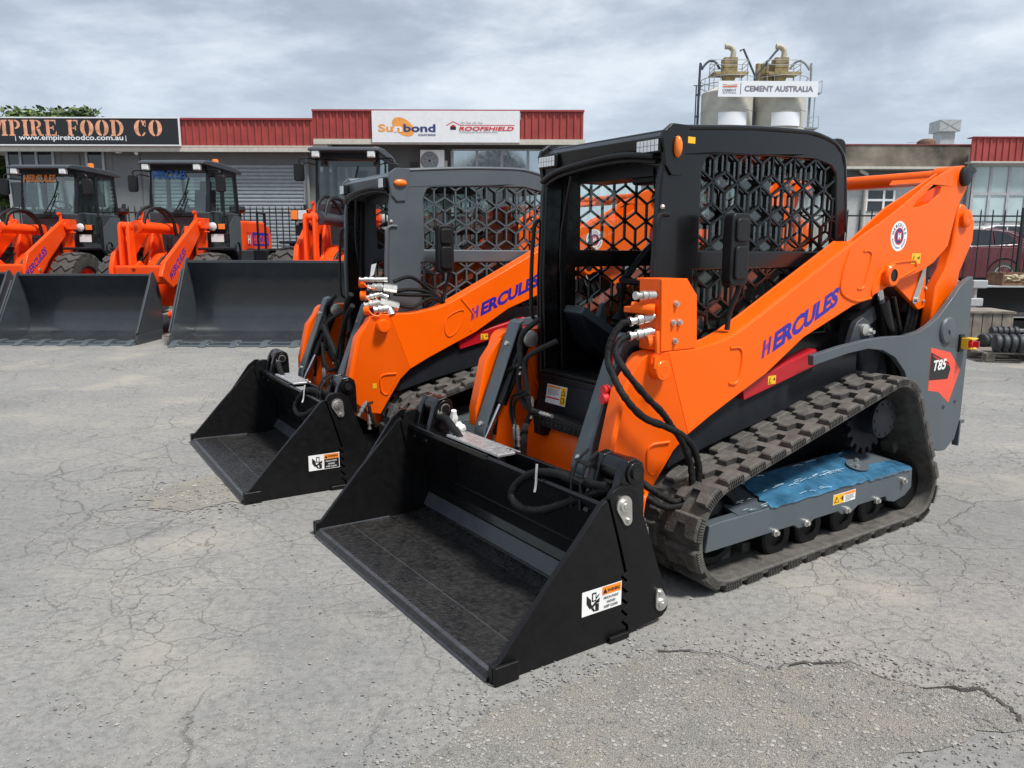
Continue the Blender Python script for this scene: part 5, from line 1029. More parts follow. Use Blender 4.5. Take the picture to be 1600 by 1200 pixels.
# the broken asphalt lip: a dark ragged crevice along the far edge of the gravel
cm = MB(); rnd = random.Random(4); line = [Vector(patch[i]) for i in range(5, 15)]; pts = []
for a, b in zip(line, line[1:]):
    for j in range(6): pts.append(a.lerp(b, j / 6) + Vector((rnd.uniform(-.012, .012), rnd.uniform(-.014, .014))))
n = len(pts); wv = [(.0008 + .006 * max(0, math.sin(i * .33 + 1.2)) ** 2 + rnd.uniform(0, .0025) + (.007 if i > n * .72 else 0)) for i in range(n)]
vs = []
for i, p in enumerate(pts):
    d = (pts[min(i + 1, n - 1)] - pts[max(i - 1, 0)]).normalized(); q = Vector((-d.y, d.x)); a_ = p + q * wv[i]; b_ = p - q * wv[i] * .6; vs += [(a_.x, a_.y, .008), (b_.x, b_.y, .008)]
cm.add(vs, [(2 * i, 2 * i + 1, 2 * i + 3, 2 * i + 2) for i in range(n - 1)]); struct(obj('ground_crack', cm, mat('crack_dirt', (.05, .047, .042), .95, var=.3), smooth=False))
DIRT = gravelm('dirt', (.26, .24, .205), (.33, .305, .26), (.40, .375, .33), 160)
blob_sheet('dirt_patch', [G2(*p) for p in ((215, 782), (250, 764), (300, 752), (345, 748), (372, 768), (385, 790), (330, 792), (260, 796))], .004, DIRT, .10, seed=8)
# loose stones
def stones(name, n, pick, smin, smax, m, seed):
    rnd = random.Random(seed); mb = MB()
    T = [(0, 0, 1), (.9, 0, .2), (.2, .85, .3), (-.8, .4, .15), (-.5, -.75, .25), (.5, -.7, .1), (0, 0, -.6)]; F = [(0, 1, 2), (0, 2, 3), (0, 3, 4), (0, 4, 5), (0, 5, 1), (6, 2, 1), (6, 3, 2), (6, 4, 3), (6, 5, 4), (6, 1, 5)]
    for _ in range(n):
        p = pick(rnd)
        if p is None: continue
        s = smin + (smax - smin) * rnd.random() ** 3; a = rnd.uniform(0, 6.28); c, q = math.cos(a), math.sin(a); k = [rnd.uniform(.6, 1.3) for _ in range(3)]
        mb.add([(p[0] + s * (x * k[0] * c - y * k[1] * q), p[1] + s * (x * k[0] * q + y * k[1] * c), .004 + s * .45 * (z * k[2] + .25)) for x, y, z in T], F, rnd.choice((0, 0, 1, 1, 2)))
    o = obj(name, mb, m, smooth=False); struct(o, 'stuff'); return o
STM = [mat('grey_stone', (.20, .195, .185), .9, var=.2), mat('pale_stone', (.29, .28, .255), .9, var=.15), mat('dark_stone', (.17, .167, .16), .9, var=.2)]
PL = [(p.x, p.y) for p in PP]; bx = [min(p[0] for p in PL), max(p[0] for p in PL), min(p[1] for p in PL), max(p[1] for p in PL)]
def pick_patch(r):
    p = (r.uniform(bx[0], bx[1]), r.uniform(bx[2], bx[3])); return p if inside(p, PL) else None
stones('gravel_stones', 14000, pick_patch, .002, .011, STM, 21)
def pick_yard(r):
    d = 2.0 + 9 * r.random() ** 1.5; return (r.uniform(-.72, .72) * d, d)
stones('scattered_stones', 5000, pick_yard, .002, .0085, STM, 22)
def pick_rim(r):
    q = PL[r.randrange(len(PL))]; return (r.gauss(q[0], .13), r.gauss(q[1], .13))
stones('rim_stones', 6500, pick_rim, .002, .009, STM, 24)
def pick_dirt(r):
    q = ground_pt(r.gauss(300, 48), r.gauss(774, 15)); return (q.x, q.y)
stones('dirt_stones', 900, pick_dirt, .003, .016, STM, 23)

# ------------------------------------------------------------------ buildings
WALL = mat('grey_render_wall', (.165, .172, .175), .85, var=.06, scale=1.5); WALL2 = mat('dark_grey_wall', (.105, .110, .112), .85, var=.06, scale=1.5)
CREAM = mat('cream_trim', (.50, .48, .42), .6, var=.06); REDCLAD = mat('red_ribbed_cladding', (.32, .048, .040), .55, var=.10, scale=2); REDTRIM = mat('red_trim', (.30, .05, .045), .5)
SHUT = mat('galvanised_shutter', (.30, .34, .36), .45, metal=.2, var=.06); DARKGL = mat('dark_glazing', (.018, .024, .030), .08, var=.1, spec=.8); FRAME = mat('aluminium_frame', (.36, .38, .39), .5)
SIGNB = mat('black_sign_face', (.012, .013, .016), .4); SIGNW = mat('white_sign_face', (.74, .76, .78), .5, var=.02); PEACH = mat('copper_lettering', (.72, .34, .20), .5, var=.18, scale=6)
MIRGL = mat('mirror_glazing', (.55, .62, .64), .03, metal=.85, var=.03); CONC = mat('stained_concrete', (.17, .145, .115), .9, var=.38, scale=.9, bump=.3, bscale=3)
PALEGL = mat('pale_glazing', (.42, .52, .52), .15, var=.10, scale=.8, spec=.6); PALE = mat('pale_cladding', (.44, .45, .44), .7, var=.06)
def ribbed(mb, x0, x1, z0, z1, y, pitch=.20):
    n = max(1, int(round((x1 - x0) / pitch))); p = (x1 - x0) / n; vs = []; prof = [(0, 0), (.62, 0), (.70, -.035), (.92, -.035)]
    xs = [(x0 + (i + u) * p, y + d) for i in range(n) for u, d in prof] + [(x1, y)]
    for x, yy in xs: vs += [(x, yy, z0), (x, yy, z1)]
    mb.add(vs, [(2 * i, 2 * i + 2, 2 * i + 3, 2 * i + 1) for i in range(len(xs) - 1)]); mb.b2((x0, y + .004, z0), (x1, y + .06, z1)); return mb
BY = 24.0; ZG = .58
M3 = M.to_3x3()
def PX(px, Y, py=230.0): d = M3 @ Vector(((px - 800) / 1202, (600 - py) / 1202, -1)); return d.x / d.y * Y
def PZ(py, Y, px=800.0): d = M3 @ Vector(((px - 800) / 1202, (600 - py) / 1202, -1)); return 1.6 + d.z / d.y * Y
YF = BY - .40; xa, xb, xc_, xd, xe = (PX(p, YF, 200) for p in (283, 488.5, 582, 812, 911.5)); xL = xa - 15
zt1, zb1, zs1 = PZ(187.5, YF, 380), PZ(230.5, YF, 380), PZ(237.5, YF, 380); zt2, zb2, zs2 = PZ(174.5, YF, 700), PZ(220.5, YF, 700), PZ(226, YF, 700)
b = thing('workshop_building', 'long grey workshop with red ribbed fascia behind the wheel loaders', 'building', (-6, BY, ZG))
def BP(name, mb, m, bev=0, parent=None, smooth=False):
    k = (6, -BY, -ZG) if (parent is None or parent.parent is not None or parent == b) else (0, 0, 0)
    mb.xf(lambda x, y, z: (x + 6, y - BY, z - ZG)); return obj(name, mb, m, parent or b, bev=bev, smooth=smooth)
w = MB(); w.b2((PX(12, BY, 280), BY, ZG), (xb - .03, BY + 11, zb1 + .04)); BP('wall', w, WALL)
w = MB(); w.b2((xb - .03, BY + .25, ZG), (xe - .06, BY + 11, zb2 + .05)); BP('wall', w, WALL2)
w = MB(); w.b2((xL, BY - .45, zb1 - .01), (xb, BY + 11.2, zb1 + .05)); w.b2((xL, BY - .46, zs1), (xb, BY - .36, zb1 - .01)); BP('soffit', w, CREAM)
w = MB(); w.b2((xb + .02, BY - .45, zb2 - .01), (xe + .06, BY + 11.2, zb2 + .05)); w.b2((xb + .02, BY - .46, zs2), (xe + .06, BY - .36, zb2 - .01)); w.b2((xb - .02, BY - .40, zs1 - .06), (xb + .42, BY + .2, zb2 - .02)); BP('soffit', w, CREAM)
w = MB(); ribbed(w, xa, xb, zb1, zt1, YF); w.b2((xL, BY - .40, zb1 + .06), (xa - .01, BY - .30, zt1)); BP('fascia', w, REDCLAD)
w = MB(); ribbed(w, xb, xc_ - .02, zb2, zt2, YF); ribbed(w, xd + .02, xe, zb2, zt2, YF); w.b2((xc_ - .01, BY - .34, zb2 + .01), (xd + .01, BY - .28, zt2 - .01)); BP('fascia', w, REDCLAD)
w = MB(); w.b2((xL, BY - .47, zt1), (xb, BY - .25, zt1 + .05)); w.b2((xb, BY - .47, zt2), (xe + .02, BY - .25, zt2 + .05)); w.b2((xL, BY - .455, zb1 - .06), (xb - .01, BY - .41, zb1)); BP('fascia_trim', w, REDTRIM)
w = MB(); w.b2((xL, BY - .25, zt1 - .3), (xb, BY + 11, zt1 - .2)); w.b2((xb + .02, BY - .25, zt2 - .3), (xe, BY + 11, zt2 - .2)); BP('roof', w, FRAME)
w = MB(); w.b2((xc_, BY - .50, PZ(222.5, 23.5, 700)), (xd, BY - .47, PZ(173, 23.5, 700))); sg = BP('white_sign', w, SIGNW, parent=b)
YS = BY - .503
KP = PX(801, 23.5, 200) - PX(800, 23.5, 200); KZ = PZ(200, 23.5) - PZ(201, 23.5)
def SX(px): return PX(px, 23.5, 200)
def SZ(py): return PZ(py, 23.5, 400)
def sign_text(mb, s, px, py, wpx, hpx, mi, **kw):
    v, f = text2d(s, size=1, **kw); x0 = min(p[0] for p in v); x1 = max(p[0] for p in v); k = wpx * KP / (x1 - x0); kz = hpx * KZ / .73
    mb.add([(SX(px) + (p[0] - x0) * k, YS - .002 * (mi + 1), SZ(py) + p[1] * kz) for p in v], f, mi)
t = MB(); ell = [(630 + 19.5 * math.cos(a) * math.cos(.62) - 12 * math.sin(a) * math.sin(.62), 197.5 + 19.5 * math.cos(a) * math.sin(.62) + 12 * math.sin(a) * math.cos(.62)) for a in [2 * math.pi * k / 40 for k in range(40)]]
t.add([(SX(x), YS - .001, SZ(y)) for x, y in ell], [tuple(range(40))], 0)
sign_text(t, 'Su', 591, 205, 23, 12, 0, bold=.03); sign_text(t, 'n', 616, 205, 12.5, 12, 3, bold=.03); sign_text(t, 'bond', 630.5, 205, 50, 12, 1, bold=.03); sign_text(t, 'COATINGS', 653.5, 211.5, 27, 3, 1, bold=.03)
hs = [(697, 195), (708, 188.5), (719, 194.2), (804, 194.2), (804, 195.2), (718.5, 195.2), (708, 189.8), (697.6, 196)]; t.add([(SX(x), YS - .001, SZ(y)) for x, y in hs], [tuple(range(8))], 2)
t.add([(SX(x), YS - .001, SZ(y)) for x, y in ((703, 197), (708, 193.5), (713, 197))], [(0, 1, 2)], 2); t.add([(SX(x), YS - .001, SZ(y)) for x, y in ((703.5, 197), (712.5, 197), (712.5, 202), (703.5, 202))], [(0, 1, 2, 3)], 4)
sign_text(t, 'ROOFSHIELD', 717, 203, 86, 6.2, 2, bold=.03, shear=.2); sign_text(t, 'On Top, On Top', 720, 192.3, 34, 2.6, 4, shear=.3); sign_text(t, 'Professional Roof Restoration', 718, 206.6, 60, 2.4, 4, shear=.2)
BP('sign_lettering', t, [mat('sign_orange', (.78, .33, .07), .5), NAVY, REDV, WHITE, INK], parent=sg)
w = MB(); zq0, zq1 = PZ(226, 23.5, 150), PZ(185, 23.5, 150); w.b2((xL, BY - .52, zq0), (xa - .03, BY - .47, zq1)); w2 = MB(); w2.b2((xL, BY - .535, zq1), (xa, BY - .46, zq1 + .035)); w2.b2((xL, BY - .535, zq0 - .035), (xa, BY - .46, zq0)); w2.b2((xa - .03, BY - .535, zq0), (xa, BY - .46, zq1))
sg = BP('black_sign', w, SIGNB, parent=b); BP('sign_frame', w2, SIGNW, parent=sg)
# stencil slab letters, drawn on a 10 x 14 grid
def ringp(cx, cy, rx, ry, rx2, ry2, a0, a1, n=10):
    o = [(cx + rx * math.cos(R(a0 + (a1 - a0) * k / n)), cy + ry * math.sin(R(a0 + (a1 - a0) * k / n))) for k in range(n + 1)]
    return o + [(cx + rx2 * math.cos(R(a1 + (a0 - a1) * k / n)), cy + ry2 * math.sin(R(a1 + (a0 - a1) * k / n))) for k in range(n + 1)]
def rct(a, b_, c, d): return [(a, b_), (c, b_), (c, d), (a, d)]
STEN = {'E': (10, [rct(0, 0, 4.6, 1.2), rct(0, 12.8, 4.6, 14), rct(1, 1.2, 3.9, 12.8), rct(5.2, 0, 9.6, 1.2), [(8, 1.2), (9.6, 1.2), (9.8, 4.2), (9.2, 4.2)], rct(5.2, 12.8, 9.4, 14), [(8, 12.8), (9.4, 12.8), (9.4, 10), (8.9, 10)], rct(4.5, 6.4, 7, 7.6), rct(6.6, 5, 7.4, 9)]),
        'F': (9.5, [rct(0, 0, 5, 1.2), rct(0, 12.8, 4.6, 14), rct(1, 1.2, 3.9, 12.8), rct(5.2, 12.8, 9.2, 14), [(7.8, 12.8), (9.2, 12.8), (9.2, 9.6), (8.6, 9.6)], rct(4.5, 6.2, 7, 7.4), rct(6.6, 4.8, 7.4, 8.8)]),
        'I': (5.2, [rct(0, 0, 5, 1.2), rct(0, 12.8, 5, 14), rct(1, 1.2, 4, 12.8)]),
        'P': (10, [rct(0, 0, 5, 1.2), rct(0, 12.8, 4.4, 14), rct(1, 1.2, 4, 12.8), ringp(5.0, 10, 4.6, 4, 2.0, 2.9, -90, 90)]),
        'R': (11, [rct(0, 0, 4.8, 1.2), rct(0, 12.8, 4.4, 14), rct(1, 1.2, 4, 12.8), ringp(5.0, 10.3, 4.4, 3.7, 1.9, 2.6, -90, 90), [(5.2, 6.3), (7.6, 6.3), (9.4, 1.2), (11, 1.0), (10.6, 0), (7.4, 0)]]),
        'O': (11.4, [ringp(5.3, 7, 5.3, 7.1, 1.7, 6.0, 95, 265, 16), ringp(5.9, 7, 5.3, 7.1, 1.7, 6.0, -85, 85, 16)]),
        'C': (10.8, [ringp(5.3, 7, 5.3, 7.1, 1.7, 6.0, 95, 265, 16), ringp(5.9, 7, 4.2, 7.1, 1.4, 5.9, 20, 85, 8), rct(8.6, 8.4, 9.9, 13.6), ringp(5.9, 7, 4.4, 7.1, 2.6, 5.9, -85, -35, 8)]),
        'D': (11.2, [rct(0, 0, 4.4, 1.2), rct(0, 12.8, 4.4, 14), rct(1, 1.2, 4, 12.8), ringp(5, 7, 5.9, 7, 2.8, 5.8, -90, 90, 16)]),
        'M': (14, [rct(0, 0, 3.8, 1.2), rct(1.3, 1.2, 2.5, 12.8), rct(0, 12.8, 3.6, 14), [(2.7, 14), (5, 14), (7.4, 5), (6.3, 1.0)], [(7, 3), (10, 14), (9.2, 14), (6.6, 5.2)], rct(9.8, 1.2, 12.8, 12.8), rct(8.8, 0, 14, 1.2), rct(9.6, 12.8, 14, 14)]), ' ': (6, [])}
t = MB(); k = KP
seq = 'EMPIRE FOOD CO'; gap = 1.3; tot = sum(STEN[c][0] + gap for c in seq) - gap; sx = 289.0 / tot
cur = 254 - 289.0
for ch in seq:
    wd, polys = STEN[ch]
    for p in polys: t.add([(SX(cur + a * sx), BY - .526, SZ(213.3 - b_ * 25.0 / 14)) for a, b_ in p], [tuple(range(len(p)))], 0)
    cur += (wd + gap) * sx
v, f = text2d('www.empirefoodco.com.au', size=1, bold=.02); x1 = max(p[0] for p in v); kk = 163 * k / x1; t.add([(SX(29) + p[0] * kk, BY - .526, SZ(219.5) + p[1] * 8.2 * KZ / .73) for p in v], f, 1)
for px in (23, 195.5): t.add([(SX(px + a), BY - .526, SZ(221.5 - b_)) for a, b_ in ((0, 0), (1, 0), (1, 9), (0, 9))], [(0, 1, 2, 3)], 1)
BP('sign_lettering', t, [PEACH, SIGNW], parent=sg)
# windows, doors, shutter
def XW(px, y=BY): return PX(px, y, 260)
def ZW(py, y=BY): return PZ(py, y, 300)
for a, c, top in ((13, 85, 236), (137, 163, 236)):
    w = MB(); w.b2((XW(a), BY - .012, ZW(326)), (XW(c), BY + .05, ZW(top))); wn = BP('window', w, DARKGL, parent=b)
    w = MB()
    for px in ([a, 34, 59, c] if a == 13 else [a, c]): w.b2((XW(px) - .035, BY - .05, ZW(326)), (XW(px) + .035, BY - .013, ZW(top)))
    for py in ([284, 326] if a == 13 else [326]): w.b2((XW(a) + .036, BY - .045, ZW(py) - .03), (XW(c) - .036, BY - .014, ZW(py) + .03))
    BP('window_frame', w, FRAME, parent=wn)
for a, c, top in ((98, 125, 241), (178, 219, 243)):
    w = MB(); w.b2((XW(a), BY - .02, ZG), (XW(c), BY + .03, ZW(top))); dr = BP('door', w, WALL, parent=b); w = MB(); w.b2((XW(a) - .03, BY - .015, ZG), (XW(a) + .0, BY + .02, ZW(top) + .03)); w.b2((XW(c), BY - .015, ZG), (XW(c) + .03, BY + .02, ZW(top) + .03)); BP('door_frame', w, WALL2, parent=dr)
w = MB(); z = ZG; n_ = 0
while z < ZW(259): w.prism([(BY - .02, z), (BY - .055, z + .035), (BY - .055, z + .075), (BY - .02, z + .11)], XW(238), XW(474), 'x'); z += .11
BP('roller_shutter', w, SHUT, parent=b)
w = MB(); w.b2((XW(474), BY - .07, ZG), (XW(479), BY - .001, ZW(258))); w.b2((XW(233), BY - .07, ZG), (XW(238), BY - .001, ZW(258))); BP('shutter_guide', w, FRAME, parent=b)
w = MB(); w.tube([(XW(473), BY - .15, 4.72), (XW(473), BY - .15, 4.58), (XW(481), BY - .12, 4.42), (XW(481), BY - .12, ZG)], .05, 10, 3); BP('downpipe', w, WALL, parent=b, smooth=True)
w = MB(); w.b2((XW(706), BY + .18, 2.6), (XW(868), BY + .26, ZW(233))); wn = BP('window', w, MIRGL, parent=b)
w = MB()
for px in (706, 745, 784, 825, 868): w.b2((XW(px) - .04, BY + .12, 2.6), (XW(px) + .04, BY + .178, ZW(233)))
w.b2((XW(706), BY + .12, ZW(233)), (XW(868), BY + .24, ZW(231))); BP('window_frame', w, FRAME, parent=wn)
w = MB(); w.b2((XW(640), BY + .20, 3.0), (XW(651), BY + .245, ZW(251))); BP('doorway', w, INK, parent=b)
a_ = thing('air_conditioner', 'white air conditioning unit mounted on the dark wall under the white sign', 'air conditioner', (XW(676), BY + .05, ZW(268)))
w = MB(); w.b2((-.36, -.16, 0), (.36, .19, .64)); ab = obj('case', w, WHITE, a_, bev=.02, smooth=True)
w = MB()
for r_ in (.05, .09, .13, .17, .21, .25): w.lathe([(r_, -.166), (r_ + .012, -.17), (r_ + .024, -.166)], (-.08, 0, .32), 'y', 28)
for k_ in range(8): q = Matrix.Rotation(R(45 * k_), 3, 'Y'); w.add([(-.08 + p.x, -.168, .32 + p.z) for p in [q @ Vector(u) for u in ((.03, 0, -.006), (.27, 0, -.006), (.27, 0, .006), (.03, 0, .006))]], [(0, 1, 2, 3)])
obj('fan_guard', w, FRAME, a_); w = MB(); w.lathe([(0, -.164), (.27, -.164)], (-.08, 0, .32), 'y', 28); obj('fan_opening', w, INK, a_, smooth=False)
w = MB(); w.b2((.36, -.02, .10), (.44, .10, .34)); w.tube([(.40, .05, .1), (.42, .05, -.1), (.42, .1, -.4)], .03, 8, 3); obj('pipe_cover', w, CREAM, a_)
for px, py, lb in ((187.5, 236.5, 'small white flood lamp under the eave near the security camera'), (508, 226, 'small white flood lamp under the step in the eave')):
    y = BY - .25 if py > 230 else BY - .2; a_ = thing('eave_lamp', lb, 'lamp', (XW(px, y), y, ZW(py, y))); w = MB(); w.b2((-.07, -.09, -.06), (.07, .05, .06)); obj('lamp_case', w, WHITE, a_, bev=.015); w = MB(); w.b2((-.055, -.095, -.045), (.055, -.091, .045)); obj('lamp_lens', w, LENS, a_)
a_ = thing('security_camera', 'white security camera fixed under the eave beside the sign', 'camera', (XW(218), BY - .2, ZW(241))); w = MB(); w.cyl((-.02, .05, .05), (.10, -.15, -.02), .05, 12); obj('camera_body', w, WHITE, a_); w = MB(); w.cyl((0, 0, .05), (-.1, .05, .14), .03, 8); obj('mount', w, FRAME, a_)

# right-hand buildings
RY = 30.0
b2 = thing('workshop_building', 'low workshop with a stained concrete parapet beyond the fence', 'building', (15, RY, ZG))
def XR(px, y=RY): return PX(px, y, 260)
def ZR(py, y=RY): return PZ(py, y, 1450)
def RP(name, mb, m, p=None, root=None, o=None):
    o = o or (15, RY, ZG); mb.xf(lambda x, y, z: (x - o[0], y - o[1], z - o[2])); return obj(name, mb, m, p or root or b2, smooth=False)
w = MB(); w.b2((6.5, RY, ZG), (XR(1506), RY + 10, ZR(245))); RP('wall', w, PALE)
w = MB(); w.b2((6.3, RY - .35, ZR(262)), (XR(1508), RY - .1, ZR(228.5))); RP('parapet', w, CONC)
w = MB(); w.b2((6.3, RY - .38, ZR(228.5)), (XR(1509), RY - .06, ZR(227.3))); RP('parapet_cap', w, REDTRIM)
w = MB(); w.b2((6.3, RY - .45, ZR(266)), (XR(1507), RY - .28, ZR(262.2))); RP('gutter', w, CREAM)
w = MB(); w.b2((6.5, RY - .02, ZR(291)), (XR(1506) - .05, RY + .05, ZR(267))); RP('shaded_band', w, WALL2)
w = MB(); w.b2((XR(1357), RY - .03, ZR(330)), (XR(1400), RY + .02, ZR(298))); wn = RP('window', w, DARKGL); w = MB()
for px in (1357, 1384, 1400): w.b2((XR(px) - .04, RY - .07, ZR(330)), (XR(px) + .04, RY - .031, ZR(298)))
w.b2((XR(1357), RY - .065, ZR(313) - .04), (XR(1400), RY - .032, ZR(313) + .04)); RP('window_frame', w, WHITE, wn)
w = MB(); w.tube([(XR(1341), RY - .2, ZR(266)), (XR(1345), RY - .2, ZR(270)), (XR(1353), RY - .1, ZR(273)), (XR(1354), RY - .1, ZR(290)), (XR(1352), RY - .1, ZG)], .07, 8, 3); RP('downpipe', w, CREAM)
b3 = thing('showroom_building', 'pale glazed showroom with red ribbed fascia beside the stained concrete parapet', 'building', (20, RY - .6, ZG)); O3 = (20, RY - .6, ZG); Y3 = RY - .6
def R3(name, mb, m, p=None): return RP(name, mb, m, p or b3, b3, O3)
w = MB(); w.b2((XR(1517, Y3), Y3, ZG), (36, Y3 + 10, ZR(240, Y3))); R3('wall', w, PALE)
w = MB(); ribbed(w, XR(1507, Y3), 36, ZR(253.5, Y3), ZR(217, Y3), Y3 - .35, .24); R3('fascia', w, REDCLAD)
w = MB(); w.b2((XR(1507, Y3), Y3 - .42, ZR(217, Y3)), (36, Y3, ZR(215.5, Y3))); R3('fascia_trim', w, REDTRIM)
w = MB(); w.b2((XR(1507, Y3), Y3 - .40, ZR(256, Y3)), (36, Y3, ZR(253.6, Y3))); R3('soffit', w, CREAM)
w = MB(); w.b2((XR(1522, Y3), Y3 - .03, ZR(345, Y3)), (36, Y3 + .02, ZR(261, Y3))); wn = R3('window', w, PALEGL)
w = MB()
for px in (1522, 1549, 1578, 1607, 1636): w.b2((XR(px, Y3) - .05, Y3 - .07, ZR(345, Y3)), (XR(px, Y3) + .05, Y3 - .031, ZR(261, Y3)))
w.b2((XR(1522, Y3), Y3 - .065, ZR(303, Y3) - .05), (36, Y3 - .032, ZR(303, Y3) + .05)); R3('window_frame', w, FRAME, wn)
w = MB(); w.tube([(XR(1520, Y3), Y3 - .15, ZR(270, Y3)), (XR(1512, Y3), Y3 - .15, ZR(274, Y3)), (XR(1511, Y3), Y3 - .15, ZG)], .09, 8, 3); R3('downpipe', w, WALL)
a_ = thing('roof_vent_stack', 'square grey metal duct with a flared cap on the concrete parapet roof', 'vent', (PX(1475, 32, 210), 32, PZ(240, 32, 1475)))
w = MB(); w.b2((-.29, -.29, 0), (.29, .29, .80)); obj('duct', w, FRAME, a_, bev=.01)
w = MB(); w.b2((-.41, -.41, .80), (.41, .41, 1.24)); [w.tube([(-.41 * i, -.415, .81), (.41 * i, -.415, 1.23)], .012, 4, 1) for i in (1, -1)]; obj('cap', w, FRAME, a_)
a_ = thing('roof_ventilator', 'round rusty roof ventilator beside the square duct', 'vent', (PX(1447, 31, 225), 31, PZ(240, 31, 1447)))
w = MB(); w.lathe([(.36, 0), (.36, .34), (.32, .46), (.18, .54), (0, .56)], (0, 0, 0), 'z', 20); obj('hood', w, mat('rusty_metal', (.13, .065, .04), .8, var=.3), a_); w = MB(); w.cyl((-.75, 0, .42), (-.3, 0, .44), .015, 6); obj('stay_wire', w, FRAME, a_)

# ------------------------------------------------------------------ fences
FBL = mat('black_fence_steel', (.012, .012, .013), .45)
def fence(label, x0, x1, y, z0, z1, pitch, name='steel_fence', post=2.4):
    f = thing(name, label, 'fence', (x0, y, z0), 0, 'black steel bar fences'); L = x1 - x0; H = z1 - z0
    r = MB()
    for h in (.12, H - .16): r.b2((0, -.02, h - .02), (L, .02, h + .02))
    obj('rail', r, FBL, f); p = MB(); n = int(L / pitch)
    for i in range(n + 1):
        x = i * pitch; p.cyl((x, 0, .05), (x, 0, H - .03), .017, 6); p.cyl((x, 0, H - .03), (x, 0, H + .02), .016, 6, r1=.004)
    pk = obj('pickets', p, FBL, f)
    if n > 100: pk['kind'] = 'stuff'
    for i in range(int(L / post) + 1):
        q = MB(); q.b2((i * post - .035, -.035, 0), (i * post + .035, .035, H + .06)); obj('post', q, FBL, f, bev=.004)
fence('black steel bar fence in front of the roller door behind the wheel loaders', -17.5, 1.6, 20.9, ZG, PZ(323, 20.9, 420), .17)
fence('black steel bar fence in front of the maroon cars', 6.3, 20.0, 20.8, ZG, PZ(328, 20.8, 1550), .32)

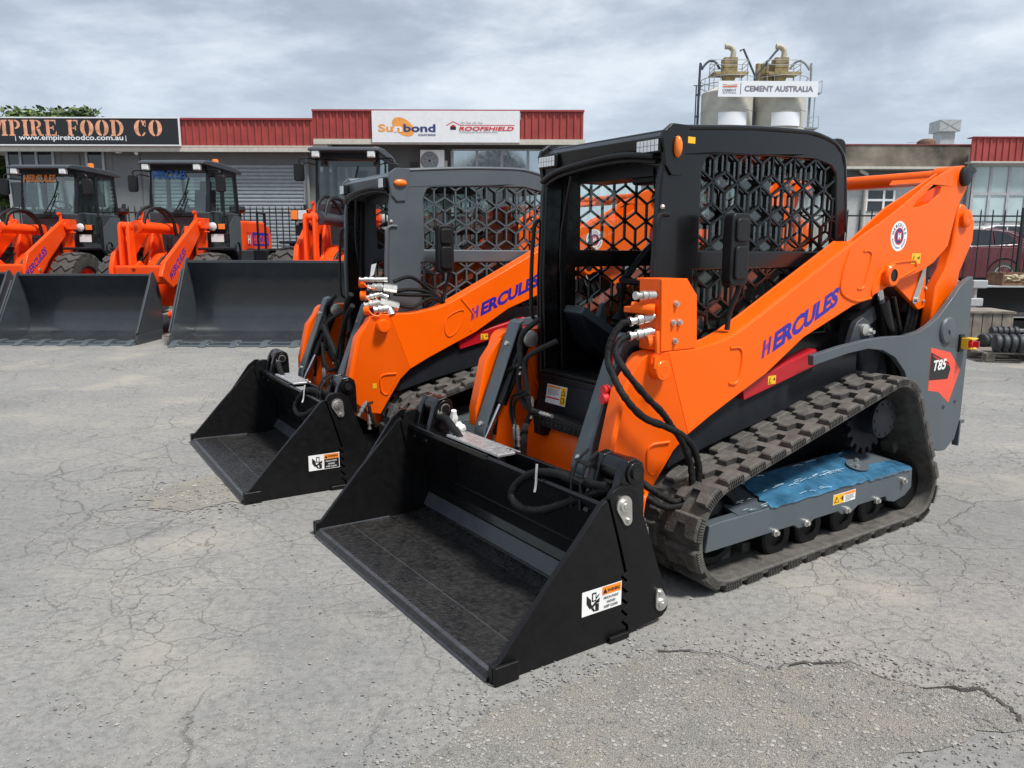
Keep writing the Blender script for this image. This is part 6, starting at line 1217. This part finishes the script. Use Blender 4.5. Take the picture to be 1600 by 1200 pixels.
# ------------------------------------------------------------------ silos
SIL = mat('weathered_silo_paint', (.45, .435, .38), .8, var=.12, scale=.5); YELST = mat('stained_yellow_steel', (.30, .235, .115), .8, var=.35, scale=1.2); STEEL = mat('galvanised_steel', (.26, .28, .29), .6, var=.1); DARKST = mat('dark_steel_pipe', (.04, .05, .07), .5)
SY = 72.0; XS = lambda px, y=SY: PX(px, y, 150); ZS = lambda py, y=SY: PZ(py, y, 1200)
def silo(pc, label, flip):
    c = (XS(pc), SY + 2.4); root = thing('cement_silo', label, 'silo', (c[0], c[1], 0), 0, 'twin cement silos'); r = 2.33
    top = ZS(139)
    w = MB(); w.cyl((0, 0, 0), (0, 0, top), r, 48); w.lathe([(r, top), (r * .6, top + .5), (0, top + .6)], (0, 0, 0), 'z', 40)
    for k in range(8): h = top - .2 - k * 1.45; w.lathe([(r, h - .03), (r + .025, h - .02), (r + .025, h + .02), (r, h + .03)], (0, 0, 0), 'z', 48)
    body = obj('silo_shell', w, SIL, root)
    w = MB(); n = 12; vs = []; a0, a1 = R(-90 - 32), R(-90 + 32); 
    for i in range(n + 1):
        a = a0 + (a1 - a0) * i / n; vs += [((r + .09) * math.cos(a), (r + .09) * math.sin(a), ZS(196)), ((r + .09) * math.cos(a), (r + .09) * math.sin(a), ZS(174.5))]
    w.add(vs, [(2 * i, 2 * i + 2, 2 * i + 3, 2 * i + 1) for i in range(n)]); obj('blank_sign_panel', w, SIGNW, root)
    w = MB(); zt = top + .1; ring = [(2.45 * math.cos(R(a)), 2.45 * math.sin(R(a))) for a in range(0, 360, 20)]
    for h in (.55, 1.1): w.tube([(x, y, zt + h) for x, y in ring], .035, 5, 1, closed=True)
    for x, y in ring[::2]: w.cyl((x, y, zt - .1), (x, y, zt + 1.1), .03, 5)
    for sx in (-1, 1):
        for sy_ in (-1, 1): w.cyl((sx * 1.5, sy_ * .9, zt), (sx * 1.5, sy_ * .9, zt + 2.7), .04, 5)
        for h in (1.9, 2.3, 2.7): w.cyl((sx * 1.5, -.9, zt + h), (sx * 1.5, .9, zt + h), .03, 5)
    for h in (2.3, 2.7): w.cyl((-1.5, -.9, zt + h), (1.5, -.9, zt + h), .03, 5); w.cyl((-1.5, .9, zt + h), (1.5, .9, zt + h), .03, 5)
    obj('railing', w, STEEL, root); w = MB(); w.b2((-1.6, -1, zt + 1.55), (1.6, 1, zt + 1.68)); w.b2((-1.4, -1.0, zt + 1.42), (1.4, -.9, zt + 1.55)); obj('platform', w, YELST, root)
    ox = .05 if not flip else -.1
    w = MB(); w.b2((ox - .60, -.6, zt + 1.68), (ox + .60, .6, zt + 3.0)); w.prism([(ox - .6, zt + 1.55), (ox + .6, zt + 1.55), (ox + .2, zt + .4), (ox - .2, zt + .4)], -.5, .5)
    for h in (2.15, 2.5, 2.8): w.b2((ox - .63, -.63, zt + h), (ox + .63, .63, zt + h + .05))
    fl = obj('dust_filter', w, YELST, root)
    w = MB(); w.tube([(ox + .2, 0, zt + 2.8), (ox + .33, 0, zt + 3.4), (ox + .28, 0, zt + 3.75), (ox - .05, 0, zt + 4.02), (ox - .45, 0, zt + 4.05)], .25, 12, 5); w.b2((ox - .3, -.3, zt + 3.0), (ox + .35, .3, zt + 2.75)); obj('exhaust_elbow', w, mat('weathered_elbow', (.42, .38, .29), .7, var=.2), fl)
    w = MB()
    if flip: w.tube([(-.45, -.3, zt + 3.7), (-.6, -.3, zt + 3.6), (-2.45, -.9, zt + 1.4), (-2.62, -.9, zt + .2), (-2.62, -.9, 0)], .10, 8, 1)
    else: w.tube([(.9, -.3, zt + 3.6), (1.2, -.3, zt + 3.75), (2.2, -.9, zt + 1.3), (2.2, -.9, zt + .4)], .10, 8, 1)
    obj('down_pipe', w, DARKST, root)
    w = MB(); s = 1 if flip else -1
    w.tube([(s * .8, 0, zt + 2.1), (s * 1.3, -.1, zt + 2.7), (s * 1.9, -.2, zt + 2.7), (s * 2.5, -.3, zt + 2.0), (s * 2.7, -.3, zt + 1.0), (s * 2.72, -.3, 0)], .11, 8, 5)
    if not flip: w.cyl((-2.95, -.3, 0), (-2.95, -.3, zt + .6), .06, 6); w.b2((-3.2, -.35, zt + .55), (-2.3, -.25, zt + .62)); w.b2((-3.0, -.4, zt - 2.2), (-2.6, -.2, zt - 2.05)); w.b2((-3.0, -.4, zt - .3), (-2.6, -.2, zt - .15))
    obj('fill_pipe', w, STEEL if flip else DARKST, root)
    if flip:
        w = MB(); 
        for x in (2.5, 3.0): w.cyl((x, -.4, 0), (x + .15, -.4, zt + .2), .04, 5)
        k = 0
        while k < 34: w.cyl((2.5, -.4, .4 * k + .4), (3.05, -.4, .4 * k + .4), .025, 4); k += 1
        w.b2((2.3, -1.0, zt - .2), (3.5, .6, zt - .1)); w.tube([(3.5, -1, zt - .1), (3.5, -1, zt + .9), (3.5, .6, zt + .9), (3.5, .6, zt - .1)], .03, 5, 1); w.b2((2.3, -1.0, ZS(197)), (3.4, .4, ZS(195))); w.tube([(3.4, -1, ZS(196)), (3.4, -1, ZS(178)), (2.5, -1, ZS(178))], .03, 5, 1); w.cyl((3.3, -.9, ZS(197)), (2.35, -.5, ZS(206)), .04, 5); obj('ladder', w, STEEL, root)
        w = MB(); 
        for i in range(4): w.lathe([(.0, zt + 1.0), (.25, zt + 1.0), (.25, zt + 2.6), (.0, zt + 2.7)], (-2.0 + i * .42, .3, 0), 'z', 10)
        obj('filter_bags', w, YELST, root)
    return root
silo(1147.5, 'white cement silo with dark curved fill pipe, behind the logo end of the long sign', False); silo(1231.5, 'white cement silo with an outside ladder and a platform on its side', True)
a_ = thing('silo_sign', 'long white CEMENT AUSTRALIA sign spanning both silos', 'sign', (XS(1200, 71.6), 71.6, ZS(139, 71.6)), R(1.0))
YY = 71.6; x0, x1 = XS(1121.5, YY) - XS(1200, YY), XS(1278, YY) - XS(1200, YY); zc = ZS(139, YY); hh = ZS(126.5, YY) - ZS(139, YY)
w = MB(); w.b2((x0, 0, -hh), (x1, .12, hh)); obj('sign_face', w, SIGNW, a_)
w = MB(); kpx = PX(1201, YY, 140) - PX(1200, YY, 140)
def ST(s, px, py, wpx, hpx, mi, **kw):
    v, f = text2d(s, size=1, **kw); q0 = min(p[0] for p in v); q1 = max(p[0] for p in v); k = wpx * kpx / (q1 - q0); w.add([((px - 1200) * kpx + (p[0] - q0) * k, -.02, (139 - py) * kpx + p[1] * hpx * kpx / .73) for p in v], f, mi)
ST('CEMENT AUSTRALIA', 1162.5, 142.5, 108, 8.4, 0, bold=.03); ST('CEMENT', 1128, 142.6, 22, 3.6, 0, bold=.02); ST('AUSTRALIA', 1128, 146, 22, 2.4, 0, bold=.02)
def sp(pts, mi): w.add([((a - 1200) * kpx, -.02, (139 - b_) * kpx) for a, b_ in pts], [tuple(range(len(pts)))], mi)
sp([(1128, 134.6), (1139, 135.2), (1151, 134.2), (1151, 136.2), (1139, 137.0), (1128, 136.6)], 1); sp([(1128, 131.6), (1139, 133.6), (1151, 131.8), (1151, 132.6), (1139, 134.3), (1128, 132.4)], 1); sp([(1156, 130), (1157, 130), (1157, 147), (1156, 147)], 0)
obj('sign_lettering', w, [mat('sign_grey_letters', (.20, .19, .22), .5), mat('sign_orange_wave', (.62, .16, .06), .5)], a_, smooth=False)

# ------------------------------------------------------------------ trees beyond the left building
LEAFD = [mat('dark_leaf', (.045, .075, .022), .7, var=.25), mat('mid_leaf', (.075, .115, .030), .7, var=.25), mat('bright_leaf', (.12, .19, .035), .7, var=.2)]
BARK = mat('tree_bark', (.10, .085, .065), .9, var=.2)
def tree(label, x, y, h, spread, seed, mats, n=8000, leaf=.19):
    rnd = random.Random(seed); root = thing('tree', label, 'tree', (x, y, ZG), 0, 'trees beyond the left building')
    t = MB(); t.tube([(0, 0, 0), (.1, .05, h * .3), (-.05, 0, h * .55), (.1, 0, h * .8)], .18, 8, 4); tips = []
    for k in range(7):
        a = rnd.uniform(0, 6.28); z = h * rnd.uniform(.45, .7); L = spread * rnd.uniform(.5, .9); p = (L * math.cos(a), L * math.sin(a), min(h * .95, z + L * .6)); t.tube([(0, 0, z), (p[0] * .5, p[1] * .5, z + L * .4), p], .06, 6, 3); tips.append(p)
    obj('trunk', t, BARK, root); tips += [(rnd.gauss(0, spread * .45), rnd.gauss(0, spread * .45), h * rnd.uniform(.68, .97)) for _ in range(14)]
    c = MB()
    for _ in range(n):
        q = rnd.choice(tips); r = .62 * spread * .5; p = Vector((rnd.gauss(q[0], r), rnd.gauss(q[1], r), min(h * 1.02, rnd.gauss(q[2], r * .62))))
        s = leaf * rnd.uniform(.5, 1.4); u = Vector((rnd.gauss(0, 1), rnd.gauss(0, 1), rnd.gauss(0, .6))).normalized(); v = u.orthogonal().normalized()
        c.add([p - u * s, p + v * s * .5, p + u * s, p - v * s * .5], [(0, 1, 2, 3)], rnd.randrange(3))
    obj('crown', c, mats, root, smooth=False)
tx = lambda px, d: PX(px, d, 185); th = lambda py, d: PZ(py, d, 60) - ZG
tree('bright green tree top furthest left above the black sign', tx(6, 44), 44, th(177, 44), 1.5, 1, [LEAFD[1], LEAFD[2], LEAFD[2]])
tree('broad olive tree above the letters of the black sign', tx(52, 46), 46, th(175, 46), 1.7, 2, LEAFD)
tree('small dark tree top above the word FOOD', tx(108, 48), 48, th(178, 48), 1.35, 3, [LEAFD[0], LEAFD[0], LEAFD[1]])
tree('low green tree at the corner of the workshop with the black sign', tx(-6, 27), 27, 4.4, 1.5, 4, LEAFD, 1100)

# ------------------------------------------------------------------ cars in the car park
MAROON = mat('maroon_car_paint', (.095, .008, .014), .25, coat=.8, var=.05); WHITEC = mat('white_car_paint', (.62, .63, .64), .3, coat=.6, var=.03); CARGL = mat('car_glass', (.012, .015, .017), .06, spec=.8, var=.1)
def car(label, loc, rz, paint, rear_only=False):
    root = thing('parked_car', label, 'car', loc, rz, 'cars parked behind the right fence'); hw = .90
    body = [(-2.25, .35), (-2.30, .62), (-2.26, .95), (-2.05, 1.05), (-1.15, 1.12), (.2, 1.16), (1.9, 1.12), (2.22, .98), (2.30, .70), (2.28, .35), (1.85, .25), (-1.85, .25)]
    def ring(y, k, dz=0): return [(x * k, y, z + dz * 0) for x, z in body]
    secs = [(-hw, .965), (-hw * .97, .985), (-hw * .8, 1.0), (hw * .8, 1.0), (hw * .97, .985), (hw, .965)]; m = MB(); vs = [p for y, k in secs for p in ring(y, k)]; n = len(body)
    m.add(vs, [(i * n + j, i * n + (j + 1) % n, (i + 1) * n + (j + 1) % n, (i + 1) * n + j) for i in range(len(secs) - 1) for j in range(n)] + [tuple(range(n)), tuple((len(secs) - 1) * n + j for j in range(n))])
    cabp = [(-1.2, 1.08), (-.55, 1.55), (-.1, 1.66), (1.2, 1.66), (1.75, 1.55), (2.15, 1.05)]; k0, k1 = .84, .68; vs = []
    for s in (-1, 1): vs += [(x, s * (.86 if z < 1.3 else .70), z) for x, z in cabp]
    m.add(vs, [(0, 1, 7, 6), (1, 2, 8, 7), (2, 3, 9, 8), (3, 4, 10, 9), (4, 5, 11, 10), (0, 1, 2, 3, 4, 5), (6, 7, 8, 9, 10, 11)])
    obj('body', m, paint, root, bev=.04, seg=3)
    g = MB()
    for s in (-1, 1):
        for pl in ([(-.95, 1.18), (-.50, 1.50), (-.12, 1.59), (.30, 1.60), (.30, 1.18)], [(.36, 1.18), (.36, 1.60), (1.0, 1.59), (1.05, 1.18)], [(1.11, 1.18), (1.07, 1.58), (1.45, 1.52), (1.72, 1.28)]):
            g.add([(x, s * (.868 - (z - 1.08) * .305 + .012), z) for x, z in pl], [tuple(range(len(pl)))])
    g.quad((1.83, -.62, 1.50), (1.83, .62, 1.50), (2.13, .72, 1.14), (2.13, -.72, 1.14)); g.quad((-1.12, -.74, 1.15), (-1.12, .74, 1.15), (-.60, .62, 1.52), (-.60, -.62, 1.52)); obj('windows', g, CARGL, root, smooth=False)
    g = MB()
    for s in (-1, 1): g.tube([(-.98, s * .845, 1.165), (1.74, s * .838, 1.20), (1.48, s * .722, 1.56), (.3, s * .712, 1.625), (-.1, s * .715, 1.62)], .010, 5, 3)
    obj('window_trim', g, CHROME, root); g = MB()
    for x in (-1.40, 1.38):
        for s in (-1, 1): g.lathe([(.30, s * .86), (.44, s * .88), (.46, s * .905), (.36, s * .895)], (x, 0, .36), 'y', 24)
    g.b2((-2.2, -.88, .22), (2.2, .88, .34)); g.b2((2.20, -.80, .35), (2.335, .80, .62)); obj('lower_trim', g, PLASTIC, root)
    for s in (-1, 1):
        g = MB(); g.b2((2.12, s * .84, .95), (2.27, s * .55, 1.12)); obj('tail_lamp', g, REDV, root, bev=.03)
        for x in (-1.40, 1.38):
            w = MB(); w.lathe([(.20, s * .70), (.34, s * .70), (.36, s * .74), (.36, s * .88), (.34, s * .905), (.26, s * .91), (.24, s * .89)], (x, 0, .36), 'y', 28); wo_ = obj('wheel', w, TYRE, root)
            w = MB(); w.lathe([(.0, s * .895), (.06, s * .90), (.06, s * .88)], (x, 0, .36), 'y', 14); w.lathe([(.22, s * .905), (.255, s * .912), (.255, s * .89)], (x, 0, .36), 'y', 28)
            for k in range(5):
                for d in (-.16, .16): a = 2 * math.pi * k / 5; w.add([(x + r * math.cos(a + e), s * .90, .36 + r * math.sin(a + e)) for r, e in ((.05, d * 2 - .2), (.05, d * 2 + .2), (.235, d + .07), (.235, d - .07))], [(0, 1, 2, 3)])
            obj('rim', w, FRAME, wo_, smooth=False)
    if rear_only:
        g = MB(); g.b2((2.30, -.24, .72), (2.315, .24, .84)); obj('number_plate', g, WHITE, root)
    return root
car('maroon car seen from its side behind the fence, nearer the orange arm', (12.85, 23.4, ZG), R(-6), MAROON)
car('maroon car seen from behind at the right edge, behind the fence', (16.3, 23.6, ZG), R(-62), MAROON, True)
car('white car far behind the maroon cars', (17.0, 28.2, ZG + .25), R(0), WHITEC)

# ------------------------------------------------------------------ parts and attachments stored at the right edge of the yard
WOODG = mat('weathered_timber', (.20, .175, .145), .9, var=.22, scale=6, bump=.3, bscale=14); RUB2 = mat('grey_black_rubber', (.030, .033, .037), .55, var=.15)
p = thing('timber_pallet', 'weathered timber pallet carrying black rubber track rollers', 'pallet', (7.62, 11.55, 0), R(-6))
w = MB()
for i in range(7): w.b2((-.72, -.55 + i * .165, .125), (.72, -.42 + i * .165, .148))
obj('deck_boards', w, WOODG, p)
for x in (-.62, 0, .62):
    w = MB(); w.b2((x - .05, -.55, .022), (x + .05, .55, .125)) if False else [w.b2((x - .06, y - .07, .022), (x + .06, y + .07, .125)) for y in (-.48, 0, .48)]; obj('bearer', w, WOODG, p)
w = MB()
for y in (-.48, 0, .48): w.b2((-.72, y - .06, 0), (.72, y + .06, .021))
obj('base_boards', w, WOODG, p)
def roller(label, loc, rz, n, r, L):
    a = thing('track_roller', label, 'machine part', loc, rz, 'spare rollers on the pallet'); prof = [(0, 0)]; 
    for i in range(n): x = L * i / n; d = L / n; prof += [(r * .72, x), (r * .95, x + d * .15), (r, x + d * .4), (r * .95, x + d * .7), (r * .72, x + d * .95)]
    prof += [(r * .45, L), (r * .40, L + .06), (0, L + .06)]; w = MB(); w.lathe(prof, (0, 0, 0), 'x', 24); obj('ribbed_body', w, RUB2, a); w = MB(); w.cyl((L, 0, 0), (L + .10, 0, 0), r * .22, 14); obj('axle', w, PLASTIC, a)
roller('long ribbed black roller lying on the front of the pallet', (7.0, 11.13, .148 + .135), R(-14), 5, .135, .50)
roller('short ribbed black roller at the right end of the pallet front', (7.62, 10.98, .148 + .12), R(-20), 4, .12, .36)
roller('thin ribbed roller leaning across the back of the pallet', (7.2, 11.75, .148 + .10), R(20), 6, .10, .55)
roller('thin grey ribbed roller on top of the stack', (7.45, 11.95, .36), R(-10), 5, .09, .4)
a_ = thing('idler_wheel', 'flat grey idler wheel stacked on the pallet at the right edge', 'machine part', (8.12, 11.35, .30)); w = MB(); w.lathe([(0, .0), (.36, 0), (.39, .03), (.39, .07), (.33, .09), (.33, .13), (.37, .15), (.37, .19), (.20, .22), (.18, .30), (0, .30)], (0, 0, 0), 'z', 36); obj('wheel_body', w, RUB2, a_); w = MB(); w.lathe([(.0, .31), (.09, .31), (.1, .30)], (0, 0, 0), 'z', 18); w.b2((-.4, -.4, -.15), (.4, .4, 0)); obj('hub', w, PLASTIC, a_)
a_ = thing('timber_crate', 'weathered grey timber crate behind the pallet', 'crate', (7.95, 13.6, 0), R(-8))
w = MB()
for i in range(8): w.b2((-.62 + i * .155, -.45, .02), (-.62 + i * .155 + .14, -.42, .55)); w.b2((-.62 + i * .155, .42, .02), (-.62 + i * .155 + .14, .45, .55))
for i in range(6): w.b2((-.66, -.44 + i * .15, .02), (-.63, -.44 + i * .15 + .135, .55)); w.b2((.61, -.44 + i * .15, .02), (.64, -.44 + i * .15 + .135, .55))
obj('side_boards', w, WOODG, a_); w = MB(); w.b2((-.68, -.47, .55), (.66, .47, .585)); obj('lid', w, WOODG, a_)
a_ = thing('grader_blade', 'large black steel blade attachment with one bolt, behind the crate', 'attachment', (11.0, 16.2, 0), R(-2))
w = MB(); w.prism([(-.10, .22), (.0, .16), (.10, .30), (.13, .50), (.10, .75), (.0, .86), (-.06, .84), (.04, .72), (.07, .5), (.04, .32)], -1.25, 1.25, 'x'); w.b2((-1.25, -.2, 0), (1.25, .5, .16)); obj('blade', w, SATIN, a_)
w = MB(); w.cyl((.02, -.02, .52), (.02, .08, .52), .05, 14); obj('bolt', w, ZINC, a_); w = MB(); w.b2((-1.3, -.3, .86), (-.3, .35, .885)); w.b2((-1.2, -.1, .22), (1.4, .0, .24)); obj('top_plate', w, FRAME, a_)
a_ = thing('hydraulic_hitch', 'grey steel hitch with square joints standing beside the black blade', 'attachment', (9.32, 15.6, 0), R(0))
w = MB(); w.cyl((0, 0, 0), (0, 0, .95), .045, 12); obj('shaft', w, FRAME, a_); w = MB(); w.b2((-.15, -.1, .50), (.14, .1, .66)); w.b2((-.10, -.1, .86), (.20, .1, 1.02)); w.b2((-.3, -.2, 0), (.3, .2, .05)); obj('joint', w, FRAME, a_, bev=.02)
a_ = thing('rusty_tray', 'rusty open steel tray full of pale timber offcuts on top of the black blade', 'tray', (10.75, 16.45, .89), R(-2))
w = MB(); RUST = mat('rusty_steel', (.20, .105, .06), .85, var=.35, scale=7)
for q0, q1 in (((-.52, -.3, 0), (.52, .3, .02)), ((-.52, -.3, .02), (-.49, .3, .26)), ((.49, -.3, .02), (.52, .3, .26)), ((-.49, .27, .02), (.49, .3, .26)), ((-.49, -.3, .02), (.49, -.28, .05))): w.b2(q0, q1)
obj('tray', w, RUST, a_)
rnd = random.Random(2); w = MB()
for _ in range(60): q = Matrix.Rotation(rnd.uniform(0, 3), 3, 'Z') @ Matrix.Rotation(rnd.uniform(-.5, .5), 3, 'X'); w.box((rnd.uniform(-.4, .4), rnd.uniform(-.22, .2), rnd.uniform(.05, .2)), (rnd.uniform(.06, .2), .05, .025), q)
o_ = obj('timber_offcuts', w, mat('pale_timber', (.52, .44, .30), .85, var=.2), smooth=False); o_.location = (10.75, 16.45, .905); o_.rotation_euler = (0, 0, R(-2)); struct(o_, 'stuff')
a_ = thing('rusty_tray', 'second rusty tray at the right frame edge beside the first tray', 'tray', (12.35, 16.5, .89), R(3)); w = MB()
for q0, q1 in (((-.52, -.3, 0), (.52, .3, .02)), ((-.52, -.3, .02), (-.49, .3, .26)), ((.49, -.3, .02), (.52, .3, .26)), ((-.49, .27, .02), (.49, .3, .26)), ((-.49, -.3, .02), (.49, -.28, .22))): w.b2(q0, q1)
obj('tray', w, RUST, a_)
a_ = thing('timber_beam', 'short brown timber beam lying across the parts at the right edge', 'timber', (8.75, 12.6, .45), R(20)); w = MB(); w.box((0, 0, 0), (.9, .12, .08), Matrix.Rotation(R(-20), 3, 'Y')); obj('beam', w, mat('brown_timber', (.28, .17, .08), .85, var=.2), a_, bev=.01); w = MB(); w.b2((-.4, -.06, -.45), (-.3, .06, -.1)); obj('chock', w, WOODG, a_)
a_ = thing('orange_crate', 'small orange steel frame behind the grey side panel', 'attachment', (8.75, 15.2, 0)); w = MB(); w.b2((-.3, -.2, 0), (.2, .2, .12)); w.prism([(-.3, .12), (-.05, .12), (-.15, .62), (-.3, .62)], -.15, .15); obj('frame', w, ORANGE, a_, bev=.02)
a_ = thing('yellow_cylinder_end', 'ochre yellow machine arm end at the left frame edge behind the bucket', 'machine part', (-10.02, 15.0, 0)); w = MB(); w.tube([(-.5, 0, .35), (-.1, 0, .55), (.02, 0, .85), (.0, 0, 1.25)], .12, 12, 5); obj('arm', w, mat('ochre_paint', (.45, .25, .04), .5), a_); w = MB(); w.b2((-.7, -.2, 0), (-.2, .2, .35)); obj('foot', w, mat('ochre_paint', (.45, .25, .04), .5), a_, bev=.03)
# arched shed across the road behind the camera: the mirror glazing under the white sign reflects it
a_ = thing('arched_shed', 'pale arched shed mirrored in the glazing under the white sign', 'building', (0, -16, 0)); w = MB(); n = 28; vs = []; xc, rr, zr, zb = -1.25, 2.6, 2.5, 7.1
prof_ = [(xc + rr, 0)] + [(xc + rr * math.cos(math.pi * i / n), zb + zr * math.sin(math.pi * i / n)) for i in range(n + 1)] + [(xc - rr, 0)]
for x, z in prof_: vs += [(x, 0, z), (x - 9, -26, z)]
w.add(vs, [(2 * i, 2 * i + 1, 2 * i + 3, 2 * i + 2) for i in range(n + 2)]); obj('roof_shell', w, mat('shed_cloth', (.34, .35, .31), .8, var=.05), a_)
w = MB(); w.add([(xc + (x - xc) * .96, .02, z - .08 if z > 0 else 0) for x, z in prof_], [tuple(range(n + 3))]); obj('end_wall', w, mat('shed_end', (.17, .175, .17), .85, var=.08), a_, smooth=False)
w = MB(); w.tube([(x, .05, z) for x, z in prof_], .10, 6, 1); [w.cyl((xc + x, .06, 0), (xc + x, .06, zb + zr * math.sqrt(max(0, 1 - (x / rr) ** 2))), .05, 6) for x in (-1.7, -.85, 0, .85, 1.7)]; obj('arch_rib', w, FRAME, a_)
